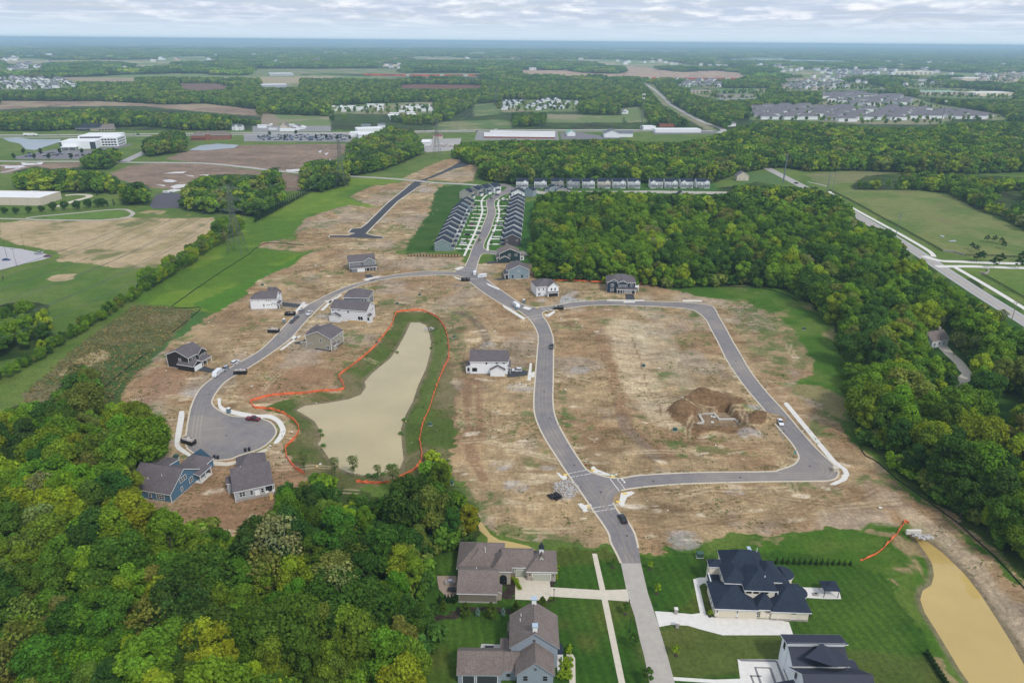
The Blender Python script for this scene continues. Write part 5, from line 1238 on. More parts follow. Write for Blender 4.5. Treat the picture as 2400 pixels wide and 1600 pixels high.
drv.build('driveway', NC, kind='structure', label='short concrete drives of the two rows of small houses')
# ---- the new houses one by one
# blue house
o, rz, W = base((300, 1139), (395, 1155)); L = (at(395, 1155) - at(464, 1097)).length
h = House('blue_house', 'blue sided new house with brown grey roof left of the turning circle end', 'house', o, rz, 'blue', 'grey')
h.block(0, W, 0, L, 3.5, 'gx', 5.0, found=.35)
h.block(W - 8.5, W - .1, L - .5, L + 7.5, 3.3, 'hipS', 3.4, over=.35); h.block(2.5, W - 9, L * .62, L + 1.5, 5.2, 'shN', 1.2, over=.3)
porch(h, 'E', W, W + 2.4, L - 3.2, L + 3, 3.3, .6, 'shE', 3)
corner_trim(h, 0, W, 0, L, 3.5)
h.win('E', W, L * .45, 4.3, 3.0, 1.5, 3, 2); h.win('E', W, L * .68, 1.5, 1.7, 1.7, 2, 2); h.win('E', W, L * .36, 1.2, .8, 1.4); h.win('S', W - 4, 0, 1.0, 2.8, 1.5, 3, 2); h.win('S', 3.5, 0, 1.0, 2.0, 1.6, 2, 2); h.door('S', W - 8, 0); h.win('S', W * .5, 0, 1.0, .9, 1.4)
h.extra('roof_vent', MB().tube((W * .62, L * .3, 6), (W * .62, L * .3, 7.2), .09), 'trim'); h.extra('roof_vent', MB().tube((W * .35, L * .2, 5), (W * .35, L * .2, 6.3), .09), 'trim')
h.done()
# light grey house
o, rz, W = base((542, 1154), (629, 1135)); L = 14.5
h = House('grey_house', 'light grey new house with wooden back steps facing the wood', 'house', o, rz, 'light grey', 'grey')
h.block(0, W, 0, L, 4.3, 'gx', 4.4); h.block(2.2, W - .6, L - 1, L + 7, 4.0, 'hip', 3.4); h.block(-2.0, 0, L * .42, L * .72, 3.4, 'shE', -.001 + .9, over=.2)
corner_trim(h, 0, W, 0, L, 4.3)
h.extra('stone_base', MB().box(-.06, W + .06, -.06, .5, -.3, 1.05), 'stonework')
h.win('S', 2.3, 0, 1.9, 1.7, 1.6, 2, 2); h.win('S', 5.2, 0, 1.8, .85, 1.6); h.win('S', 8.6, 0, 1.8, .85, 1.6); h.extra('back_door', MB().box(6.2, 7.7, -.1, .02, 1.1, 3.0), 'trim'); h.extra('porch_shade_panel', MB().box(9.6, 12.2, -.03, .02, 1.6, 3.9), 'glass')  # dark sheet on the wall stands in for the shaded depth of the porch
h.extra('porch_rail', MB().box(9.5, 10.4, -.14, -.06, 1.2, 2.1).box(11.6, 12.4, -.14, -.06, 1.2, 2.1), 'trim'); h.extra('porch_post', MB().box(12.3, 12.5, -.2, 0, 1, 4.1).box(9.4, 9.6, -.2, 0, 1, 4.1), 'trim')
st = MB()
for k in range(9): st.box(10.5, 11.6, -.2 - .33 * (k + 1), -.2 - .33 * k, 1.15 - .13 * (k + 1) - .1, 1.15 - .13 * (k + 1))
st.box(10.45, 10.55, -3.3, -.2, -.1, .3).box(11.55, 11.65, -3.3, -.2, -.1, .3); h.extra('wooden_steps', st, 'timber')
h.extra('roof_vent', MB().tube((3, L * .5, 8), (3, L * .5, 9), .09), 'trim')
for x in (4, 9): h.win('W', 0, x, 1.9, .9, 1.5)
h.done()
def two_storey(name, label, p1, p2, L, wall, roof, kind, rise, eave, group=None, found=.3, x0=0, over=.45):
    o, rz, W = base(p1, p2); h = House(name, label, 'house', o, rz, wall, roof); h.block(x0, W, 0, L, eave, kind, rise, found=found, over=over); corner_trim(h, x0, W, 0, L, eave); h.W, h.L = W, L; return h
# charcoal
h = two_storey('charcoal_house', 'charcoal black new house with white trim left of the curving street', (387, 842), (437, 850), 10.5, 'charcoal', 'grey', 'gy', 2.8, 6.2); W, L = h.W, h.L
h.block(W * .55, W + 3.2, -1.2, L * .42, 2.9, 'gx', 1.9, over=.3); h.garage('E', W + 3.2, L * .17, 4.7); h.roof(W, W + 3.2, L * .42, L + .6, 3.0, 1.0, 'shE', .2); h.win('S', W * .6, 0, 3.6, 1.2, 1.5, 2, 2); h.wins('E', W, (L * .2, L * .38, L * .58, L * .74, L * .9), 3.6, .9, 1.5); h.door('E', W, L * .6)
h.w.box(W, W + 1.1, L * .48, L + .02, 2.9, 6.1); h.roof(W * .4, W + 1.1, L * .48, L, 6.05, 2.2, 'gx', .35); h.w.face([(W + 1.1, L * .48, 6.1), (W + 1.1, L, 6.1), (W + 1.1, L * .74, 8.1)], 0)
h.wins('E', W + 1.1, (L * .58, L * .74, L * .9), 3.6, .9, 1.5); b = MB()
for y in (L * .5, L * .75, L + .4): b.box(W + 2.95, W + 3.15, y - .1, y + .1, 0, 2.8)
h.extra('porch_post', b, 'trim'); h.win('E', W, L * .8, .9, 1.4, 1.5, 2, 2); h.done()
# white house left
h = two_storey('white_house', 'white new house with brown roof and blue porch roof left of the street', (578, 710.5), (636.6, 709.7), 9.5, 'white', 'grey', 'hipW', 3.2, 6.1); W, L = h.W, h.L
h.block(W * .55, W + .02, L - 1, L + 3, 6.1, 'hipE', 3.6); h.roof(W - 2.4, W + 1.6, -.2, L * .6, 3.1, .8, 'shE', .2); h.extra('porch_post', MB().box(W + 1.4, W + 1.6, 0, .2, 0, 3).box(W + 1.4, W + 1.6, L * .55, L * .55 + .2, 0, 3), 'trim'); h.garage('E', W + .03, L * .85, 4.4)
h.wins('S', 0, (W * .06, W * .3), 5.0, .55, .35, 1, 1); h.wins('S', 0, (W * .62, W * .7, W * .78), 4.9, .55, .4, 1, 1); h.wins('S', 0, (W * .64, W * .72, W * .8), 2.4, .55, .4, 1, 1); h.win('S', W * .5, 0, 1.6, .6, 1.4); h.wins('E', W, (1.5, 3.5, 5.5, 7.5), 3.7)
h.block(-1.0, 0, 1.5, L - 1.5, 2.8, 'shE', .8, over=.15); h.done()
# grey porch house
h = two_storey('grey_porch_house', 'grey new house with long front porch above the curving street', (804, 624), (863, 619), 11, 'grey', 'grey', 'gx', 3.4, 6.3); W, L = h.W, h.L
h.block(1.0, W * .55, -2.4, 0, 2.7, None, 0); h.roof(.6, W + .6, -2.6, 0, 2.8, 1.0, 'shS', .2); h.garage('S', W * .42, -2.4, 4.6, 2.1); b = MB()
for q in (.62, .75, .88, 1.0): b.box(W * q - .1, W * q + .1, -2.4, -2.2, 0, 2.7)
h.extra('porch_post', b, 'trim'); h.door('S', W * .7, 0); h.win('S', W * .86, 0, .7, 1.4, 1.5, 2, 2)
h.w.box(W * .52, W * .98, -.9, 0, 3.6, 6.2); h.w.face([(W * .52, -.9, 6.2), (W * .98, -.9, 6.2), (W * .75, -.9, 8.7)], 0); h.roof(W * .52, W * .98, -.9, L * .8, 6.2, 2.6, 'hipN', .35)
h.wins('S', -.9, (W * .59, W * .75, W * .91), 4.1, .9, 1.5); h.wins('S', 0, (W * .18, W * .36), 4.1, .9, 1.5); h.win('W', 0, L * .5, 4.0, .9, 1.5); h.done()
# grey house behind the wrapped one
h = two_storey('tall_grey_house', 'tall grey new house with hip roof behind the white wrapped house', (792, 715), (847, 716.5), 12, 'grey', 'grey', 'hip', 3.6, 8.4); W, L = h.W, h.L
h.wins('S', 0, (W - 1.3, W - 3.2), 6.2, .9, 1.5); h.wins('S', 0, (W - 1.3,), 3.6, .9, 1.5); h.wins('E', W, (2, 3.2, 7, 9.8), 6.2, 1.0, 1.5); h.wins('E', W, (2.2, 3.4), 3.5, 1.0, 1.6); h.wins('E', W, (2, 9), .9, 1.0, 1.4)
h.extra('deck', MB().box(W, W + 3.2, 5.2, 9.5, 2.6, 2.8).box(W + 2.9, W + 3.1, 5.4, 5.6, 0, 2.6).box(W + 2.9, W + 3.1, 9, 9.2, 0, 2.6).box(W + 3.05, W + 3.15, 5.2, 9.5, 3.5, 3.6), 'timber'); h.extra('gutter_wrap', MB().box(-.5, W * .3, -.55, -.45, 8.1, 8.3), 'trim'); h.done()
# white wrapped house with garage gable: weather barrier print
wr = bpy.data.materials.new('house_wrap'); wr.use_nodes = True; n, l = wr.node_tree.nodes, wr.node_tree.links; t = n.new('ShaderNodeTexCoord'); br = n.new('ShaderNodeTexBrick'); s_ = n.new('ShaderNodeSeparateXYZ'); c_ = n.new('ShaderNodeCombineXYZ')
l.new(t.outputs['Object'], s_.inputs[0]); l.new(M(n, l, 'ADD', s_.outputs[0], s_.outputs[1]), c_.inputs[0]); l.new(s_.outputs[2], c_.inputs[1]); l.new(c_.outputs[0], br.inputs['Vector'])
br.inputs['Color1'].default_value = br.inputs['Color2'].default_value = (.36, .39, .46, 1); br.inputs['Mortar'].default_value = (.80, .81, .83, 1); br.inputs['Scale'].default_value = 1.0; br.inputs['Brick Width'].default_value = 1.5; br.inputs['Row Height'].default_value = .95; br.inputs['Mortar Size'].default_value = .34; br.inputs['Mortar Smooth'].default_value = .3
l.new(br.outputs[0], n['Principled BSDF'].inputs['Base Color']); n['Principled BSDF'].inputs['Roughness'].default_value = .5; MT['wall wrap'] = wr
h = two_storey('wrapped_house', 'white weather wrapped unfinished house with gabled garage right of the street', (763, 735), (843.6, 742), 11, 'wrap', 'grey', 'gx', 3.3, 6.9, found=0); W, L = h.W, h.L
h.block(-.4, 5.6, -2.4, 0, 3.2, 'gy', 1.7, over=.35, wall='wrap'); h.block(W - .02, W + 1.5, 0, 4, 3.7, 'shE', 1.0, over=.2)
h.extra('wood_framing', MB().box(W * .45, W + .05, -.05, .3, -.6, .9), 'timber'); h.wins('S', 0, (W * .78, W * .85), 1.7, 1.0, 1.6, 1, 2, 'dark_metal'); h.win('S', W + .8, 0, 1.7, .9, 1.5, 1, 2, 'dark_metal'); h.wins('S', 0, (W * .05, W * .22), 5.9, .6, .35, 1, 1, 'dark_metal'); h.win('S', W * .48, 0, 5.0, .5, 1.1, 1, 2, 'dark_metal'); h.wins('E', W, (6, 8.5), 4.6); h.done()
# beige
h = two_storey('beige_house', 'beige sided new house with brown grey roof near the orange fence', (705, 799), (762, 807), 11.5, 'beige', 'grey', 'gy', 3.2, 6.6, found=0); W, L = h.W, h.L
h.block(-2.0, 1.5, L * .3, L + 1.5, 5.8, 'hip', 2.6); h.block(-3.0, 0, -.2, L * .3, 2.8, 'shW', -.001 + .8, over=.2); h.block(W, W + 1.1, .5, 3.6, 3.0, 'shE', .7, over=.15)
h.extra('basement_wall', MB().box(W * .35, W + .06, -.06, L, -.6, .5), 'dark_metal'); h.win('S', W * .6, 0, 4.2, 1.0, 1.6); h.win('S', W * .86, 0, 1.1, 1.8, 1.6, 2, 2); h.wins('S', 0, (1.0, 2.9), 2.4, .8, .6, 1, 1); h.wins('E', W, (1.6, 4.6, 7.6, 10), 4.4, 1.2, 1.6, 2, 2); h.wins('E', W + 1.1, (1.4, 2.7), 1.0, .8, 1.5); h.win('E', W, 7, 1.5, 2.6, 1.8, 3, 2); h.done()
# white house by the loop street
h = two_storey('white_garage_house', 'white new house with side garage and black drive beside the loop street', (1081, 858.5), (1165.5, 859.5), 10.5, 'white', 'grey', 'gx', 3.5, 6.4); W, L = h.W, h.L
h.block(W * .54, W * .93, -2.2, 0, 2.9, 'gy', 2.0, over=.3); h.block(-2.1, 0, .2, 5.5, 3.6, 'shW', 1.0, over=.2, found=.8); h.roof(W, W + 1.3, 1.0, L - 1, 2.9, .8, 'shE', .2); h.block(W * .8, W + .5, L * .3, L * .75, 6.2, 'gx', 2.2, over=.3)
h.wins('S', 0, (W * .08, W * .14), 1.4, 1.0, 1.6, 1, 2, 'dark_metal'); h.win('S', -1.0, .2, 1.4, .8, 1.5, 1, 2, 'dark_metal'); h.win('S', W * .43, 0, 5.0, .5, 1.1, 1, 2, 'dark_metal'); h.wins('S', 0, (W * .71, W * .9), 5.4, .8, .35, 1, 1, 'dark_metal'); h.garage('E', W + .03, L * .25, 4.6); h.extra('porch_post', MB().box(W + 1.1, W + 1.3, 1.1, 1.3, 0, 2.9).box(W + 1.1, W + 1.3, L - 1.3, L - 1.1, 0, 2.9), 'trim'); h.wins('E', W, (2, 8), 4); h.done()
# light blue
h = two_storey('light_blue_house', 'light blue new house with grey roof right of the upper crossing', (1168, 641), (1215, 639.7), 11, 'light blue', 'grey', 'gy', 3.2, 5.9); W, L = h.W, h.L
h.roof(-2.4, 0, .2, L - .5, 2.9, 1.0, 'shW', .2); b = MB()
for y in (.4, 3.5, 6.5, L - .8): b.box(-2.3, -2.1, y - .1, y + .1, 0, 2.8)
h.extra('porch_post', b, 'trim'); h.w.box(-1.0, 0, 1.5, 6, 3, 5.8); h.roof(-1.0, W * .45, 1.5, 6, 5.8, 2.3, 'gx', .3); h.w.face([(-1, 1.5, 5.8), (-1, 6, 5.8), (-1, 3.75, 7.9)], 0); h.wins('W', -1, (2.6, 4.8), 3.6); h.garage('W', -.03, L - 2.8, 4.4); h.win('S', W * .35, 0, 4.0, .8, 1.4); h.win('S', W * .5, 0, 4.9, 1.4, .5, 3, 1); h.wins('S', 0, (W * .2, W * .66), .9, .8, 1.5, 1, 2, 'dark_metal'); h.wins('S', 0, (W * .34, W * .52), 1.2, .6, 1.2); h.win('S', W * .9, 0, .9, .8, 1.5); h.done()
# white wrapped, street front
h = two_storey('unfinished_white_house', 'unfinished white house with open garage below the upper wood', (1232, 681.5), (1279, 678), 12, 'wrap', 'grey', 'hip', 3.0, 6.2); W, L = h.W, h.L
h.block(W * .52, W + .4, -1.8, 7, 6.1, 'hipN', 2.6, over=.35, wall='white'); h.extra('garage_shade_panel', MB().box(W * .56, W + .1, -1.84, -1.78, .05, 2.3), 'glass'); h.roof(W * .45, W + .4, -2.7, -1.8, 2.8, .5, 'shS', .15); h.wins('S', -1.8, (W * .68, W * .86), 3.8, .9, 1.6); h.wins('S', 0, (1.4, 1.4 + .01), 3.8, .8, 1.5) if False else h.win('S', 1.5, 0, 3.8, .8, 1.5); h.win('S', 4.2, 0, 3.9, .8, 1.2); h.win('S', 1.8, 0, .9, 1.5, 1.4, 2, 2); h.done()  # flat dark panel imitates the shade inside the open garage, no real hollow
# navy
h = two_storey('navy_house', 'navy blue new house with white trimmed gables in front of the wood', (1393.5, 670), (1458, 672), 12, 'navy', 'grey', 'hip', 3.4, 6.4); W, L = h.W, h.L
for xa, xb, y, ri in ((.3, W * .42, -1.2, 2.4), (W * .36, W * .72, -1.8, 2.0)):
    h.w.box(xa, xb, y, 0, -.3, 6.3); h.w.face([(xa, y, 6.3), (xb, y, 6.3), ((xa + xb) / 2, y, 6.3 + ri * .86)], 0); h.roof(xa, xb, y, L * .7, 6.3, ri, 'hipN', .3)
h.roof(W * .34, W + .8, -3.4, -1.1, 2.8, .9, 'shS', .2); h.garage('S', W * .74, -1.82, 4.8, 2.4); h.w.box(W * .56, W * .98, -1.8, 0, -.3, 3.6)
b = MB()
for q in (.36, .46, .54, 1.0): b.box(W * q - .12, W * q + .12, -3.3, -3.1, 0, 2.7)
h.extra('porch_post', b, 'trim'); h.win('S', W * .18, -1.2, 3.9, 1.7, 1.6, 2, 2); h.win('S', W * .18, -1.2, .9, 1.7, 1.6, 2, 2); h.wins('S', -1.8, (W * .42, W * .5, W * .6, W * .68), 3.9, .8, 1.5); h.win('S', W * .87, 0, 3.9, 1.7, 1.6, 2, 2); h.extra('gable_truss', MB().box(2.2, W * .28, -1.75, -1.6, 7.2, 7.32).box(W * .46, W * .62, -2.3, -2.18, 7.1, 7.22), 'trim')
h.extra('deck', MB().box(W, W + 2.6, 2, 6, 2.6, 2.8).box(W + 2.3, W + 2.5, 2.2, 2.4, 0, 3.5).box(W + 2.3, W + 2.5, 5.6, 5.8, 0, 3.5), 'trim'); h.done()
# dark green
h = two_storey('dark_green_house', 'dark green house with brown roof at the side street corner', (1147, 602), (1194.6, 600.6), 11.5, 'dark green', 'brown', 'gy', 3.4, 6.0); W, L = h.W, h.L
h.block(0, W * .48, -2.6, 0, 3.0, 'gy', 2.0, over=.3); h.block(W, W + 3.2, 3, 8, 2.8, 'shE', .9, over=.2, wall='white'); h.wins('S', 0, (W * .48, W * .8), 4.0, 1.7, 1.5, 2, 2); h.extra('porch_post', MB().box(-1.6, -1.4, 0, .2, 0, 3).box(-1.6, -1.4, 6, 6.2, 0, 3), 'trim'); h.roof(-1.7, 0, 0, 6.5, 2.9, .8, 'shW', .2); h.win('S', W + 1.6, 3, .8, 1.2, 1.4, 1, 2); h.done()
# ---- brown roofed stone house
o = at(1052, 1326)
h = House('stone_house', 'wide stone and taupe house with many brown hip roofs and a small cupola', 'house', (o.x, o.y, 0), R(-1), 'taupe', 'brown')
h.block(0, 12.6, 0, 10.8, 3.6, 'hip', 4.3); h.block(1.0, 11.3, -9.6, 1, 3.4, 'gx', 3.2, found=.5); h.block(10.0, 14.9, -2.2, 4.4, 4.7, 'hip', 3.4, wall='stone'); h.block(12.5, 21, 1, 8.6, 3.5, 'gx', 3.0); h.block(19.6, 27.6, -.6, 7.8, 3.5, 'hip', 3.7, wall='stone'); h.block(2.6, 10, 0.3, 7, 3.7, 'hip', 3.9); h.block(11.3, 12.6, -8.5, -5.5, 2.6, 'shE', .8, wall='stone', over=.15)
h.garage('S', 23.6, -.6, 5.0, 2.4, 'garage_sage'); h.garage('S', 17.9, 1, 2.9, 2.4, 'garage_sage'); h.win('S', 15.6, 1, 1.5, .7, .8); h.win('S', 16.8 - .5, 1, 1.6, .5, .6) if False else None; h.win('S', 2.2, 0, .8, 1.6, 1.7, 2, 1, 'dark_metal')
h.extra('entry_arch', MB().prism([(-1.0, 0), (1.0, 0), (1.0, 2.2), (.7, 2.9), (0, 3.2), (-.7, 2.9), (-1.0, 2.2)], 0, .06, mt=Matrix.Translation((12.9, -2.2, .1)) @ Matrix.Rotation(R(90), 4, 'X')), 'glass')
h.extra('dormer', MB().box(22.9, 24.2, 1.5, 3.5, 4.8, 6.2), 'stonework'); h.win('S', 23.55, 1.5, 5.1, .6, .8); h.r.face([(22.7, 1.3, 6.2), (23.55, 1.3, 7.5), (23.55, 4.2, 7.5), (22.7, 4.2, 6.2)]).face([(24.4, 1.3, 6.2), (24.4, 4.2, 6.2), (23.55, 4.2, 7.5), (23.55, 1.3, 7.5)])
h.w.face([(22.9, 1.49, 6.2), (24.2, 1.49, 6.2), (23.55, 1.49, 7.2)], h.mi('stone'))
h.extra('cupola', MB().box(22.9, 24.1, 3.0, 4.2, 6.2, 8.2), 'trim'); h.extra('cupola_roof', MB().loft([[(22.7, 2.8, 8.2), (24.3, 2.8, 8.2), (24.3, 4.4, 8.2), (22.7, 4.4, 8.2)], [(23.2, 3.3, 9.2), (23.8, 3.3, 9.2), (23.8, 3.9, 9.2), (23.2, 3.9, 9.2)], [(23.48, 3.58, 10.2), (23.52, 3.58, 10.2), (23.52, 3.62, 10.2), (23.48, 3.62, 10.2)]]), 'roof black')
h.extra('roof_vent', MB().tube((5.5, -3, 4.5), (5.5, -3, 6.4), .09), 'trim'); h.extra('roof_vent', MB().tube((7.6, 3, 5.5), (7.6, 3, 8.4), .09), 'trim')
h.extra('stone_plinth', MB().box(11.15, 11.4, -9.75, -9.5, 0, 3.2).box(21.2 - .4, 21.2 + .2, -.78, -.55, 0, 1.3).box(26.5, 27.6, -.7, -.55, 0, 3.2), 'stonework')
for x in (20.3, 26.9): h.extra('wall_lamp', MB().box(x - .12, x + .12, -.85, -.65, 2.0, 2.5), 'dark_metal')
h.door('S', 12.9, -2.27, .1)
h.done()
# ---- grey farmhouse
h = House('farmhouse', 'blue grey farmhouse with steep brown roofs and two white chimneys', 'house', (0, 0, 0), 0, 'farm grey', 'brown', trim='trim')
h.tm = mk('grey_trim', (.32, .33, .36), .6)
h.block(.4, 11.6, 128.4, 138.2, 6.6, 'gy', 4.6, over=.45); h.block(1.8, 10.3, 122.4, 128.6, 4.4, 'gy', 3.9, over=.4); h.block(-12.1, -1.9, 123.6, 131.2, 3.0, 'gx', 3.3, over=.3); h.block(-2.1, 2.2, 124.6, 131.0, 3.1, 'gx', 2.6, over=.25)
h.block(-2.2, .4, 129, 134, 2.9, None, 0, wall='roof dark' if False else 'farm grey'); h.roof(-2.2, .4, 128, 134.5, 3.0, .3, 'shW', .1); h.extra('side_bay', MB().box(-.5, .4, 134.2, 137.2, 0, 5.6), 'roof brown')
h.extra('side_porch_roof', MB().box(11.65, 13.1, 129.5, 132.6, 3.1, 3.35), 'roof navy'); h.extra('porch_post', MB().box(12.85, 13.05, 129.6, 129.8, 0, 3.1).box(12.85, 13.05, 132.3, 132.5, 0, 3.1), 'trim'); h.extra('porch_floor', MB().box(11.65, 13.2, 126.5, 132.6, 0, .3), 'new_concrete')
for y in (129.1, 138.0): h.extra('chimney', MB().box(5.5, 6.6, y - .3, y + .8, 9.8, 12.3), 'trim'); h.extra('chimney_cap', MB().box(5.35, 6.75, y - .45, y + .95, 12.3, 12.5), 'chimney_cap')
h.win('S', 5.9, 128.4, 8.2, .6, .8, 1, 2, 'grey_trim'); h.win('S', 6.1, 122.4, 5.6, .6, .8, 1, 2, 'grey_trim'); h.wins('S', 122.4, (3.8, 8.4), 2.4, 1.0, 1.5, 1, 2, 'grey_trim'); h.win('S', -.2, 124.6, 1.2, .9, 1.0, 1, 1, 'grey_trim'); h.garage('S', -9.6, 123.6, 2.7, 2.4, 'garage_dark'); h.garage('S', -5.2, 123.6, 4.8, 2.4, 'garage_dark')
for x, y in ((2.8, 136), (2.6, 134.4)): h.extra('roof_vent', MB().tube((x, y, 8.2), (x, y, 9.6), .09), 'trim')
h.done()
# ---- navy roofed cream house
o, rz, _ = base((1641, 1417), (1852, 1425))
h = House('cream_house', 'large cream house with sprawling navy hip roofs and two garage doors', 'house', o, rz, 'cream', 'navy')
h.block(0, 10.6, 0, 9.6, 3.4, 'hip', 3.3, over=.5); h.block(10.6, 15.2, .25, 9, 3.3, 'hip', 3.0, over=.4); h.block(14.6, 24.2, -.2, 9.8, 3.3, 'hip', 3.9, over=.5)
h.block(8.2, 16.0, 3.6, 13, 6.6, 'hip', 3.4, over=.45); h.block(3.6, 9.2, 6.2, 13.5, 6.5, 'hip', 2.6, over=.45); h.block(4.6, 15.5, 10.5, 18.8, 6.6, 'hip', 4.2, over=.45); h.block(12.6, 18.4, 7.2, 15, 6.5, 'hip', 2.9, over=.45)
h.block(15.6, 22.0, 7.5, 17, 3.2, 'hip', 2.8, over=.5); h.block(.8, 4.6, 12.6, 15.2, 6.3, 'hip', 1.4, over=.35) ; h.roof(.2, 3.8, 9, 12.4, 3.3, .3, 'shS', .1); h.extra('porch_post', MB().box(.3, .6, 9.1, 9.4, 0, 3.2).box(.3, .6, 12, 12.3, 0, 3.2).box(.4, .6, 9, 12.4, 3.7, 4.3), 'trim')
def bow(cx, cy, r): 
    P = [(cx, cy, 5.3)] ; R_ = [(cx + r * math.cos(a), cy + r * math.sin(a)) for a in [R(-80 + 20 * k) for k in range(9)]]
    for a, b in zip(R_, R_[1:]): h.r.face([(a[0], a[1], 3.2), (b[0], b[1], 3.2), (cx - 1.5, cy, 5.4)]); h.f.face([(a[0], a[1], 3.22), (b[0], b[1], 3.22), (b[0], b[1], 2.95), (a[0], a[1], 2.95)])
    h.w.loft([[(cx + (p[0] - cx) * .88, cy + (p[1] - cy) * .88, z) for p in R_] + [(cx - 1, cy, z)] for z in (-.2, 3.15)])
bow(21.8, 14.5, 3.0); bow(23.3, 7.2, 2.8)
h.garage('S', 3.2, 0, 4.8, 2.4, 'garage_cream'); h.garage('S', 8.4, 0, 4.8, 2.4, 'garage_cream'); h.win('S', 11.4, .25, .4, .8, 1.9, 2, 3, 'garage_cream'); h.win('S', 13.6, .25, 2.2, 1.3, .35, 1, 1, 'garage_cream'); h.win('S', 20.3, -.2, 2.3, 1.3, .35, 1, 1, 'garage_cream')
h.wins('S', 3.6, (9.2, 11.1, 13.6), 5.4, 1.2, .5, 1, 1, 'dark_metal'); h.win('S', 20.3, -.2, .1, 1.2, .4, 1, 1); h.wins('W', 0, (2, 3.8, 5.6), 1.0, .8, 1.5); h.wins('W', 3.6, (8, 11), 3.5, .8, 1.6)
for x in (.5, 5.75, 11.0 - .05): h.extra('wall_lamp', MB().box(x - .1, x + .1, -.2, 0, 1.9, 2.4), 'dark_metal')
h.extra('stone_base', MB().box(.05, .7, -.12, .1, 0, .5).box(5.45, 6.1, -.12, .1, 0, .5).box(14.7, 24.25, -.3, 0, -.1, .6), 'stonework')
for x, y, z in ((13.6, 6, 8), (15.8, 9.8, 7.6), (16.8, 3.6, 5), (14.5, 17, 8.2)): h.extra('roof_vent', MB().tube((x, y, z), (x, y, z + 1.3), .1), 'trim')
h.extra('skylight', MB().box(11.6, 12.6, 15.6, 17.4, 9.4, 9.7), 'chimney_cap')
h.done()
# ---- standing seam house
mr = mat('standing_seam', (.045, .048, .075), .62, spec=.25); n, l = mr.node_tree.nodes, mr.node_tree.links
t = n.new('ShaderNodeTexCoord'); s_ = n.new('ShaderNodeSeparateXYZ'); l.new(t.outputs['Object'], s_.inputs[0]); f = M(n, l, 'FRACT', M(n, l, 'MULTIPLY', s_.outputs[0], 2.2))
l.new(ramp(n, l, f, [(.0, (.012, .012, .02)), (.16, (.018, .018, .03)), (.3, (.036, .040, .062)), (.9, (.04, .044, .068))]), n['Principled BSDF'].inputs['Base Color']); MT['roof seam'] = mr
h = House('modern_farmhouse', 'white modern house with dark ribbed metal roof at the bottom edge', 'house', (0, 0, 0), 0, 'white', 'seam')
h.block(66.6, 81.6, 113.0, 125.0, 4.0, 'gx', 5.0, over=.5); h.block(66.8, 80, 124.8, 128.7, 5.2, 'shS', 2.3, over=.2); h.block(66.6, 80.2, 128.6, 132.0, 7.2, 'shN', 1.3, over=.5)
h.r.face([(69, 124.6, 8.1), (74.2, 128, 8.9), (74.9, 121.5, 8.35)]).face([(74.9, 121.5, 8.35), (74.2, 128, 8.9), (79.6, 127, 6.2), (79.6, 124.6, 6.0)])
h.block(61.8, 65.8, 117.0, 121.6, 3.0, 'shW', 1.1, over=.3); h.block(79.6, 82.2, 122, 127, 4.4, 'shE', .8, over=.3); h.block(63.5, 66.4, 112, 116.6, 3.0, 'shW', 1.0, over=.3)
h.win('W', 66.6, 130.2, 5.0, .8, 1.8, 1, 1, 'dark_metal'); h.win('W', 66.4, 118.5, 4.6, .5, .7, 1, 1, 'dark_metal'); h.win('W', 66.4, 122, 4.4, .5, 1.4, 1, 1, 'dark_metal'); h.win('S', 77.5, 128.6, 6.3, .7, .7, 1, 1, 'dark_metal')
h.extra('porch_post', MB().box(61.9, 62.1, 117.1, 117.3, 0, 3).box(61.9, 62.1, 121.3, 121.5, 0, 3), 'trim'); h.extra('porch_floor', MB().box(61, 65.4, 115, 122, 0, .3), 'sidewalk_concrete'); h.extra('roof_vent', MB().tube((74.5, 118.5, 7), (74.5, 118.5, 7.9), .12), 'trim'); h.door('W', 65.8, 119.5); h.done()
# gazebo
o, rz, _ = base((1893, 1375), (1928, 1376)); g = empty('gazebo', (o[0] - .2, o[1] + .3, .13), rz, 'square gazebo with dark metal hip roof on the pale patio', 'gazebo')
b = MB()
for x in (.2, 4): 
    for y in (.2, 3.6): b.box(x - .07, x + .07, y - .07, y + .07, 0, 2.5)
b.build('post', MT['dark_metal'], g); b = MB(); E = [(-.2, -.2, 2.5), (4.4, -.2, 2.5), (4.4, 4.0, 2.5), (-.2, 4.0, 2.5)]; T2 = [(1.5, 1.4, 3.3), (2.7, 1.4, 3.3), (2.7, 2.4, 3.3), (1.5, 2.4, 3.3)]; b.loft([E, T2]); b.build('roof', MT['roof navy'], g)
b = MB(); b.loft([[(1.4, 1.3, 3.4), (2.8, 1.3, 3.4), (2.8, 2.5, 3.4), (1.4, 2.5, 3.4)], [(2.0, 1.8, 3.9), (2.2, 1.8, 3.9), (2.2, 2.0, 3.9), (2.0, 2.0, 3.9)]]); b.build('roof_cap', MT['roof navy'], g)
# grey shed at the right edge, house roof in the wood
h = House('metal_shed', 'pale grey metal shed under the trees at the right edge', 'shed', tuple(at(2276, 1140)), R(-3), 'light grey', 'slate'); h.block(0, 11, 0, 9, 3.6, 'gx', 2.0); h.garage('S', 5, 0, 3.2, 2.6); h.done()
h = House('wood_house', 'white house among the trees above the winding path', 'house', tuple(at(2138, 800)), R(20), 'white', 'brown'); h.block(0, 11, 0, 9, 3.8, 'gx', 3.4); h.wins('S', 0, (2, 5, 8), 1.2); h.extra('chimney', MB().box(8, 9, 4, 5, 6, 8.6), 'stonework'); h.done()
h = House('wood_house', 'brown roofed house between the trees right of the back row', 'house', tuple(at(1692, 415)), 0, 'tan', 'violet'); h.block(0, 13, 0, 9, 5.2, 'gy', 4.4); h.wins('S', 0, (3, 8), 1.2); h.done()
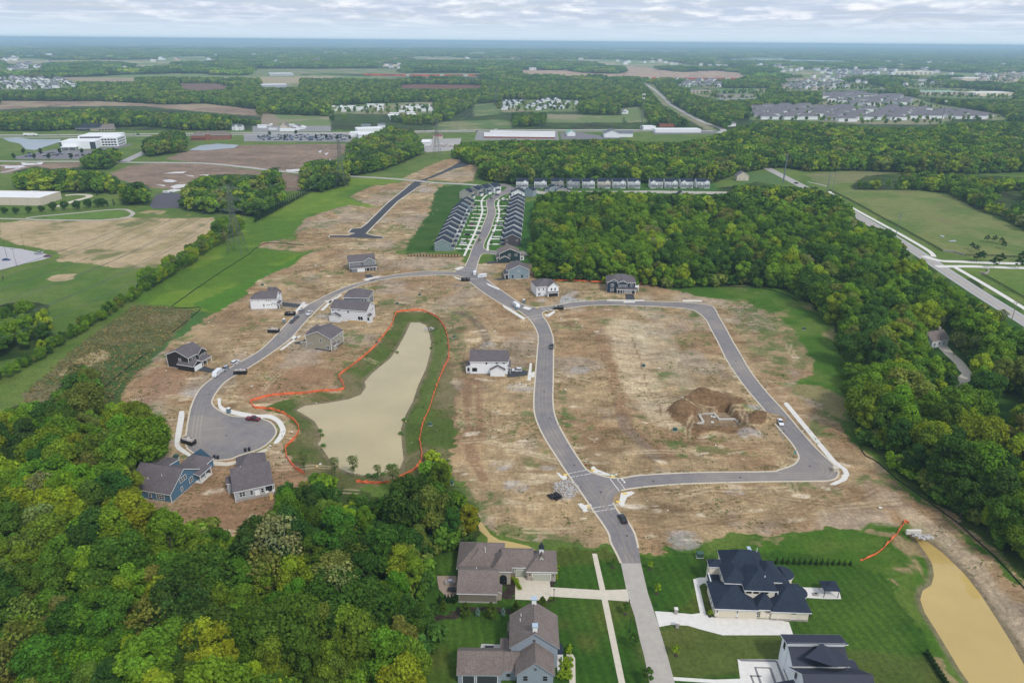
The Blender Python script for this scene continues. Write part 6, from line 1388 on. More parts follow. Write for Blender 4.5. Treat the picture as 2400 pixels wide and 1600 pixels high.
# ================================================================ FAR BUILDINGS
mk('white_roof', (.72, .72, .72), .8, var=.04, scale=.1); mk('ribbon_glass', (.05, .06, .08), .2); mk('rust_roof', (.22, .09, .07), .8); mk('green_roof', (.16, .38, .28), .7); mk('far_white', (.74, .74, .72), .8); mk('far_tan', (.46, .40, .33), .8)
def hall(name, label, cat, p1, p2, depth, ht, wall, roofm='white_roof', parapet=.5, group=None, wins=0, hip=0, rise=0, kind=None):
    o, rz, W = base(p1, p2); h = House(name, label, cat, (o[0], o[1], 0), rz, wall, 'grey', group)
    if kind: h.rm = MT[roofm]; h.block(0, W, 0, depth, ht, kind, rise, over=.6)
    else:
        h.w.box(0, W, 0, depth, -.3, ht); h.extra('roof', MB().box(.5, W - .5, .5, depth - .5, ht, ht + .12), roofm)
        h.extra('parapet', MB().box(-.1, W + .1, -.1, .5, ht - .3, ht + parapet).box(-.1, W + .1, depth - .5, depth + .1, ht - .3, ht + parapet).box(-.1, .5, .5, depth - .5, ht - .3, ht + parapet).box(W - .5, W + .1, .5, depth - .5, ht - .3, ht + parapet), wall if wall in MT else 'wall ' + wall)
    for k in range(wins):
        for fl in range(max(1, int(ht // 4))): h.win('S', W * (k + .5) / wins, 0, 1.2 + fl * 3.8, W / wins * .6, 1.8, 2, 1, 'dark_metal')
    h.W = W; return h
h = hall('warehouse', 'long cream flat roofed warehouse at the left edge', 'warehouse', (-60, 470), (95, 472.5), 30, 6.6, 'tan'); h.extra('roof_unit', MB().box(h.W * .62, h.W * .70, 20, 24, 6.7, 8.4).box(h.W * .8, h.W * .83, 8, 10, 6.7, 7.6), 'far_white'); h.extra('pilaster', MB().box(h.W * .55, h.W * .555, -.15, 0, 0, 6.5).box(h.W * .8, h.W * .805, -.15, 0, 0, 6.5), 'far_tan'); h.done()
h = hall('office_building', 'white two part office building with dark glass corners beside its car park', 'office building', (140, 343), (220, 342), 34, 9.5, 'white', wins=0); W = h.W
h.w.box(W * .25, W * 1.35, 34, 75, -.3, 13); h.extra('roof', MB().box(W * .26, W * 1.34, 35, 74, 13, 13.15), 'white_roof'); h.extra('glass_band', MB().box(W * .3, W * .98, 33.8, 34.1, 10.2, 12.2).box(W * .86, W + .3, -.3, 1.5, 0, 9.2).box(-.3, 2.2, -.3, 1.6, 0, 9.2), 'ribbon_glass'); h.w.box(W, W * 1.5, 22, 55, -.3, 12.2); h.extra('roof', MB().box(W + .5, W * 1.49, 22.5, 54.5, 12.2, 12.35), 'white_roof')
for fl in (1.5, 5, 8.5):
    for k in range(5): h.win('S', W * (1.06 + .09 * k), 22, fl, 3.0, 1.8, 2, 1, 'dark_metal')
    for k in range(6): h.win('E', W * 1.5, 26 + 4.5 * k, fl, 2.6, 1.8, 2, 1, 'dark_metal')
h.extra('entrance_canopy', MB().box(3, W * .52, -9, -.3, 3.4, 4.0).box(4, 4.6, -8.6, -8, 0, 3.4).box(W * .3, W * .3 + .6, -8.6, -8, 0, 3.4).box(W * .5, W * .5 + .6, -8.6, -8, 0, 3.4), 'far_white'); h.done()
h = hall('brick_building', 'red brick building with brown hip roofs beside a small pond', 'building', (439, 323), (472, 322.5), 22, 7.5, 'brick', 'roof brown', kind='hip', rise=5, wins=6); W = h.W; h.block(W, W + 34, 6, 24, 7.0, 'hip', 4.6, wall='brick', over=.6); h.block(W * .8, W + 6, 3, 26, 9, 'hip', 3, wall='brick', over=.5); h.wins('S', 6, [W + 7 + 4.4 * k for k in range(6)], 1.2, 1.8, 1.6, 2, 1, 'garage_cream'); h.wins('S', 6, [W + 7 + 4.4 * k for k in range(6)], 4.6, 1.8, 1.6, 2, 1, 'garage_cream'); h.done()
h = hall('lodge', 'dark roofed lodge with timber gables by the highway', 'lodge', (176, 301.5), (206, 301.5), 22, 4.5, 'plum', 'roof black', kind='hip', rise=7, wins=4); W = h.W; h.block(W * .9, W + 17, 2, 20, 4.5, 'gx', 6.5, wall='stone', over=.6); h.done()
h = hall('lodge', 'brown roofed wing with stone gable right of the dark lodge', 'lodge', (226, 302), (262, 301), 20, 4.5, 'stone', 'roof brown', kind='hipW', rise=6, wins=5); h.done()
for a in ((('car_dealership', 'white flat roofed dealership hall right of the car lot', 'showroom'), (824, 321), (866, 320), 34, 7, 'white'), (('dealership_annex', 'low grey white annex in front of the dealership hall', 'building'), (803, 315), (824, 315), 18, 6, 'white'), (('dealership_hall', 'large white flat hall behind the dealership front', 'hall'), (822, 309), (880, 307), 26, 8, 'white'),
          (('white_shed', 'white metal shed left of the rubble yard', 'shed'), (969, 335), (990, 335), 20, 5, 'white'), (('strip_hall', 'long low white strip of shops by the highway', 'building'), (1505, 305), (1610, 305), 22, 5, 'white'), (('small_hall', 'white hall left of the red striped roof by the highway', 'building'), (1478, 298), (1506, 297.5), 16, 5, 'white'),
          (('red_roof_hall', 'hall with red striped roof beyond the highway', 'building'), (1515, 292), (1551, 291.5), 16, 5, 'brick'), (('school', 'low brown school building beside a green sports field', 'school'), (1563, 215), (1632, 215), 60, 8, 'tan'), (('school_wing', 'long grey school wing with car park in front', 'school'), (1658, 224), (1732, 223.5), 40, 7, 'greige'),
          (('far_school', 'wide school with pale green roof in the right distance', 'school'), (2112, 218), (2210, 218), 60, 9, 'tan'), (('far_mall', 'cream flat building right of the green roofed school', 'building'), (2240, 221), (2326, 220), 50, 9, 'cream'), (('apartment_block', 'long cream four storey apartment block in the right distance', 'apartment block'), (2055, 173), (2141, 171.5), 30, 15, 'cream'),
          (('far_depot', 'flat pale depot on the left plain', 'building'), (588, 202), (660, 201), 60, 8, 'light grey'), (('far_depot', 'pale hall behind the brown field left of the middle', 'building'), (620, 175), (675, 174.5), 80, 9, 'light grey'), (('far_mall', 'tan building near the right edge with red sign', 'building'), (2210, 185), (2275, 184.5), 60, 9, 'tan'), (('trailer_row', 'long white trailer standing by the highway houses', 'trailer'), (643, 302), (676, 302), 4, 4, 'white'),
          (('bungalow', 'small white bungalow behind the highway', 'house'), (868, 293), (884, 293), 9, 4.5, 'white'), (('bungalow', 'low dark roofed bungalow left of the white one', 'house'), (830, 294), (850, 294), 9, 4, 'light blue'), (('porch_house', 'white house beside the diagonal road junction', 'house'), (1664, 292), (1690, 290), 12, 5, 'white')):
    nm, p1, p2, d_, ht, wl_ = a; rm = {'red_roof_hall': 'rust_roof', 'far_school': 'green_roof', 'school': 'roof brown', 'school_wing': 'roof violet', 'porch_house': 'roof violet', 'bungalow': 'roof slate'}.get(nm[0], 'white_roof')
    h = hall(nm[0], nm[1], nm[2], p1, p2, d_, ht, wl_, rm, wins=8 if nm[0] in ('apartment_block', 'far_school', 'school') else 0, kind='gx' if nm[0] in ('bungalow', 'porch_house', 'white_shed') else None, rise=2.5); h.done()
h = House('metal_hall', 'white metal hall with grey gable roof behind the north wood', 'hall', tuple(at(1388, 316)), R(-2), 'white', 'slate'); h.block(0, 24, 0, 30, 6, 'gy', 5); h.block(24, 46, 8, 26, 5.5, 'gx', 4); h.garage('S', 12, 0, 6, 4); h.done()
h = House('green_roof_hall', 'small hall with turquoise green roof by the highway', 'hall', tuple(at(1303, 313)), R(3), 'white', 'green_roof'); h.block(0, 13, 0, 22, 5, 'gy', 3.5); h.done()
h = House('brown_roof_house', 'tan house with red brown hip roof by the highway', 'house', tuple(at(995, 319)), 0, 'tan', 'rust_roof'); h.block(0, 14, 0, 12, 4, 'hip', 4); h.done()
h = House('highway_house', 'white gabled farmhouse beyond the highway left of the car lot', 'house', tuple(at(533, 299.5)), 0, 'white', 'slate'); h.block(0, 17, 0, 10, 6, 'gx', 3); h.block(6, 11, -2, 8, 6.2, 'gy', 4); h.wins('S', 0, (2, 4, 13, 15), 1.2); h.done()
for k in range(6):
    y = 305.5 + 2.35 * k; h = House('storage_shed', 'long red sided storage shed behind the north wood', 'storage shed', tuple(at(1112 + (k < 2) * 14, y)), R(-1.0), 'brick', 'white_roof', group='rows of storage sheds'); h.block(0, (1272 - 1112 - (k < 2) * 14) / 1633 * at(1200, y).y * .98, 0, 5.5, 2.8, 'gx', .7, wall='brick', over=.2); h.done()
# small far houses: one shape each, copied
def far_house(wall, roof, W, L, e, ri, kind='gy', wing=True):
    h = House('far_house', '', 'house', (0, 0, 0), 0, wall, roof); h.block(-W / 2, W / 2, 0, L, e, kind, ri, over=.5)
    if wing: h.block(-W / 2 - 2, W / 2 - W * .45, -2.5, L * .6, e * .6, 'gx', ri * .7, over=.4)
    r = h.done(); return r
FH = {}
for nm, a in {'white': ('white', 'violet', 12, 13, 6, 3.6), 'grey': ('light grey', 'violet', 13, 12, 6, 3.4, 'gx'), 'tan': ('tan', 'brown', 12, 12, 5.6, 3.4), 'dark': ('white', 'dark', 11, 12, 5.8, 3.6), 'condo': ('white', 'violet', 34, 15, 6, 4.2, 'hip', False), 'condo2': ('light grey', 'violet', 26, 15, 6, 4.4, 'gx'), 'trailer': ('white', 'white_roof', 17, 5, 2.8, .8, 'gx', False), 'town': ('white', 'navy', 9, 26, 6.5, 2.6, 'gy')}.items():
    FH[nm] = far_house(*a)
FHU = set(); rf = random.Random(3)
def put(kind, p, rz, label, cat, group, s=1.0, name=None):
    src = FH[kind]
    if kind in FHU: o = copy_tree(src)
    else: o = src; FHU.add(kind)
    o.location = (p.x, p.y, 0); o.rotation_euler = (0, 0, rz); o.scale = (s, s, s); tag(o, label, cat, group)
    if name: o.name = name
    return o
def estate(poly, sx, sy, rz, kinds, label, cat, group, seed, s=(.9, 1.15), name=None, lim=999):
    rng = random.Random(seed); P = np.asarray(D(poly)); Wd = at_np(P); cx, cy = Wd[:, 0].mean(), Wd[:, 1].mean(); n = 0; ext = max(np.ptp(Wd[:, 0]), np.ptp(Wd[:, 1])) * .75; ca, sa = math.cos(rz), math.sin(rz); out = []
    i0, j0 = int(ext / sx), int(ext / sy)
    for j in range(-j0, j0 + 1):
        for i in range(-i0, i0 + 1):
            u, v = i * sx + rng.uniform(-.16, .16) * sx + (j % 2) * sx * .3, j * sy + rng.uniform(-.14, .14) * sy
            x, y = cx + u * ca - v * sa, cy + u * sa + v * ca
            if y < 300: continue
            q = proj([x, y, 0]); 
            if inpoly(np.array([q[0]]), np.array([q[1]]), P)[0]: out.append((x, y))
    rng.shuffle(out)
    for x, y in out[:lim]:
        k = rng.choice(kinds); put(k, Vector((x, y, 0)), rz + rng.choice((0, math.pi / 2, 0, math.pi)) * (0 if k.startswith(('condo', 'town')) else 1), label, cat, group, rng.uniform(*s), name)
estate('0 180 60 182 110 184 175 188 180 200 70 207 -6 207', 44, 52, .25, ('white', 'grey', 'dark', 'white'), 'grey roofed house of the estate at the left edge', 'house', 'houses of the left estate', 1, (1.1, 1.5), lim=64)
estate('0 148 60 149 120 147 110 163 40 166 0 164', 130, 150, .1, ('white', 'white', 'grey'), 'pale house in the far left estate', 'house', 'houses of the far left estate', 2, (1.6, 2.4), lim=20)
estate('1786 184 1880 187 1945 192 1950 207 1870 208 1800 206', 40, 54, -.1, ('white', 'tan', 'grey'), 'pale grey house of the right estate', 'house', 'houses of the right estate', 3, (1.1, 1.5), lim=56)
estate('1533 186 1660 188 1658 201 1560 200', 46, 60, .05, ('white', 'grey'), 'grey roofed house near the freight line', 'house', 'houses near the freight line', 4, (1.2, 1.6), lim=34)
estate('1900 164 2050 166 2055 176 1905 178', 80, 90, 0, ('white', 'grey', 'dark'), 'small pale house below the long lake', 'house', 'houses below the lake', 5, (1.4, 2.0), lim=30)
estate('2240 174 2352 174 2352 190 2250 188', 90, 100, 0, ('white', 'tan'), 'pale house near the right edge of the plain', 'house', 'houses near the right edge', 6, (1.4, 2.0), lim=16)
estate('1090 142 1180 142 1180 166 1100 164', 110, 190, 0, ('white', 'tan'), 'white speck of a house on the far plain', 'house', 'houses on the far plain', 7, (1.6, 2.2), lim=32)
estate('0 134 600 137 1176 139 1600 148 2352 150 2352 172 1900 160 1400 150 600 150 200 140 0 142', 330, 420, .1, ('white', 'white', 'tan'), 'lone pale roof among the distant woods', 'house', 'lone roofs among the distant woods', 11, (1.8, 3.0), lim=40)
estate('1885 219 1960 216 2080 226 2105 242 2010 244 1925 242', 42, 30, .06, ('condo', 'condo2'), 'grey roofed condominium block of the upper right group', 'condominium', 'condominiums of the upper right group', 8, (.95, 1.1), 'condominium', lim=44)
estate('1730 252 1830 246 1900 250 1960 252 2060 252 2180 256 2275 270 2240 276 2100 276 1990 283 1900 277 1730 278', 43, 31, .03, ('condo', 'condo2', 'condo'), 'grey roofed condominium block of the lower right group', 'condominium', 'condominiums of the lower right group', 9, (.95, 1.1), 'condominium', lim=92)
estate('1150 232 1330 232 1330 252 1155 256', 19, 44, -.12, ('town',), 'navy roofed terrace with white gables beyond the highway', 'terrace', 'terraces beyond the highway', 10, (1, 1.1), 'terrace_row', lim=26)
for i, (s, lim) in enumerate((('760 246 800 243 840 246 845 256 780 260', 14), ('845 242 880 241 890 256 850 258', 10), ('925 241 1000 242 1000 258 930 258', 26), ('880 256 960 258 960 276 890 274', 12))):
    estate(s, 22, 24, .15, ('trailer',), 'white mobile home among trees beyond the highway', 'mobile home', 'mobile homes beyond the highway', 20 + i, (.9, 1.1), 'mobile_home', lim)
estate('590 288 640 286 712 288 712 299 590 301', 34, 22, 0, ('white', 'tan', 'trailer'), 'small pale house along the highway', 'house', 'houses along the highway', 30, (.8, 1.0), lim=18)
estate('1430 259 1450 258 1456 266 1430 266', 40, 40, 0, ('white',), 'white farmhouse among trees left of the mast', 'house', None, 31, (1, 1.1), lim=1)
estate('133 218 182 219 182 231 133 231', 60, 40, 0, ('white',), 'white farmhouse behind the brown field', 'house', 'farmhouses behind the brown field', 32, (1, 1.3), lim=4)
for k in [q for q in FH if q not in FHU]:
    for c in list(FH[k].children): bpy.data.objects.remove(c)
    bpy.data.objects.remove(FH[k])
# freight train
wp = []
for (s, n_) in (('842 174 900 175 960 176 1020 176 1098 176', 30), ('1441 181 1500 182 1560 183 1640 184 1712 184', 34)):
    P = WP(smooth(D(s), 8)); 
    for i in range(n_):
        t = i / (n_ - 1) * (len(P) - 1); k = min(int(t), len(P) - 2); p = P[k] * (1 - t + k) + P[k + 1] * (t - k); wp.append((p[0], p[1], math.atan2(P[k + 1][1] - P[k][1], P[k + 1][0] - P[k][0])))
wm_ = []
for i, c in enumerate(((.62, .11, .04), (.45, .07, .05), (.25, .08, .06), (.55, .55, .52))):
    mm = mk('container_%d' % i, c, .6, var=.1, scale=.5); b = MB(); b.box(-9, 9, -1.6, 1.6, 1.3, 8.0); me1 = b.mesh('container', mm); b = MB(); b.box(-9.6, 9.6, -1.4, 1.4, .8, 1.3)
    for x in (-8, -6, 6, 8): b.tube((x, -1.2, .6), (x, 1.2, .6), .55, n=8)
    wm_.append((me1, b.mesh('wheelbase', MT['dark_metal'])))
for i, (x, y, a) in enumerate(wp):
    q = rf.choice((0, 0, 0, 1, 1, 2, 3)) ; o = empty('freight_wagon', (x, y, 0), a, '%s container wagon on the distant freight line' % ('orange', 'red', 'brown', 'grey')[q], 'wagon', 'container wagons on the freight line')
    o.scale = (1.3, 1.0, 1.0); link_obj('container', wm_[q][0], o); link_obj('wheelbase', wm_[q][1], o)
# water towers
for (x, y, s, lb) in ((59, 103, 1.0, 'white water tower on the left horizon'), (588 + 2, 108, .9, 'white water tower left of the middle horizon'), (1722, 118, 1.2, 'white water tower above the right lake'), (1417, 114.5, .8, 'small white water tower on the middle horizon'), (1644, 117, .8, 'pale water tower left of the lake')):
    p = at(x, y); t = empty('water_tower', (p.x, p.y, gz(p.x, p.y)), 0, lb, 'water tower'); t.scale = (s * 1.6,) * 3; 
    MB().loft([[(r * math.cos(a), r * math.sin(a), z) for a in [R(30 * k) for k in range(12)]] for r, z in ((1.5, 28), (7, 31), (9, 36), (8, 41), (3, 44))]).build('tank', MT['far_white'], t); MB().tube((0, 0, -5), (0, 0, 30), 2.6, 1.6, 8).build('stem', MT['far_white'], t)
# car parks and their cars
slab('car_park', '-110 560 0 566 50 572 112 585 118 590 100 596 50 607 0 620 -110 640', mk('pale_asphalt', (.42, .40, .41), .9, var=.08, scale=.3), .07)
slab('car_park', '344 472 358 447 380 442 414 444 414 478 350 479', mk('dark_lot', (.085, .08, .095), .9, var=.1, scale=.3), .07)
slab('car_park', '30 361 128 343 140 345 225 345 232 340 300 330 302 333 236 350 218 367 40 366', mk('mid_lot', (.17, .16, .17), .9, var=.1, scale=.3), .2)
slab('car_park', '560 308 700 305 820 306 804 326 560 325', mk('dealer_lot', (.24, .23, .23), .9, var=.15, scale=.1), .2); slab('yard', '1500 302 1660 301 1640 307 1500 309', MT['mid_lot'], .15); slab('yard', '1286 306 1330 304 1380 312 1460 313 1400 320 1290 320', MT['mid_lot'], .15); slab('yard', '960 320 1060 318 1052 345 980 350 955 335', MT['gravel'], .16); slab('yard', '1096 302 1280 302 1284 322 1090 322', MT['dealer_lot'], .12)
slab('car_park', '1650 226 1790 224 1800 232 1660 234', MT['dealer_lot'], .2); slab('yard', '580 290 760 290 760 302 580 304', MT['dealer_lot'], .15)
def carpaint(name, c): return mat(name, c, .25, metal=.2, spec=.5)
PAINT = {'white': carpaint('paint_white', (.75, .76, .78)), 'black': carpaint('paint_black', (.02, .022, .028)), 'silver': carpaint('paint_silver', (.38, .40, .42)), 'grey': carpaint('paint_grey', (.10, .115, .13)), 'blue': carpaint('paint_blue', (.04, .10, .26)), 'maroon': carpaint('paint_maroon', (.16, .015, .025))}
mk('tyre', (.02, .02, .02), .8); mk('rim', (.45, .45, .47), .3, metal=.8); mk('headlamp', (.8, .82, .85), .15); mk('tail_lamp', (.45, .02, .02), .3)
def car_parts(kind):
    """side outline (x forward) of the body and of the glass house"""
    if kind == 'sedan': L, Wd, B, Gl, wb = 4.8, 1.84, [(-2.4, .45), (-2.38, .95), (-1.7, 1.05), (.95, .98), (2.2, .80), (2.4, .55), (2.35, .3), (-2.3, .3)], [(-1.75, 1.02), (-.95, 1.42), (.25, 1.45), (1.15, .97)], 1.42
    elif kind == 'suv': L, Wd, B, Gl, wb = 4.75, 1.9, [(-2.35, .5), (-2.36, 1.12), (.95, 1.12), (2.15, .98), (2.38, .7), (2.34, .35), (-2.3, .35)], [(-2.28, 1.1), (-2.0, 1.70), (.1, 1.74), (1.1, 1.12)], 1.4
    elif kind == 'pickup': L, Wd, B, Gl, wb = 5.7, 1.98, [(-2.85, .6), (-2.85, 1.15), (.1, 1.15), (1.5, 1.18), (2.7, 1.05), (2.85, .6), (2.8, .42), (-2.8, .42)], [(-.75, 1.14), (-.6, 1.82), (.75, 1.84), (1.5, 1.18)], 1.75
    else: L, Wd, B, Gl, wb = 5.9, 2.05, [(-2.95, .45), (-2.95, 2.45), (1.5, 2.5), (1.9, 2.2), (2.35, 1.35), (2.9, 1.1), (2.95, .4), (-2.9, .35)], [(1.1, 1.5), (1.1, 2.15), (1.72, 2.2), (2.2, 1.42)], 1.85
    return L, Wd, B, Gl, wb
_cc = {}
def car(kind, colour, p, ang, label, cat='car', group=None, simple=False, lights=True):
    key = (kind, colour)
    if key not in _cc:
        L, Wd, B, Gl, wb = car_parts(kind); w = Wd / 2
        body = MB(); m1 = 0
        def prof(P, ws): return [[(x, -s * f, z) for (x, z), f in zip(P, ws)] for s in (1,)]
        ws = [w * (.93 if z < .5 or abs(x) > L / 2 - .1 else 1) for x, z in B]
        A = [(x, -q, z) for (x, z), q in zip(B, ws)]; Bp = [(x, q, z) for (x, z), q in zip(B, ws)]
        mid = [(x * 1.0, 0, z + .03 * (z > .8)) for (x, z) in B]; body.loft([A, mid, Bp])
        if kind != 'van':
            G1 = [(x, -w * (.92 if z < 1.3 else .78), z) for x, z in Gl]; G2 = [(x, w * (.92 if z < 1.3 else .78), z) for x, z in Gl]
            gb = MB().loft([G1, G2]); zt = max(z for x, z in Gl); xs = [x for x, z in Gl if z > 1.3]; body.box(min(xs) - .06, max(xs) + .02, -w * .8, w * .8, zt - .05, zt + .035)
            if kind == 'pickup': body.box(-2.7, -.85, -w * .8, w * .8, 1.15, 1.16)
        else:
            gb = MB(); G1 = [(x + .03, -w * .93, z) for x, z in Gl]; G2 = [(x + .03, w * .93, z) for x, z in Gl]; gb.loft([G1, G2]); gb.box(.6, 1.05, -w - .01, -w + .05, 1.5, 2.05).box(.6, 1.05, w - .05, w + .01, 1.5, 2.05)
        wh = MB().tube((0, -.11, 0), (0, .11, 0), .34, n=14); rm = MB().tube((0, -.12, 0), (0, .12, 0), .2, n=10)
        hd = MB().box(-.04, .05, -.2, .2, -.07, .07)
        _cc[key] = (body.mesh('body', PAINT[colour]), gb.mesh('window_glass', MT['glass']), wh.mesh('tyre', MT['tyre']), rm.mesh('rim', MT['rim']), hd.mesh('headlight', MT['headlamp']), MB().box(-.04, .04, -.18, .18, -.07, .07).mesh('tail_light', MT['tail_lamp']))
    L, Wd, B, Gl, wb = car_parts(kind); a = _cc[key]; z = p.z + .06
    o = empty({'sedan': 'parked_car', 'suv': 'parked_car', 'pickup': 'pickup_truck', 'van': 'delivery_van'}[kind], (p.x, p.y, z), ang, label, cat, group)
    link_obj('body', a[0], o); link_obj('window_glass', a[1], o)
    if simple: return o
    for x in (-wb, wb):
        for y in (-Wd / 2 + .06, Wd / 2 - .06):
            t = link_obj('wheel', a[2], o); t.location = (x, y, .34); link_obj('rim', a[3], t)
    for y in (-Wd * .34, Wd * .34):
        t = link_obj('headlight', a[4], o); t.location = (L / 2 - .1, y, .72); t = link_obj('tail_light', a[5], o); t.location = (-L / 2 + .02, y, .8)
    return o
def facing(p, q): a, b = at(*p), at(*q); return math.atan2(b.y - a.y, b.x - a.x)
rd = random.Random(8); CN = list(PAINT)
dl = np.asarray(WP(D('592 311 800 309 796 325 592 323'))); nk = 0
for j in range(8):
    v = (j + .5) / 8
    for i in range(32):
        u = (i + rd.uniform(.2, .8)) / 32
        if rd.random() < .22 or nk >= 190: continue
        p = (dl[0] * (1 - u) + dl[1] * u) * (1 - v) + (dl[3] * (1 - u) + dl[2] * u) * v
        c = rd.choice(('white', 'silver', 'grey', 'black', 'white', 'blue')); car(rd.choice(('sedan', 'suv', 'pickup')), c, Vector((p[0], p[1], .2)), R(70), '%s vehicle in the rows of the dealership lot' % c, 'car', 'vehicles in the dealership lot', True); nk += 1
for i in range(26):
    x = 60 + 150 * rd.random(); y = 352 + 10 * rd.random(); c = rd.choice(CN); car(rd.choice(('sedan', 'suv')), c, at(x, y) + Vector((0, 0, .2)), R(80), '%s car in the car park of the white office' % c, 'car', 'cars in the office car park', True)
# ================================================================ VEHICLES, FENCES, POLES, SMALL THINGS
car('sedan', 'black', at(1430, 1194), facing((1430, 1194), (1414, 1165)), 'dark grey sedan driving up the asphalt street below the crossing')
car('sedan', 'white', at(1792, 972), facing((1792, 972), (1800, 990)), 'white sedan parked in the right bend of the loop street')
car('pickup', 'grey', at(1267, 798), facing((1267, 798), (1269, 760)), 'dark pickup truck on the loop street beside the open lots', 'pickup truck')
car('suv', 'white', at(1187, 853), R(180), 'white car on the black drive of the white house')
car('van', 'white', at(499, 862), facing((499, 862), (485, 874)), 'white delivery van with dark lettering at the kerb', 'van')
car('suv', 'silver', at(517, 850), facing((517, 850), (506, 858)), 'silver brown car parked behind the delivery van')
car('suv', 'white', at(541, 835), facing((541, 835), (556, 826)), 'white car parked on the curving street above the silver one')
car('pickup', 'maroon', at(582, 965), facing((582, 965), (610, 968)), 'dark red pickup truck in the turning circle', 'pickup truck')
car('suv', 'silver', at(693, 716), facing((693, 716), (704, 704)), 'silver car by the kerb above the black container')
car('pickup', 'white', at(711, 722), facing((711, 722), (724, 710)), 'white pickup truck with open back in the street', 'pickup truck')
car('sedan', 'grey', at(681, 731), facing((681, 731), (692, 721)), 'dark grey car, farther of two at the left kerb'); car('sedan', 'grey', at(672, 740), facing((672, 740), (683, 730)), 'dark grey car, nearer of two at the left kerb')
car('van', 'white', at(1107, 638), facing((1107, 638), (1092, 640)), 'long white van by the light blue house', 'van'); car('van', 'white', at(1091, 631), facing((1091, 631), (1093, 620)), 'short white van seen from behind at the upper crossing', 'van')
car('van', 'white', at(1186, 705), facing((1186, 705), (1196, 712)), 'white van standing before the middle crossing', 'van')
for (x, y, k, c, a, lb) in ((1084, 517, 'sedan', 'maroon', 0, 'maroon car in a drive of the left row'), (1064, 560, 'suv', 'white', 0, 'white car in a drive near the sage house'), (1074, 540, 'sedan', 'black', 0, 'black car in a drive of the left row'), (1100, 537, 'suv', 'grey', 70, 'dark car standing on the north street'), (1148, 518, 'suv', 'silver', 180, 'silver car in a drive of the right row'), (1142, 449, 'sedan', 'grey', 20, 'dark car at the bend of the north street'), (1158, 502, 'suv', 'grey', 180, 'grey car in a drive of the right row'), (1160, 484, 'sedan', 'black', 180, 'black car in a drive of the right row'), (1160, 462, 'sedan', 'grey', 180, 'dark car in the farthest drive of the right row'),
                            (90, 583, 'pickup', 'silver', 12, 'silver pickup truck in the left car park'), (110, 590, 'sedan', 'maroon', 10, 'maroon car in the corner of the left car park'), (15, 598, 'sedan', 'blue', 8, 'blue car in the left car park'), (1828, 422, 'suv', 'grey', 120, 'dark car on the country road'), (382, 444, 'van', 'white', 0, 'white van in the dark car park'),
                            (1066, 299.5, 'suv', 'white', 0, 'white car on the highway'), (1095, 303, 'suv', 'black', 180, 'black car on the highway'), (1140, 300, 'van', 'white', 0, 'white van on the highway'), (318, 310, 'suv', 'grey', 0, 'dark car on the highway at the left')):
    car(k, c, at(x, y), R(a), lb, 'pickup truck' if k == 'pickup' else 'van' if k == 'van' else 'car')
q = at(72, 313); t = empty('semi_truck', (q.x, q.y, .4), R(2), 'white semi truck with long trailer on the highway', 'truck')
MB().box(-11, 5.5, -1.3, 1.3, 1.2, 4.2).build('trailer', MT['far_white'], t); MB().box(6.2, 9.0, -1.2, 1.2, .8, 3.6).box(9.0, 10.4, -1.1, 1.1, .8, 2.2).build('cab', MT['far_white'], t); b = MB()
for x in (-9.5, -8, 4, 5.3, 9.6):
    b.tube((x, -1.25, .5), (x, 1.25, .5), .52, n=10)
b.build('wheel', MT['tyre'], t)
mk('black_steel', (.018, .018, .02), .5, var=.3, scale=1.5); mk('debris', (.35, .30, .27), .9, scale=2.5, col2=(.65, .60, .58)); mk('portable_blue', (.10, .16, .22), .6); mk('utility_green', (.045, .10, .08), .6); mk('rubble', (.30, .28, .27), .95, scale=1.5, col2=(.62, .60, .58))
def chunks(mb, x0, x1, y0, y1, z, n, s, rng, m=0):
    for _ in range(n):
        x, y = rng.uniform(x0, x1), rng.uniform(y0, y1); a = s * rng.uniform(.4, 1.2)
        mt = Matrix.Translation((x, y, z + rng.uniform(0, a * .5))) @ Matrix.Rotation(rng.uniform(0, 3.1), 4, 'Z') @ Matrix.Rotation(rng.uniform(-.5, .5), 4, 'X'); mb.box(-a / 2, a / 2, -a * .35, a * .35, -a * .15, a * .2, m, mt)
    return mb
dm = {}
b = MB(); L, w, hh = 5.6, 2.3, 1.7
for s in (-1, 1): b.box(-L / 2, L / 2, s * w / 2 - .06, s * w / 2 + .06, .25, hh)
b.box(-L / 2, L / 2, -w / 2, w / 2, .2, .3).box(-L / 2, -L / 2 + .1, -w / 2, w / 2, .3, hh).box(L / 2 - .1, L / 2, -w / 2, w / 2, .3, hh)
for k in range(7):
    for s in (-1, 1): x = -L / 2 + .3 + k * .84; b.box(x - .05, x + .05, s * (w / 2 + .06) - .05, s * (w / 2 + .06) + .05, .3, hh - .05)
b.box(-L / 2 - .05, L / 2 + .05, -w / 2 - .1, -w / 2 + .07, hh, hh + .1).box(-L / 2 - .05, L / 2 + .05, w / 2 - .07, w / 2 + .1, hh, hh + .1)
shell = b.mesh('shell', MT['black_steel'])
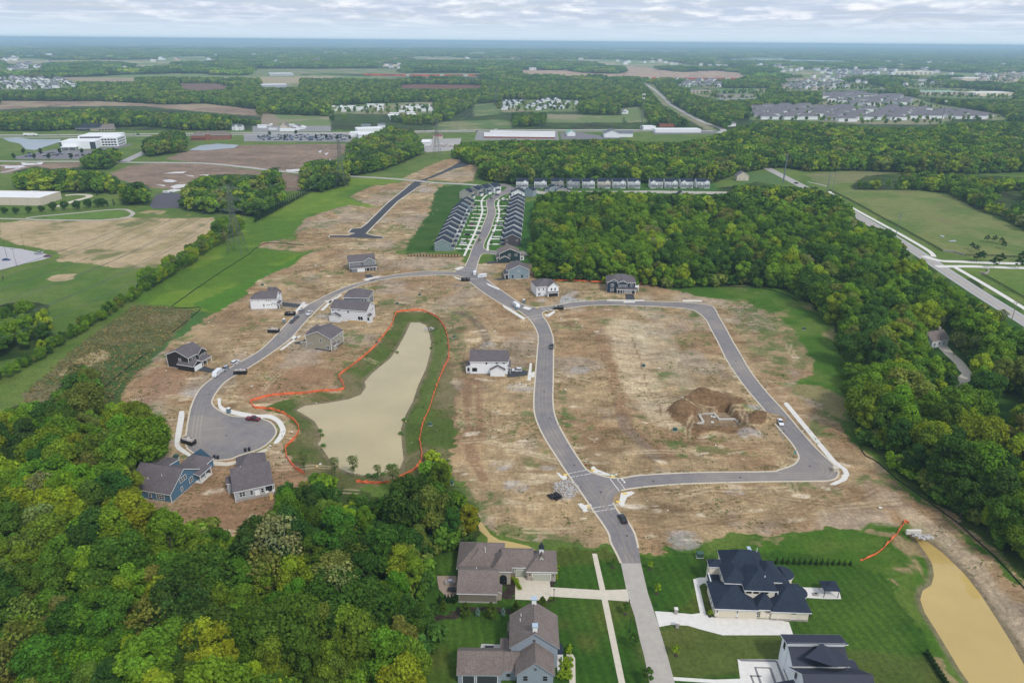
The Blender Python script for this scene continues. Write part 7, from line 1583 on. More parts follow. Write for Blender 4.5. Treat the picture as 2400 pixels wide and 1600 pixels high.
for i, (x, y, a, full, lb) in enumerate(((434, 1018, -25, 1, 'black waste container heaped with rubble at the turning circle'), (553, 858, 8, 1, 'black waste container with debris beside the white car street'), (629, 763, -4, 1, 'black waste container in the dirt left of the street'), (667, 724, 2, 0, 'black waste container behind the two dark cars'), (1069, 645, 4, 0, 'black waste container at the upper crossing'), (1283, 710, -3, 0, 'black waste container at the middle crossing'))):
    p = at(x, y); t = empty('waste_container', (p.x, p.y, .03), R(a), lb, 'container', 'black waste containers'); link_obj('shell', shell, t); rg = random.Random(i)
    chunks(MB().box(-L / 2 + .15, L / 2 - .15, -w / 2 + .1, w / 2 - .1, .3, .9 + .5 * full), -2.3, 2.3, -.8, .8, 1.1 + .5 * full, 40 if full else 14, .8, rg).build('load', MT['debris'], t)
    ru = MB()
    for xx in (-2.2, 2.2):
        for s in (-1, 1): ru.tube((xx, s * .9 - .1, .15), (xx, s * .9 + .1, .15), .16, n=8)
    ru.build('roller', MT['dark_metal'], t)
for x, y, lb in ((526, 948, 'blue portable toilet on the walk of the turning circle'), (653, 741, 'portable toilet left of the two dark cars'), (1203, 696, 'portable toilet at the corner of the middle crossing'), (1187, 712, 'blue portable toilet beside the walk left of the crossing')):
    p = at(x, y); t = empty('portable_toilet', (p.x, p.y, .1), R(random.uniform(-20, 20)), lb, 'portable toilet'); MB().box(-.6, .6, -.6, .6, 0, 2.05).build('cabin', MT['portable_blue'], t); MB().box(-.66, .66, -.66, .66, 2.05, 2.15).loft([[(-.6, -.6, 2.15), (.6, -.6, 2.15), (.6, .6, 2.15), (-.6, .6, 2.15)], [(-.4, -.4, 2.35), (.4, -.4, 2.35), (.4, .4, 2.35), (-.4, .4, 2.35)]]).build('roof', MT['far_white'], t); MB().box(-.42, .42, -.64, -.6, .1, 1.9).build('door', mk('portable_door', (.16, .24, .30), .6), t)
for x, y, s, lb in ((988, 976, 1, 'green utility box on the bank right of the pond'), (1037, 1111, 1, 'green utility box below the lower pond fence'), (1478, 842, 1, 'green utility box in the washed out middle lot'), (1550, 989, 1.1, 'green utility box beside the excavated soil'), (1607, 1278, 1.3, 'green transformer in a dark bed above the lawn'), (1847, 757, 1, 'green utility box on the right grass strip'), (603, 656, 1, 'dark utility box above the white house'), (913, 699, 1, 'dark utility box above the pond'), (964, 679, 1, 'utility box on the slope above the pond'), (405, 1051, 1.1, 'green utility box beside the blue house'), (1043, 775, .9, 'small box right of the pond fence'), (866, 788, .9, 'small dark box left of the pond fence')):
    p = at(x, y); t = empty('utility_box', (p.x, p.y, gz(p.x, p.y)), 0, lb, 'utility box'); t.scale = (s, s, s); MB().box(-.7, .7, -.5, .5, .1, 1.1).build('cabinet', MT['utility_green'], t); MB().box(-.8, .8, -.6, .6, -.1, .1).build('base', MT['new_concrete'], t); MB().box(-.74, .74, -.54, .54, 1.1, 1.18).build('lid', MT['utility_green'], t)
for x, y, lb in ((564, 1037, 'dark wheeled bin, left of two by the turning circle'), (573, 1035, 'dark wheeled bin, right of two by the turning circle'), (493, 1053, 'dark mailbox cluster at the lower kerb of the turning circle'), (501, 1054, 'black bin beside the kerb cluster')):
    p = at(x, y); t = empty('wheeled_bin', (p.x, p.y, .1), 0, lb, 'bin'); MB().loft([[(-.3, -.3, 0), (.3, -.3, 0), (.3, .3, 0), (-.3, .3, 0)], [(-.4, -.4, 1.2), (.4, -.4, 1.2), (.4, .4, 1.2), (-.4, .4, 1.2)]]).build('tub', MT['dark_metal'], t); MB().box(-.43, .43, -.43, .46, 1.2, 1.28).build('lid', MT['black_steel'], t)
# rubble, tarpaulin, hydrant, footing forms
def pile(x, y, rx, ry, n, s, m, label, cat='rubble pile', name='rubble_pile', seed=1, zb=0.0):
    p = at(x, y); rg = random.Random(seed); b = MB()
    for _ in range(n):
        a = rg.uniform(0, 6.28); r = math.sqrt(rg.random()); z = .35 * (1 - r) * s
        u, v = r * math.cos(a) * rx, r * math.sin(a) * ry; chunks(b, u, u + .01, v, v + .01, z, 1, s, rg)
    o = b.build(name, MT[m]); o.location = (p.x, p.y, zb); return tag(o, label, cat)
pile(1300, 1122, 4.5, 5.0, 420, .42, 'rubble', 'pile of broken white concrete at the loop crossing'); pile(1275, 1141, 1.8, 1.5, 40, 1.3, 'black_steel', 'heap of black plastic sheeting beside the broken concrete', 'sheeting', 'black_sheeting', 2)
pile(1568, 1236, 5.8, 4.6, 420, .2, 'gravel', 'flat heap of grey gravel above the navy roofed house', 'gravel pile', 'gravel_pile', 3); pile(2105, 1232, 1.4, 1.2, 30, .7, 'rubble', 'white stones beside the basin outlet', 'stones', 'riprap', 4); pile(2125, 1234, 2.4, 1.2, 50, .7, 'rubble', 'white stones right of the basin outlet', 'stones', 'riprap', 5); pile(985, 752, 3, 2.4, 40, .6, 'rubble', 'grey stones at the upper end of the pond', 'stones', 'riprap', 6, -1); pile(975, 438, 5, 9, 90, 1.0, 'debris', 'scattered building waste beside the fresh black street', 'debris', 'debris_pile', 7); pile(1020, 335, 22, 12, 140, 3.0, 'debris', 'spread of rubble in the yard by the highway', 'debris', 'debris_pile', 8)
MB().box(-2.3, 2.3, -.35, .35, -.6, .9).build('culvert_headwall', MT['new_concrete'], label='pale concrete headwall at the top of the yellow basin', cat='headwall').location = tuple(at(2098, 1222))
hq = at(1918, 1081); o = MB().box(-.9, .9, -.7, .7, 0, 1.3).box(-1.0, 1.0, -.8, .8, 1.3, 1.4).build('concrete_block', MT['sidewalk_concrete'], label='pale block standing in the sharp corner of the loop street', cat='block'); o.location = (hq.x, hq.y, .04)
hq = at(1346, 1069); o = MB().tube((0, 0, 0), (0, 0, .7), .16, .14, 8).tube((-.28, 0, .45), (.28, 0, .45), .08, n=6).tube((0, 0, .7), (0, 0, .85), .13, .04, 8).build('fire_hydrant', mk('hydrant_red', (.5, .03, .02), .5), label='red hydrant at the kerb of the loop crossing', cat='hydrant'); o.location = (hq.x, hq.y, 0)
fm = MB(); fz = -2.5
for s in ('1700 665 1860 660 1905 715 2060 712 2120 770 2090 772 2040 725 1900 728 1850 672 1715 676', '1700 665 1725 668 1768 745 1765 758 1700 768 1696 756 1745 745'):
    fm.prism([tuple(p) for p in WP(T(1176, 784, s), fz)], fz, fz + .6)
fm.build('footing_forms', mk('form_board', (.46, .43, .38), .9), label='white footing forms laid out in the open basement pit', cat='footing')
for x, y in ((1838, 690), (1855, 695), (1840, 743)):
    p = at(1176 + x / 4, 784 + y / 4, -2.3); o = MB().box(-.6, .6, -.5, .5, 0, .25).build('footing_pad', MT['new_concrete'], label='small white footing pad in the basement pit', cat='footing', group='footing pads'); o.location = (p.x, p.y, -2.3)
# fences
mk('orange_mesh', (.80, .16, .055), .75, var=.12, scale=2); mk('silt_black', (.012, .014, .013), .85); mk('stake', (.35, .25, .15), .9)
def fence(name, pts, ht, m, label, step=2.4, th=.05, posts='stake', pr=.03, lean=.0, k=4, sag=.0):
    P = np.asarray(WP(smooth(D(pts) if isinstance(pts, str) else pts, k))); seg = np.r_[0, np.cumsum(np.linalg.norm(np.diff(P, axis=0), axis=1))]
    n = max(3, int(seg[-1] / step * 2) + 1); s = np.linspace(0, seg[-1], n); Q = np.stack([np.interp(s, seg, P[:, 0]), np.interp(s, seg, P[:, 1])], -1); rg = random.Random(len(pts))
    t = empty(name, (0, 0, 0), 0, label, 'fence'); b = MB(); po = MB(); T_ = np.gradient(Q, axis=0); T_ /= np.linalg.norm(T_, axis=1, keepdims=True); rings = []
    for i, (q, d) in enumerate(zip(Q, T_)):
        nn = Vector((-d[1], d[0], 0)); c = Vector((q[0], q[1], gz(q[0], q[1]))); wv = nn * rg.uniform(-lean, lean); hh = ht * (1 - sag * (i % 2) * rg.uniform(.3, 1))
        rings.append([c - nn * th, c + nn * th, c + nn * th + wv + Vector((0, 0, hh)), c - nn * th + wv + Vector((0, 0, hh))])
        if i % 2 == 0: po.box(c.x - pr, c.x + pr, c.y - pr, c.y + pr, c.z - .2, c.z + ht + .15)
    b.loft(rings); b.build('netting', MT[m], t); po.build('stake', MT[posts], t); return t
OF = '583 936 575 925 580 919 588 918 626 908 688 904 738 898 788 893 786 879 778 866 783 859 803 844 833 821 856 801 871 784 898 749 906 729 913 717 938 714 966 713 981 718 1003 729 1018 747 1026 767 1029 784 1031 821 1023 839 1011 866 998 901 986 939 973 969 966 996 964 1014 968 1029 968 1056 958 1071 938 1086 913 1100 888 1109 851 1109 818 1106'
fence('orange_fence', OF, 1.05, 'orange_mesh', 'long orange plastic fence winding round the pond', th=.07, lean=.35, sag=.35, k=3)
fence('orange_fence', '583 936 588 938 621 940 651 949 673 964 686 981 684 996 671 1014 657 1026 656 1041 666 1061 683 1079 700 1088', 1.15, 'orange_mesh', 'orange plastic fence round the right side of the turning circle', th=.07, lean=.35, sag=.35, k=3)
fence('orange_fence', '1976 1288 2014 1271 2039 1248 2059 1226 2076 1198 2080 1194 2089 1198', .75, 'orange_mesh', 'sagging orange fence on the grass left of the yellow basin', th=.07, lean=.4, sag=.5)
fence('orange_fence', '1272 645 1310 645 1350 647 1391 649', .9, 'orange_mesh', 'low orange fence in front of the upper wood', th=.1, lean=.3); fence('orange_fence', '1453 653 1473 651', .9, 'orange_mesh', 'short orange fence right of the navy house', th=.1); fence('orange_fence', '1012 1131 1026 1139 1036 1146', .6, 'orange_mesh', 'scrap of orange fence below the utility box', th=.1)
fence('silt_fence', '698 564 668 561 638 559 608 559 588 572 577 581 520 617 460 657 394 704', .42, 'silt_black', 'black silt fence running down the bright green strip', th=.06); fence('silt_fence', '394 706 430 708 461 708 430 737 390 769', .42, 'silt_black', 'black silt fence round the corner of the olive field', th=.06); fence('silt_fence', '345 806 320 824 300 839 268 866 235 894', .42, 'silt_black', 'black silt fence at the left foot of the site', th=.06)
fence('silt_fence', '1959 924 1969 979 1981 1039 2014 1061 2064 1104 2114 1139 2164 1176 2201 1203 2239 1238 2289 1283 2352 1351 2400 1400', .42, 'silt_black', 'long black silt fence between haul road and right wood', th=.06)
fence('silt_fence', '1500 656 1560 661 1640 658 1740 662 1790 672 1830 690', .45, 'silt_black', 'black silt fence at the foot of the upper wood', th=.06)
# horse fence: boards and posts
mk('fence_black', (.02, .022, .022), .8)
def rail_fence(pts, label):
    P = np.asarray(WP(smooth(D(pts)))); seg = np.r_[0, np.cumsum(np.linalg.norm(np.diff(P, axis=0), axis=1))]; n = int(seg[-1] / 2.6); s = np.linspace(0, seg[-1], n); Q = np.stack([np.interp(s, seg, P[:, 0]), np.interp(s, seg, P[:, 1])], -1)
    t = empty('rail_fence', (0, 0, 0), 0, label, 'fence'); po = MB(); ra = MB()
    for q in Q: po.box(q[0] - .09, q[0] + .09, q[1] - .09, q[1] + .09, 0, 1.5)
    for z in (.35, .75, 1.15, 1.4): strip(ra, Q, -.04, .04, z, z + .16)
    po.build('post', MT['fence_black'], t); ra.build('rail', MT['fence_black'], t)
rail_fence('1904 437 1964 467 2010 493 2064 522 2110 548 2164 578', 'black board fence between the country road and the pasture'); rail_fence('2256 632 2300 656 2352 686 2420 724', 'black board fence of the lawn at the right edge'); rail_fence('2216 588 2280 589 2300 590', 'short black fence beside the stone entry wall'); rail_fence('2290 591 2352 592 2400 593', 'black fence above the entry road at the right edge')
fence('stone_wall', '2166 577 2190 580 2215 587', 1.3, 'stonework', 'curved stone entry wall above the entry road', th=.3, k=4); fence('stone_wall', '2250 628 2262 630 2270 626 2268 620', 1.3, 'stonework', 'curved stone entry wall below the entry road', th=.3, k=4)
# notched dark barrier above the crossing
t = empty('barrier_row', (0, 0, 0), 0, 'long low dark row of black backed pallets left of the north street', 'barrier'); p, q = at(937, 589), at(1058, 590); b = MB(); c = MB(); n = 17; d = (q - p)
ang = math.atan2(d.y, d.x)
for i in range(n):
    m_ = Matrix.Translation(p + d * (i + .5) / n) @ Matrix.Rotation(ang, 4, 'Z'); w = d.length / n; b.box(-w / 2, w / 2, .25, .5, 0, 1.9, mt=m_).box(-w * .5, -w * .33, -.3, .25, 0, 1.7, mt=m_); c.box(-w * .3, w * .42, -.25, .2, .35, 1.8, mt=m_)
b.build('black_sheet', MT['silt_black'], t); c.build('straw_bale', mk('straw', (.38, .27, .14), .95, var=.2, scale=2), t)
# ---- power line
mk('galvanised', (.16, .18, .175), .5, metal=.4); mk('pole_steel', (.17, .21, .25), .5, metal=.3); mk('pole_wood', (.20, .15, .11), .9); mk('wire', (.11, .12, .12), .5, metal=.2)
def pylon(x, y, H, rz, label):
    t = empty('lattice_pylon', (x, y, 0), rz, label, 'pylon', 'lattice pylons of the power line'); b = MB(); r = .13
    prof_ = [(0, 5.2), (.18, 3.9), (.36, 2.6), (.5, 1.7), (.62, 1.35), (.74, 1.2), (.86, 1.1), (.95, .9)]; lv = [(H * a, w) for a, w in prof_]
    cs = lambda z, w: [Vector((sx_ * w, sy * w, z)) for sx_, sy in ((-1, -1), (1, -1), (1, 1), (-1, 1))]
    for (z0, w0), (z1, w1) in zip(lv, lv[1:]):
        A, B_ = cs(z0, w0), cs(z1, w1)
        for k in range(4):
            b.tube(A[k], B_[k], r * 1.3, n=4, cap=False); b.tube(A[k], B_[(k + 1) % 4], r * .65, n=3, cap=False); b.tube(A[(k + 1) % 4], B_[k], r * .65, n=3, cap=False); b.tube(B_[k], B_[(k + 1) % 4], r * .65, n=3, cap=False)
    b.build('mast', MT['galvanised'], t); tips = []
    for z, w in ((.60, 8.2), (.75, 9.6), (.90, 8.0)):
        ar = MB()
        for s in (-1, 1):
            tip = Vector((s * w, 0, z * H + .4)); tips.append(tip)
            for yy in (-1.1, 1.1): ar.tube(Vector((s * 1.1, yy, z * H - .2)), tip, r * .8, n=4, cap=False); ar.tube(Vector((s * 1.1, yy, z * H + 1.6)), tip, r * .8, n=4, cap=False); ar.tube(Vector((s * w * .5, yy * .55, z * H + .1)), Vector((s * w * .5, yy * .55, z * H + 1.1)), r * .6, n=3, cap=False)
            ar.tube(tip, tip - Vector((0, 0, 2.4)), .09, n=5)
        ar.build('crossarm', MT['galvanised'], t)
    pk = MB()
    for s in (-1, 1): tip = Vector((s * 4.2, 0, H)); tips.append(tip); pk.tube(Vector((s * .8, 0, H * .94)), tip, r * .8, n=4)
    pk.build('peak', MT['galvanised'], t)
    mtx = Matrix.Translation((x, y, 0)) @ Matrix.Rotation(rz, 4, 'Z'); return [mtx @ (tp - Vector((0, 0, 2.4 if i < 6 else 0))) for i, tp in enumerate(tips)]
p1 = at(546, 579); p2 = at(786, 430); p3 = at(1004, 361); p4 = at(1140, 243)
sts = [(p1.x - (p2.x - p1.x) * 1.0 - 6, p1.y - (p2.y - p1.y) * 1.0, 'leftmost pylon just outside the frame'), (p1.x, p1.y, 'tall grey lattice pylon on the green strip, nearest of the line'), (p2.x, p2.y, 'grey lattice pylon beside the poplar wood'), (p3.x, p3.y, 'grey lattice pylon above the rubble yard'), (p4.x, p4.y, 'faint lattice pylon beyond the highway')]
tp = []
for i, (x, y, lb) in enumerate(sts):
    if i == 0:
        mtx = Matrix.Translation((x, y, 0)); H = 50; tp.append([mtx @ Vector((s * w, 0, z * H - 2)) for z, w in ((.60, 8.2), (.75, 9.6), (.90, 8.0)) for s in (-1, 1)] + [mtx @ Vector((s * 4.2, 0, H)) for s in (-1, 1)])
    else: tp.append(pylon(x, y, 50, R(-6 if i < 3 else -12), lb))
for i, (A, B_) in enumerate(zip(tp, tp[1:])):
    for k, (a, c) in enumerate(zip(A, B_)):
        b = MB(); pts = []
        for j in range(15):
            s = j / 14; v = a.lerp(c, s); v.z -= 4 * (7.5 if k < 6 else 5) * s * (1 - s); pts.append(v)
        for u, v in zip(pts, pts[1:]): b.tube(u, v, .085 if i < 2 else .12, n=4, cap=False)
        b.build('power_cable', MT['wire'], label='%s cable strung %s' % (('lower left', 'lower right', 'middle left', 'middle right', 'upper left', 'upper right', 'left earth', 'right earth')[k], ('from the left frame edge to the nearest pylon', 'between the nearest pylon and the poplar wood pylon', 'between the poplar wood pylon and the yard pylon', 'beyond the yard pylon over the highway')[i]), cat='power cable', group='cables of the power line')
def pole(x, y, H, label, m='pole_steel', r=.35, arms=2, name='power_pole', rz=0, cat='pole', aw=1.8):
    p = at(x, y); t = empty(name, (p.x, p.y, 0), rz, label, cat); MB().tube((0, 0, -.5), (0, 0, H), r, r * .5, 8).build('shaft', MT[m], t)
    for k in range(arms): z = H * (.95 - .09 * k); MB().box(-aw, aw, -.1, .1, z - .1, z + .12).tube((-aw, 0, z), (-aw, 0, z + .6), .07, n=5).tube((aw, 0, z), (aw, 0, z + .6), .07, n=5).build('crossarm', MT[m], t)
    return t
pole(1799, 418, 31, 'tall blue grey steel pole beside the country road', r=.9, arms=3); pole(1899, 444, 21, 'steel pole, left of two by the pasture corner', r=.45, arms=2); pole(1911, 446, 22, 'steel pole, right of two by the pasture corner', r=.3, arms=1); pole(2055, 554, 22, 'grey pole standing on the verge of the country road', r=.3, arms=2); pole(2324, 733, 11, 'wooden pole at the right edge beside the country road', 'pole_wood', .2, 2)
for (x, y) in ((1650, 300), (1628, 280), (1700, 275), (1586, 255), (1560, 243), (1538, 225), (1240, 298), (1406, 302), (1350, 300), (1050, 300), (176, 309), (308, 316), (135, 312), (550, 303), (764, 305), (1724, 290)):
    pole(x, y, 16, 'thin grey pole along the highway', r=.3, arms=1)
t = empty('cell_tower', tuple(at(1473, 299)), 0, 'very tall grey mast with antenna crowns behind the north wood', 'mast'); MB().tube((0, 0, 0), (0, 0, 60), 1.0, .5, 8).build('shaft', MT['galvanised'], t); b = MB()
for z in (51, 57): 
    for k in range(9): a = R(40 * k); b.box(2.2 * math.cos(a) - .25, 2.2 * math.cos(a) + .25, 2.2 * math.sin(a) - .25, 2.2 * math.sin(a) + .25, z, z + 2.6)
    b.tube((0, 0, z + 1), (0, 0, z + 1.3), 2.4, n=12)
b.build('antenna', MT['far_white'], t)
t = empty('cell_tower', tuple(at(2159, 294)), 0, 'slim pale mast above the right condominium roofs', 'mast'); MB().tube((0, 0, 0), (0, 0, 48), .7, .35, 8).build('shaft', MT['galvanised'], t); b = MB()
for k in range(8): a = R(45 * k); b.box(1.8 * math.cos(a) - .2, 1.8 * math.cos(a) + .2, 1.8 * math.sin(a) - .2, 1.8 * math.sin(a) + .2, 45, 48)
b.tube((0, 0, 46), (0, 0, 46.3), 1.9, n=10); b.build('antenna', MT['far_white'], t)
t = empty('radio_mast', tuple(at(2310, 185)), 0, 'thin pale mast near the right edge of the plain', 'mast'); MB().tube((0, 0, 0), (0, 0, 75), 1.6, .8, 6).build('shaft', MT['galvanised'], t); MB().box(-3, 3, -.5, .5, 66, 68).build('crossarm', MT['galvanised'], t)
def lamp(x, y, H, label, arm=1.2, rz=0, double=False):
    p = at(x, y); t = empty('street_lamp', (p.x, p.y, .02), rz, label, 'lamp post'); MB().tube((0, 0, 0), (0, 0, H), .1, .06, 6).tube((0, 0, 0), (0, 0, .5), .16, .14, 8).build('shaft', MT['dark_metal'], t)
    h_ = MB().box(-.25, arm, -.12, .12, H - .05, H + .12)
    if double: h_.box(-arm, -.25, -.12, .12, H - .05, H + .12)
    h_.build('lamp_head', MT['dark_metal'], t)
lamp(57, 573, 11, 'tall lamp post beside the tan field in the left car park', 1.4, double=True); lamp(16, 590, 11, 'tall lamp post at the left edge of the car park', 1.4); lamp(39, 612, 12, 'tall lamp post at the lower edge of the left car park', 1.4, double=True); lamp(1272, 1376, 3.4, 'dark garden lamp beside the left concrete drive', .2); lamp(1446, 1451, 4.2, 'dark lamp post on the verge left of the concrete road', .25)
def mailbox(x, y, label):
    p = at(x, y); t = empty('mailbox', (p.x, p.y, .02), R(80), label, 'mailbox'); MB().box(-.06, .06, -.06, .06, 0, 1.05).build('post', MT['dark_metal'], t); MB().loft([[(-.28, -.13, 1.05), (.28, -.13, 1.05), (.28, .13, 1.05), (-.28, .13, 1.05)], [(-.28, -.13, 1.25), (.28, -.13, 1.25), (.28, .13, 1.25), (-.28, .13, 1.25)], [(-.28, -.05, 1.34), (.28, -.05, 1.34), (.28, .05, 1.34), (-.28, .05, 1.34)]]).build('box', MT['dark_metal'], t)
mailbox(1445, 1386, 'black mailbox at the mouth of the left drive'); mailbox(1506, 1393, 'black mailbox on the verge right of the concrete road')
for x, y, lb in ((1552, 1408, 'grey stone pillar above the wide pale driveway'), (1555, 1440, 'grey stone pillar below the wide pale driveway')):
    p = at(x, y); t = empty('stone_pillar', (p.x, p.y, 0), 0, lb, 'pillar'); MB().box(-.4, .4, -.4, .4, 0, 1.6).build('shaft', MT['stonework'], t); MB().box(-.5, .5, -.5, .5, 1.6, 1.75).build('cap', MT['new_concrete'], t)
def sign(x, y, face, shape, label, col, rz=0):
    p = at(x, y); t = empty('road_sign', (p.x, p.y, 0), rz, label, 'sign'); MB().box(-.04, .04, -.03, .03, 0, 2.6).build('post', MT['galvanised'], t); MB().box(-.45, .45, -.06, -.03, 1.9, 2.8) .build('panel', col, t)
mk('sign_teal', (.02, .28, .24), .5); mk('sign_yellow', (.8, .75, .05), .5)
sign(1824, 1052, 0, 0, 'teal street sign inside the corner of the loop street', MT['sign_teal']); sign(2008, 509, 0, 0, 'yellow warning sign, nearer of two beside the bike path', MT['sign_yellow']); sign(1930, 459, 0, 0, 'yellow warning sign, farther of two beside the bike path', MT['sign_yellow'])
# fire pit, patio furniture
p = at(1873, 1366); t = empty('fire_pit', (p.x, p.y, .08), R(-4), 'square stone fire pit with dark top on the pale patio', 'fire pit'); MB().box(-.65, .65, -.5, .5, 0, .5).build('stone_ring', MT['stonework'], t); MB().box(-.35, .35, -.25, .25, .5, .56).build('burner', MT['black_steel'], t)
p = at(1034, 1342); t = empty('grill_island', (p.x, p.y, .07), 0, 'grey grill island on the brown terrace', 'grill'); MB().box(-1.4, 1.4, -.4, .6, 0, 1.0).build('counter', MT['stonework'], t); MB().box(-.6, .6, -.35, .5, 1.0, 1.5).build('grill_lid', MT['rim'], t)
for (x, y, lb) in ((1038, 1357, 'dark pergola table on the brown terrace'), (1124, 1492, 'black outdoor sofa on the grey terrace')):
    p = at(x, y); t = empty('garden_table', (p.x, p.y, .07), 0, lb, 'table'); MB().box(-1.1, 1.1, -.7, .7, .68, .76).build('tabletop', MT['dark_metal'], t)
    for sx_ in (-1, 1):
        for sy in (-.6, .6): MB().box(sx_ - .05, sx_ + .05, sy - .05, sy + .05, 0, .68).build('leg', MT['dark_metal'], t)
# ---- planted trees and shrubs
def shrub(key, px, py, h, tint, name, label, cat, group=None, w=1.0):
    p = at(px, py); return plant(key, p.x, p.y, h, random.uniform(0, 6), tint, name, label, cat, group, w=w)
EV, BL, YG = (.070, .115, .016), (.17, .27, .22), (.20, .30, .02)
for px, py, h, lb in ((1070, 1414, 5.4, 'green cone tree in the bark bed, left of three'), (1128, 1416, 5.8, 'green cone tree in the bark bed, middle of three'), (1185, 1413, 5.8, 'green cone tree in the bark bed, right of three'), (1018, 1402, 4.4, 'dark spruce at the left end of the bark bed'), (1246, 1394, 4.4, 'green cone tree behind the farmhouse chimney')): shrub('cone', px, py, h, EV, 'conifer', lb, 'conifer', w=1.15)
for px, py, h, lb in ((1098, 1415, 3.6, 'silvery blue spruce between left and middle cone trees'), (1156, 1415, 3.6, 'silvery blue spruce between middle and right cone trees')): shrub('cone', px, py, h, BL, 'blue_spruce', lb, 'spruce', w=.75)
shrub('shrub', 993, 1409, 3.2, (.05, .11, .02), 'shrub', 'round green bush at the left end of the bark bed', 'bush')
for i, px in enumerate((1010, 1023, 1030, 1038, 1045)): shrub('column', px, 1383, 3.2, (.02, .045, .012), 'arborvitae', 'dark narrow cypress below the brown terrace', 'cypress', 'cypresses below the terrace')
for i in range(14): shrub('column', 1783 + i * 13.0, 1294 + .3 * i, 2.3 + .3 * (i < 9), (.035, .065, .018), 'arborvitae', 'small dark cypress in the row behind the navy roofed house', 'cypress', 'row of small cypresses')
for i in range(14): shrub('column', 2128 + i * 5.2, 1503 + i * 8.2, 2.1, (.03, .06, .018), 'arborvitae', 'dark clipped cypress in the hedge beside the yellow basin', 'cypress', 'hedge beside the yellow basin', w=1.5)
for px, py, h, c, lb in ((1408, 1303, 3.2, (.07, .14, .02), 'thin young tree left of the asphalt street end'), (1494, 1307, 3.4, YG, 'thin yellow green sapling right of the concrete road top'), (1508, 1363, 3.8, YG, 'yellow green sapling with mulch ring on the right lawn'), (1436, 1410, 4.0, (.07, .14, .02), 'young tree on the verge below the left drive'), (1456, 1491, 5.6, (.06, .12, .02), 'bushy young street tree left of the concrete road'), (1483, 1572, 5.6, (.06, .12, .02), 'bushy young street tree at the bottom edge'), (1552, 1505, 4.0, YG, 'yellow green sapling on the brownish lawn'), (1630, 1415, 2.6, YG, 'small tree in the dark bed by the garage'), (1802, 1508, 3.0, (.05, .1, .02), 'shrub in the bed left of the metal roofed house')):
    shrub('sapling', px, py, h, c, 'young_tree', lb, 'young tree')
    if h < 5: p = at(px, py); o = MB().tube((0, 0, 0), (0, 0, .06), .55, .5, 12).build('mulch_ring', mk('mulch', (.05, .035, .028), .95) if 'mulch' not in MT else MT['mulch'], kind='structure'); o.location = (p.x, p.y, .02)
for i, (x0, y0, x1, y1, n_, lb) in enumerate(((1180, 1330, 1192, 1352, 6, 'bright round shrub in the curve beside the stone house'), (1277, 1305, 1277, 1328, 6, 'bright green hedge shrub right of the stone house garage'), (1305, 1488, 1308, 1500, 4, 'bright green shrub beside the farmhouse porch'))):
    for k in range(n_): shrub('ball', x0 + (x1 - x0) * k / (n_ - 1), y0 + (y1 - y0) * k / (n_ - 1), 1.2, YG, 'round_shrub', lb, 'shrub', 'round shrubs %s' % ('by the entry', 'by the garage', 'by the porch')[i], w=1.1)
for k in range(16): shrub('ball', 1288 + (k % 4) * 7, 1518 + (k // 4) * 13, 1.2, YG, 'round_shrub', 'bright green shrub in the bed right of the farmhouse', 'shrub', 'shrubs right of the farmhouse', w=1.2)
for i, (px, py) in enumerate(((12, 492), (38, 492), (68, 490), (97, 488), (124, 485), (150, 483), (178, 482), (204, 478), (227, 477), (238, 476))): shrub('round_b', px, py, 6.2 + (i > 3) * 2, (.05, .12, .02), 'park_tree', 'round green tree in the row below the cream warehouse', 'tree', 'tree row below the warehouse', w=1.1)
for px, py, h, lb in ((262, 472, 7, 'dark spruce at the end of the warehouse tree row'), (248, 474, 6, 'blue green spruce beside the warehouse tree row'), (224, 450, 7, 'blue spruce before the wood behind the warehouse'), (8, 642, 3.2, 'small blue spruce at the left edge')): shrub('bigcone', px, py, h, (.05, .09, .07), 'spruce', lb, 'spruce')
for i in range(24): x = 588 + (708 - 588) * i / 23; shrub('bigcone', x, 512 - (512 - 446) * i / 23, 9.5 * (1 - .2 * i / 23), (.022, .06, .02), 'hedge_conifer', 'dark conifer in the dense row beside the green strip', 'conifer', 'conifer row beside the green strip')
for i, (px, py) in enumerate([(30 + 22 * k + random.uniform(-6, 6), 366 - 12 * (k % 2)) for k in range(9)] + [(620, 312), (680, 310), (726, 320), (750, 320), (775, 322), (804, 322), (836, 322), (655, 322)]): shrub('round_a', px, py, 7, (.03, .07, .018), 'park_tree', 'small dark tree among the parked cars', 'tree', 'trees in the far car parks')
for i, (px, py) in enumerate(((2242, 602), (2252, 600), (2295, 606), (2344, 602), (2282, 615), (2338, 617))): shrub('sapling', px, py, 8, (.03, .075, .02), 'street_tree', 'dark street tree of the entry road', 'tree', 'street trees of the entry road', w=1.4)
for i, (px, py) in enumerate(((2282, 557), (2298, 562), (2304, 571), (2265, 556), (2232, 574), (2242, 580))): shrub('sapling', px, py, 6, (.05, .09, .03), 'young_tree', 'young tree on the pasture behind the entry wall', 'young tree', 'young trees on the pasture', w=1.3)
for i, (px, py, h) in enumerate(((2150, 770, 12), (2190, 815, 13), (2230, 830, 14), (2270, 800, 14), (2310, 830, 15), (2290, 760, 13), (2330, 900, 14), (2260, 920, 10))): shrub('thin_b', px, py, h, (.11, .14, .04), 'thin_tree', 'thin leaved tree beside the winding path in the right wood', 'tree', 'thin trees beside the winding path')
for px, py, h in ((2296, 1170, 11), (2345, 1165, 12)): shrub('vase_a', px, py, h, (.2, .25, .03), 'broadleaf_tree', 'yellow green tree in front of the grey metal shed', 'tree')
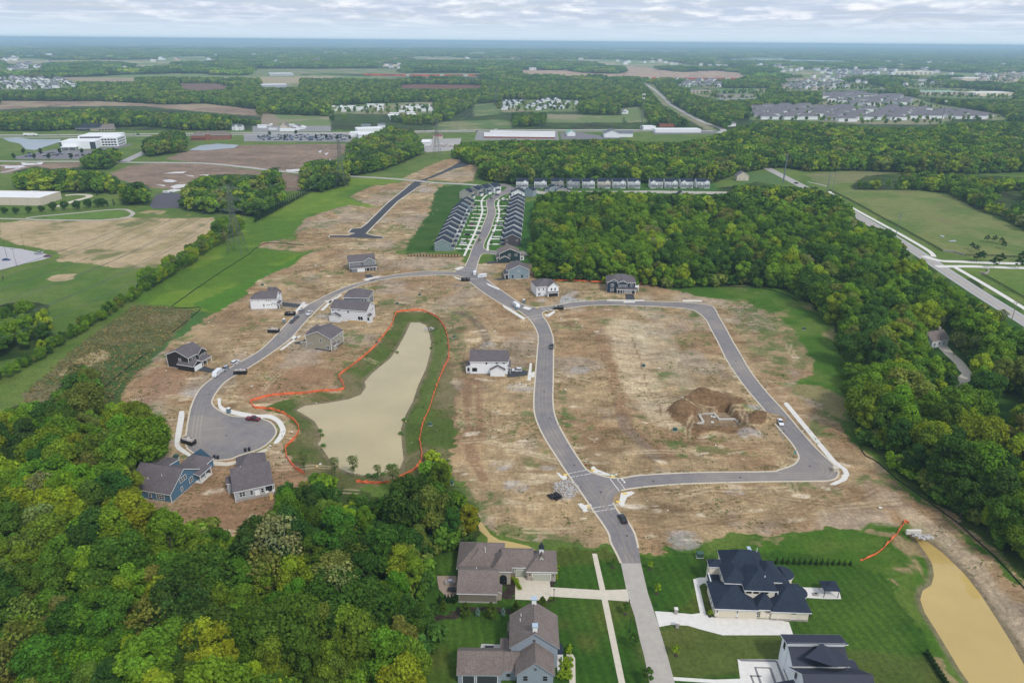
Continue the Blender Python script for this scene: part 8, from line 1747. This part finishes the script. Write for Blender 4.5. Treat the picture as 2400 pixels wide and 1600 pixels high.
# landmark trees
for key, px, py, h, tint, lb in (('thin_a', 268, 1345 - 90 + 40, 24, (.20, .215, .085), None), ('thin_a', 650, 1390, 25, (.21, .22, .075), None)): pass
PT = (.20, .215, .085)
for px, py, h, lb in ((114, 1190, 17, 'pale half leafed sycamore with white limbs in the left wood'), (650, 1350, 24, 'tall pale sycamore with white limbs in the lower wood')):
    p = at(px, py); plant('thin_a', p.x, p.y, h, 1.0, PT, 'sycamore', lb, 'tree', None)
for px, py, h, lb in ((812, 1086, 9, 'nearly leafless tree at the lower pond shore'), (868, 1098, 6.5, 'small airy tree at the lower pond shore'), (770, 1090, 8, 'airy green tree left at the pond shore'), (905, 1130, 11, 'bare trunked tree below the pond fence'), (700, 1085, 9, 'airy tree at the left end of the pond fence')):
    p = at(px, py); plant('thin_b', p.x, p.y, h, 1.0, (.13, .17, .05), 'airy_tree', lb, 'tree', None)
# reeds at the pond edge
for px, py in ((735, 990), (740, 1000), (742, 1024), (929, 965), (921, 996), (905, 1070), (895, 1072), (880, 1090), (862, 1094), (845, 1093), (912, 810), (990, 800)):
    p = at(px, py, -1.9); t, c, k = plant('shrub', p.x, p.y, 0.9, 0, (.12, .22, .06), 'reed_clump', 'small green reed clump at the pond edge', 'reeds', 'reed clumps at the pond edge', z=-2.0, w=random.uniform(1.2, 2.4))
for i, (px, py) in enumerate(((1064, 578), (1072, 556), (1082, 532), (1090, 512), (1096, 492), (1097, 474), (1100, 560), (1128, 566), (1133, 545), (1142, 522), (1151, 496), (1152, 476), (1128, 462), (1150, 466), (1210, 440), (1250, 440), (1330, 440), (1380, 441), (1545, 440), (1600, 440))): shrub('sapling', px, py, 4.5, (.09, .15, .03), 'young_tree', 'small young tree in the front yards of the row houses', 'young tree', 'young trees of the row house yards', w=1.2)
# the countless small roofs of the farthest settlements
rg = random.Random(77); vl = MB()
for s, n_ in (('0 138 500 142 900 146 1176 148 1176 160 600 158 0 170', 110), ('1176 134 1700 142 2352 146 2352 176 1900 172 1500 150 1176 150', 110), ('1090 140 1330 142 1330 162 1090 164', 60), ('560 122 1176 126 1176 132 560 130', 30), ('1790 176 2100 176 2352 184 2352 200 2080 200 1900 190', 60), ('0 120 560 124 560 130 0 128', 25)):
    k = 0
    while k < n_:
        px, py = rg.uniform(0, 2352), rg.uniform(118, 202)
        if not inpoly(np.array([px]), np.array([py]), D(s))[0]: continue
        p = at(px, py)
        if fbm(np.array([p.x]), np.array([p.y * .6]), 500, 2)[0] < .47: continue
        k += 1; q = p.length / 3600; w, l_, h_ = rg.uniform(6, 10) * max(q, .8), rg.uniform(5, 8) * max(q, .8), 6 + 4 * q; z = gz(p.x, p.y); mt = Matrix.Translation((p.x, p.y, z)) @ Matrix.Rotation(rg.uniform(-.6, .6), 4, 'Z')
        vl.box(-w, w, -l_, l_, 0, h_ + 3, 0, mt); a = [mt @ Vector(v) for v in ((-w, -l_ - .5, h_ + 3), (w, -l_ - .5, h_ + 3), (w, 0, h_ + 6 + q), (-w, 0, h_ + 6 + q), (-w, l_, h_ + 3), (w, l_, h_ + 3))]; vl.face([a[0], a[1], a[2], a[3]], 1); vl.face([a[5], a[4], a[3], a[2]], 1)
vl.build('far_settlement', [MT['far_white'], MT['roof violet']], kind='stuff', label='tiny pale roofs sprinkled through the farthest woods')
# litter and weeds on the bare ground
rg = random.Random(41); lit = MB(); WPn, WNn = [], []
nrg = np.random.default_rng(3); SW = at_np(SITE); sx0, sx1, sy0, sy1 = SW[:, 0].min(), SW[:, 0].max(), SW[:, 1].min(), SW[:, 1].max()
qx, qy = nrg.uniform(sx0, sx1, 60000), nrg.uniform(sy0, sy1, 60000); qd = proj(np.stack([qx, qy, 0 * qx], -1)); okk = inpoly(qd[:, 0], qd[:, 1], SITE) & ~inpoly(qd[:, 0], qd[:, 1], PIT)
rdm = np.zeros(len(qx), bool)
for Pw in (loop,): rdm |= inpoly(qx, qy, Pw) & ~inpoly(qx, qy, inner)
rdm |= inpoly(qx, qy, WP(smooth(NW_N))) | inpoly(qx, qy, np.array(POND1W)) | inpoly(qx, qy, np.concatenate([WP(smooth(NORTH_L, 3)), WP(NORTH_R)]))
okk &= ~rdm; qx, qy = qx[okk], qy[okk]
for x, y in list(zip(qx, qy))[:420]: z = gz(x, y); chunks(lit, x, x + .01, y, y + .01, z + .05, 1, rg.choice((.25, .3, .45, .9)), rg, 0 if rg.random() < .6 else 1)
lit.build('litter', [MT['new_concrete'], MT['timber']], kind='stuff', label='scraps of wrap, lumber and stone lying about the site')
wk = (fbm(qx * .7, qy, 16, 4) > .56) | (dist_line(qx, qy, WP(INNER)) < 3.5); wx, wy = qx[wk][:5200], qy[wk][:5200]; wz = gz_np(wx, wy); m_ = 7
Pp = np.repeat(np.stack([wx, wy, wz + .1], -1), m_, 0) + nrg.normal(size=(len(wx) * m_, 3)) * np.array([.45, .3, .06]); Nn_ = nrg.normal(size=Pp.shape) + np.array([0, -.4, .8]); vv = np.repeat(nrg.uniform(.6, 1.3, (len(wx), 1)), m_, 0) * np.ones(3)
wo_ = link_obj('weeds', leafmesh('weeds', Pp, Nn_, .17, vv, nrg), kind='stuff', label='sparse green weeds along kerbs and over the bare soil'); wo_['tint'] = (.10, .15, .03)
OW = at_np(OLIVE); qx, qy = nrg.uniform(OW[:, 0].min(), OW[:, 0].max(), 26000), nrg.uniform(OW[:, 1].min(), OW[:, 1].max(), 26000); qd = proj(np.stack([qx, qy, 0 * qx], -1)); ok_ = inpoly(qd[:, 0], qd[:, 1], OLIVE) & (qd[:, 0] > -40); qx, qy = qx[ok_][:3200], qy[ok_][:3200]
Pp = np.repeat(np.stack([qx, qy, 0 * qx + .25], -1), 5, 0) + nrg.normal(size=(len(qx) * 5, 3)) * np.array([.5, .35, .15]); b_ = nrg.uniform(.5, 1.5, (len(qx), 1)); vv = np.repeat(np.concatenate([b_ * nrg.uniform(.9, 1.5, b_.shape), b_, b_ * .9], 1), 5, 0)
so_ = link_obj('scrub', leafmesh('scrub', Pp, nrg.normal(size=Pp.shape) + np.array([0, -.5, .6]), .26, vv, nrg), kind='stuff', label='rough olive scrub and dead stalks in the field at the left'); so_['tint'] = (.20, .20, .09)
# each of several like things gets its place among its likes
from collections import defaultdict
ordn = ['first', 'second', 'third', 'fourth', 'fifth', 'sixth', 'seventh', 'eighth', 'ninth', 'tenth', 'eleventh', 'twelfth']
num = lambda i: ordn[i] if i < 12 else '%d%s' % (i + 1, 'th' if 10 <= (i + 1) % 100 <= 20 else {1: 'st', 2: 'nd', 3: 'rd'}.get((i + 1) % 10, 'th'))
by = defaultdict(list)
for o in list(C.objects):
    if o.parent is None and o.get('label') and not o.get('kind') and o.get('category'): by[o['label']].append(o)
for lb, L_ in by.items():
    if len(L_) < 2: continue
    L_.sort(key=lambda o: proj(list(o.matrix_world.translation if False else o.location))[0])
    for i, o in enumerate(L_): o['label'] = '%s, %s from left' % (lb, num(i))
# ================================================================ HAZE
hb = MB(); hb.box(-46000, 46000, -5000, 45500, -60, 152)
hz_ = hb.mesh('haze', [])
hm = bpy.data.materials.new('haze_air'); hm.use_nodes = True; n, l = hm.node_tree.nodes, hm.node_tree.links; n.clear()
pv = n.new('ShaderNodeVolumePrincipled'); pv.inputs['Color'].default_value = (.55, .78, 1.0, 1); pv.inputs['Density'].default_value = 1.0e-4; pv.inputs['Anisotropy'].default_value = .1
oo = n.new('ShaderNodeOutputMaterial'); l.new(pv.outputs[0], oo.inputs['Volume'])
hz_.materials.append(hm); link_obj('haze', hz_, kind='stuff', label='thin blue haze over the whole plain')
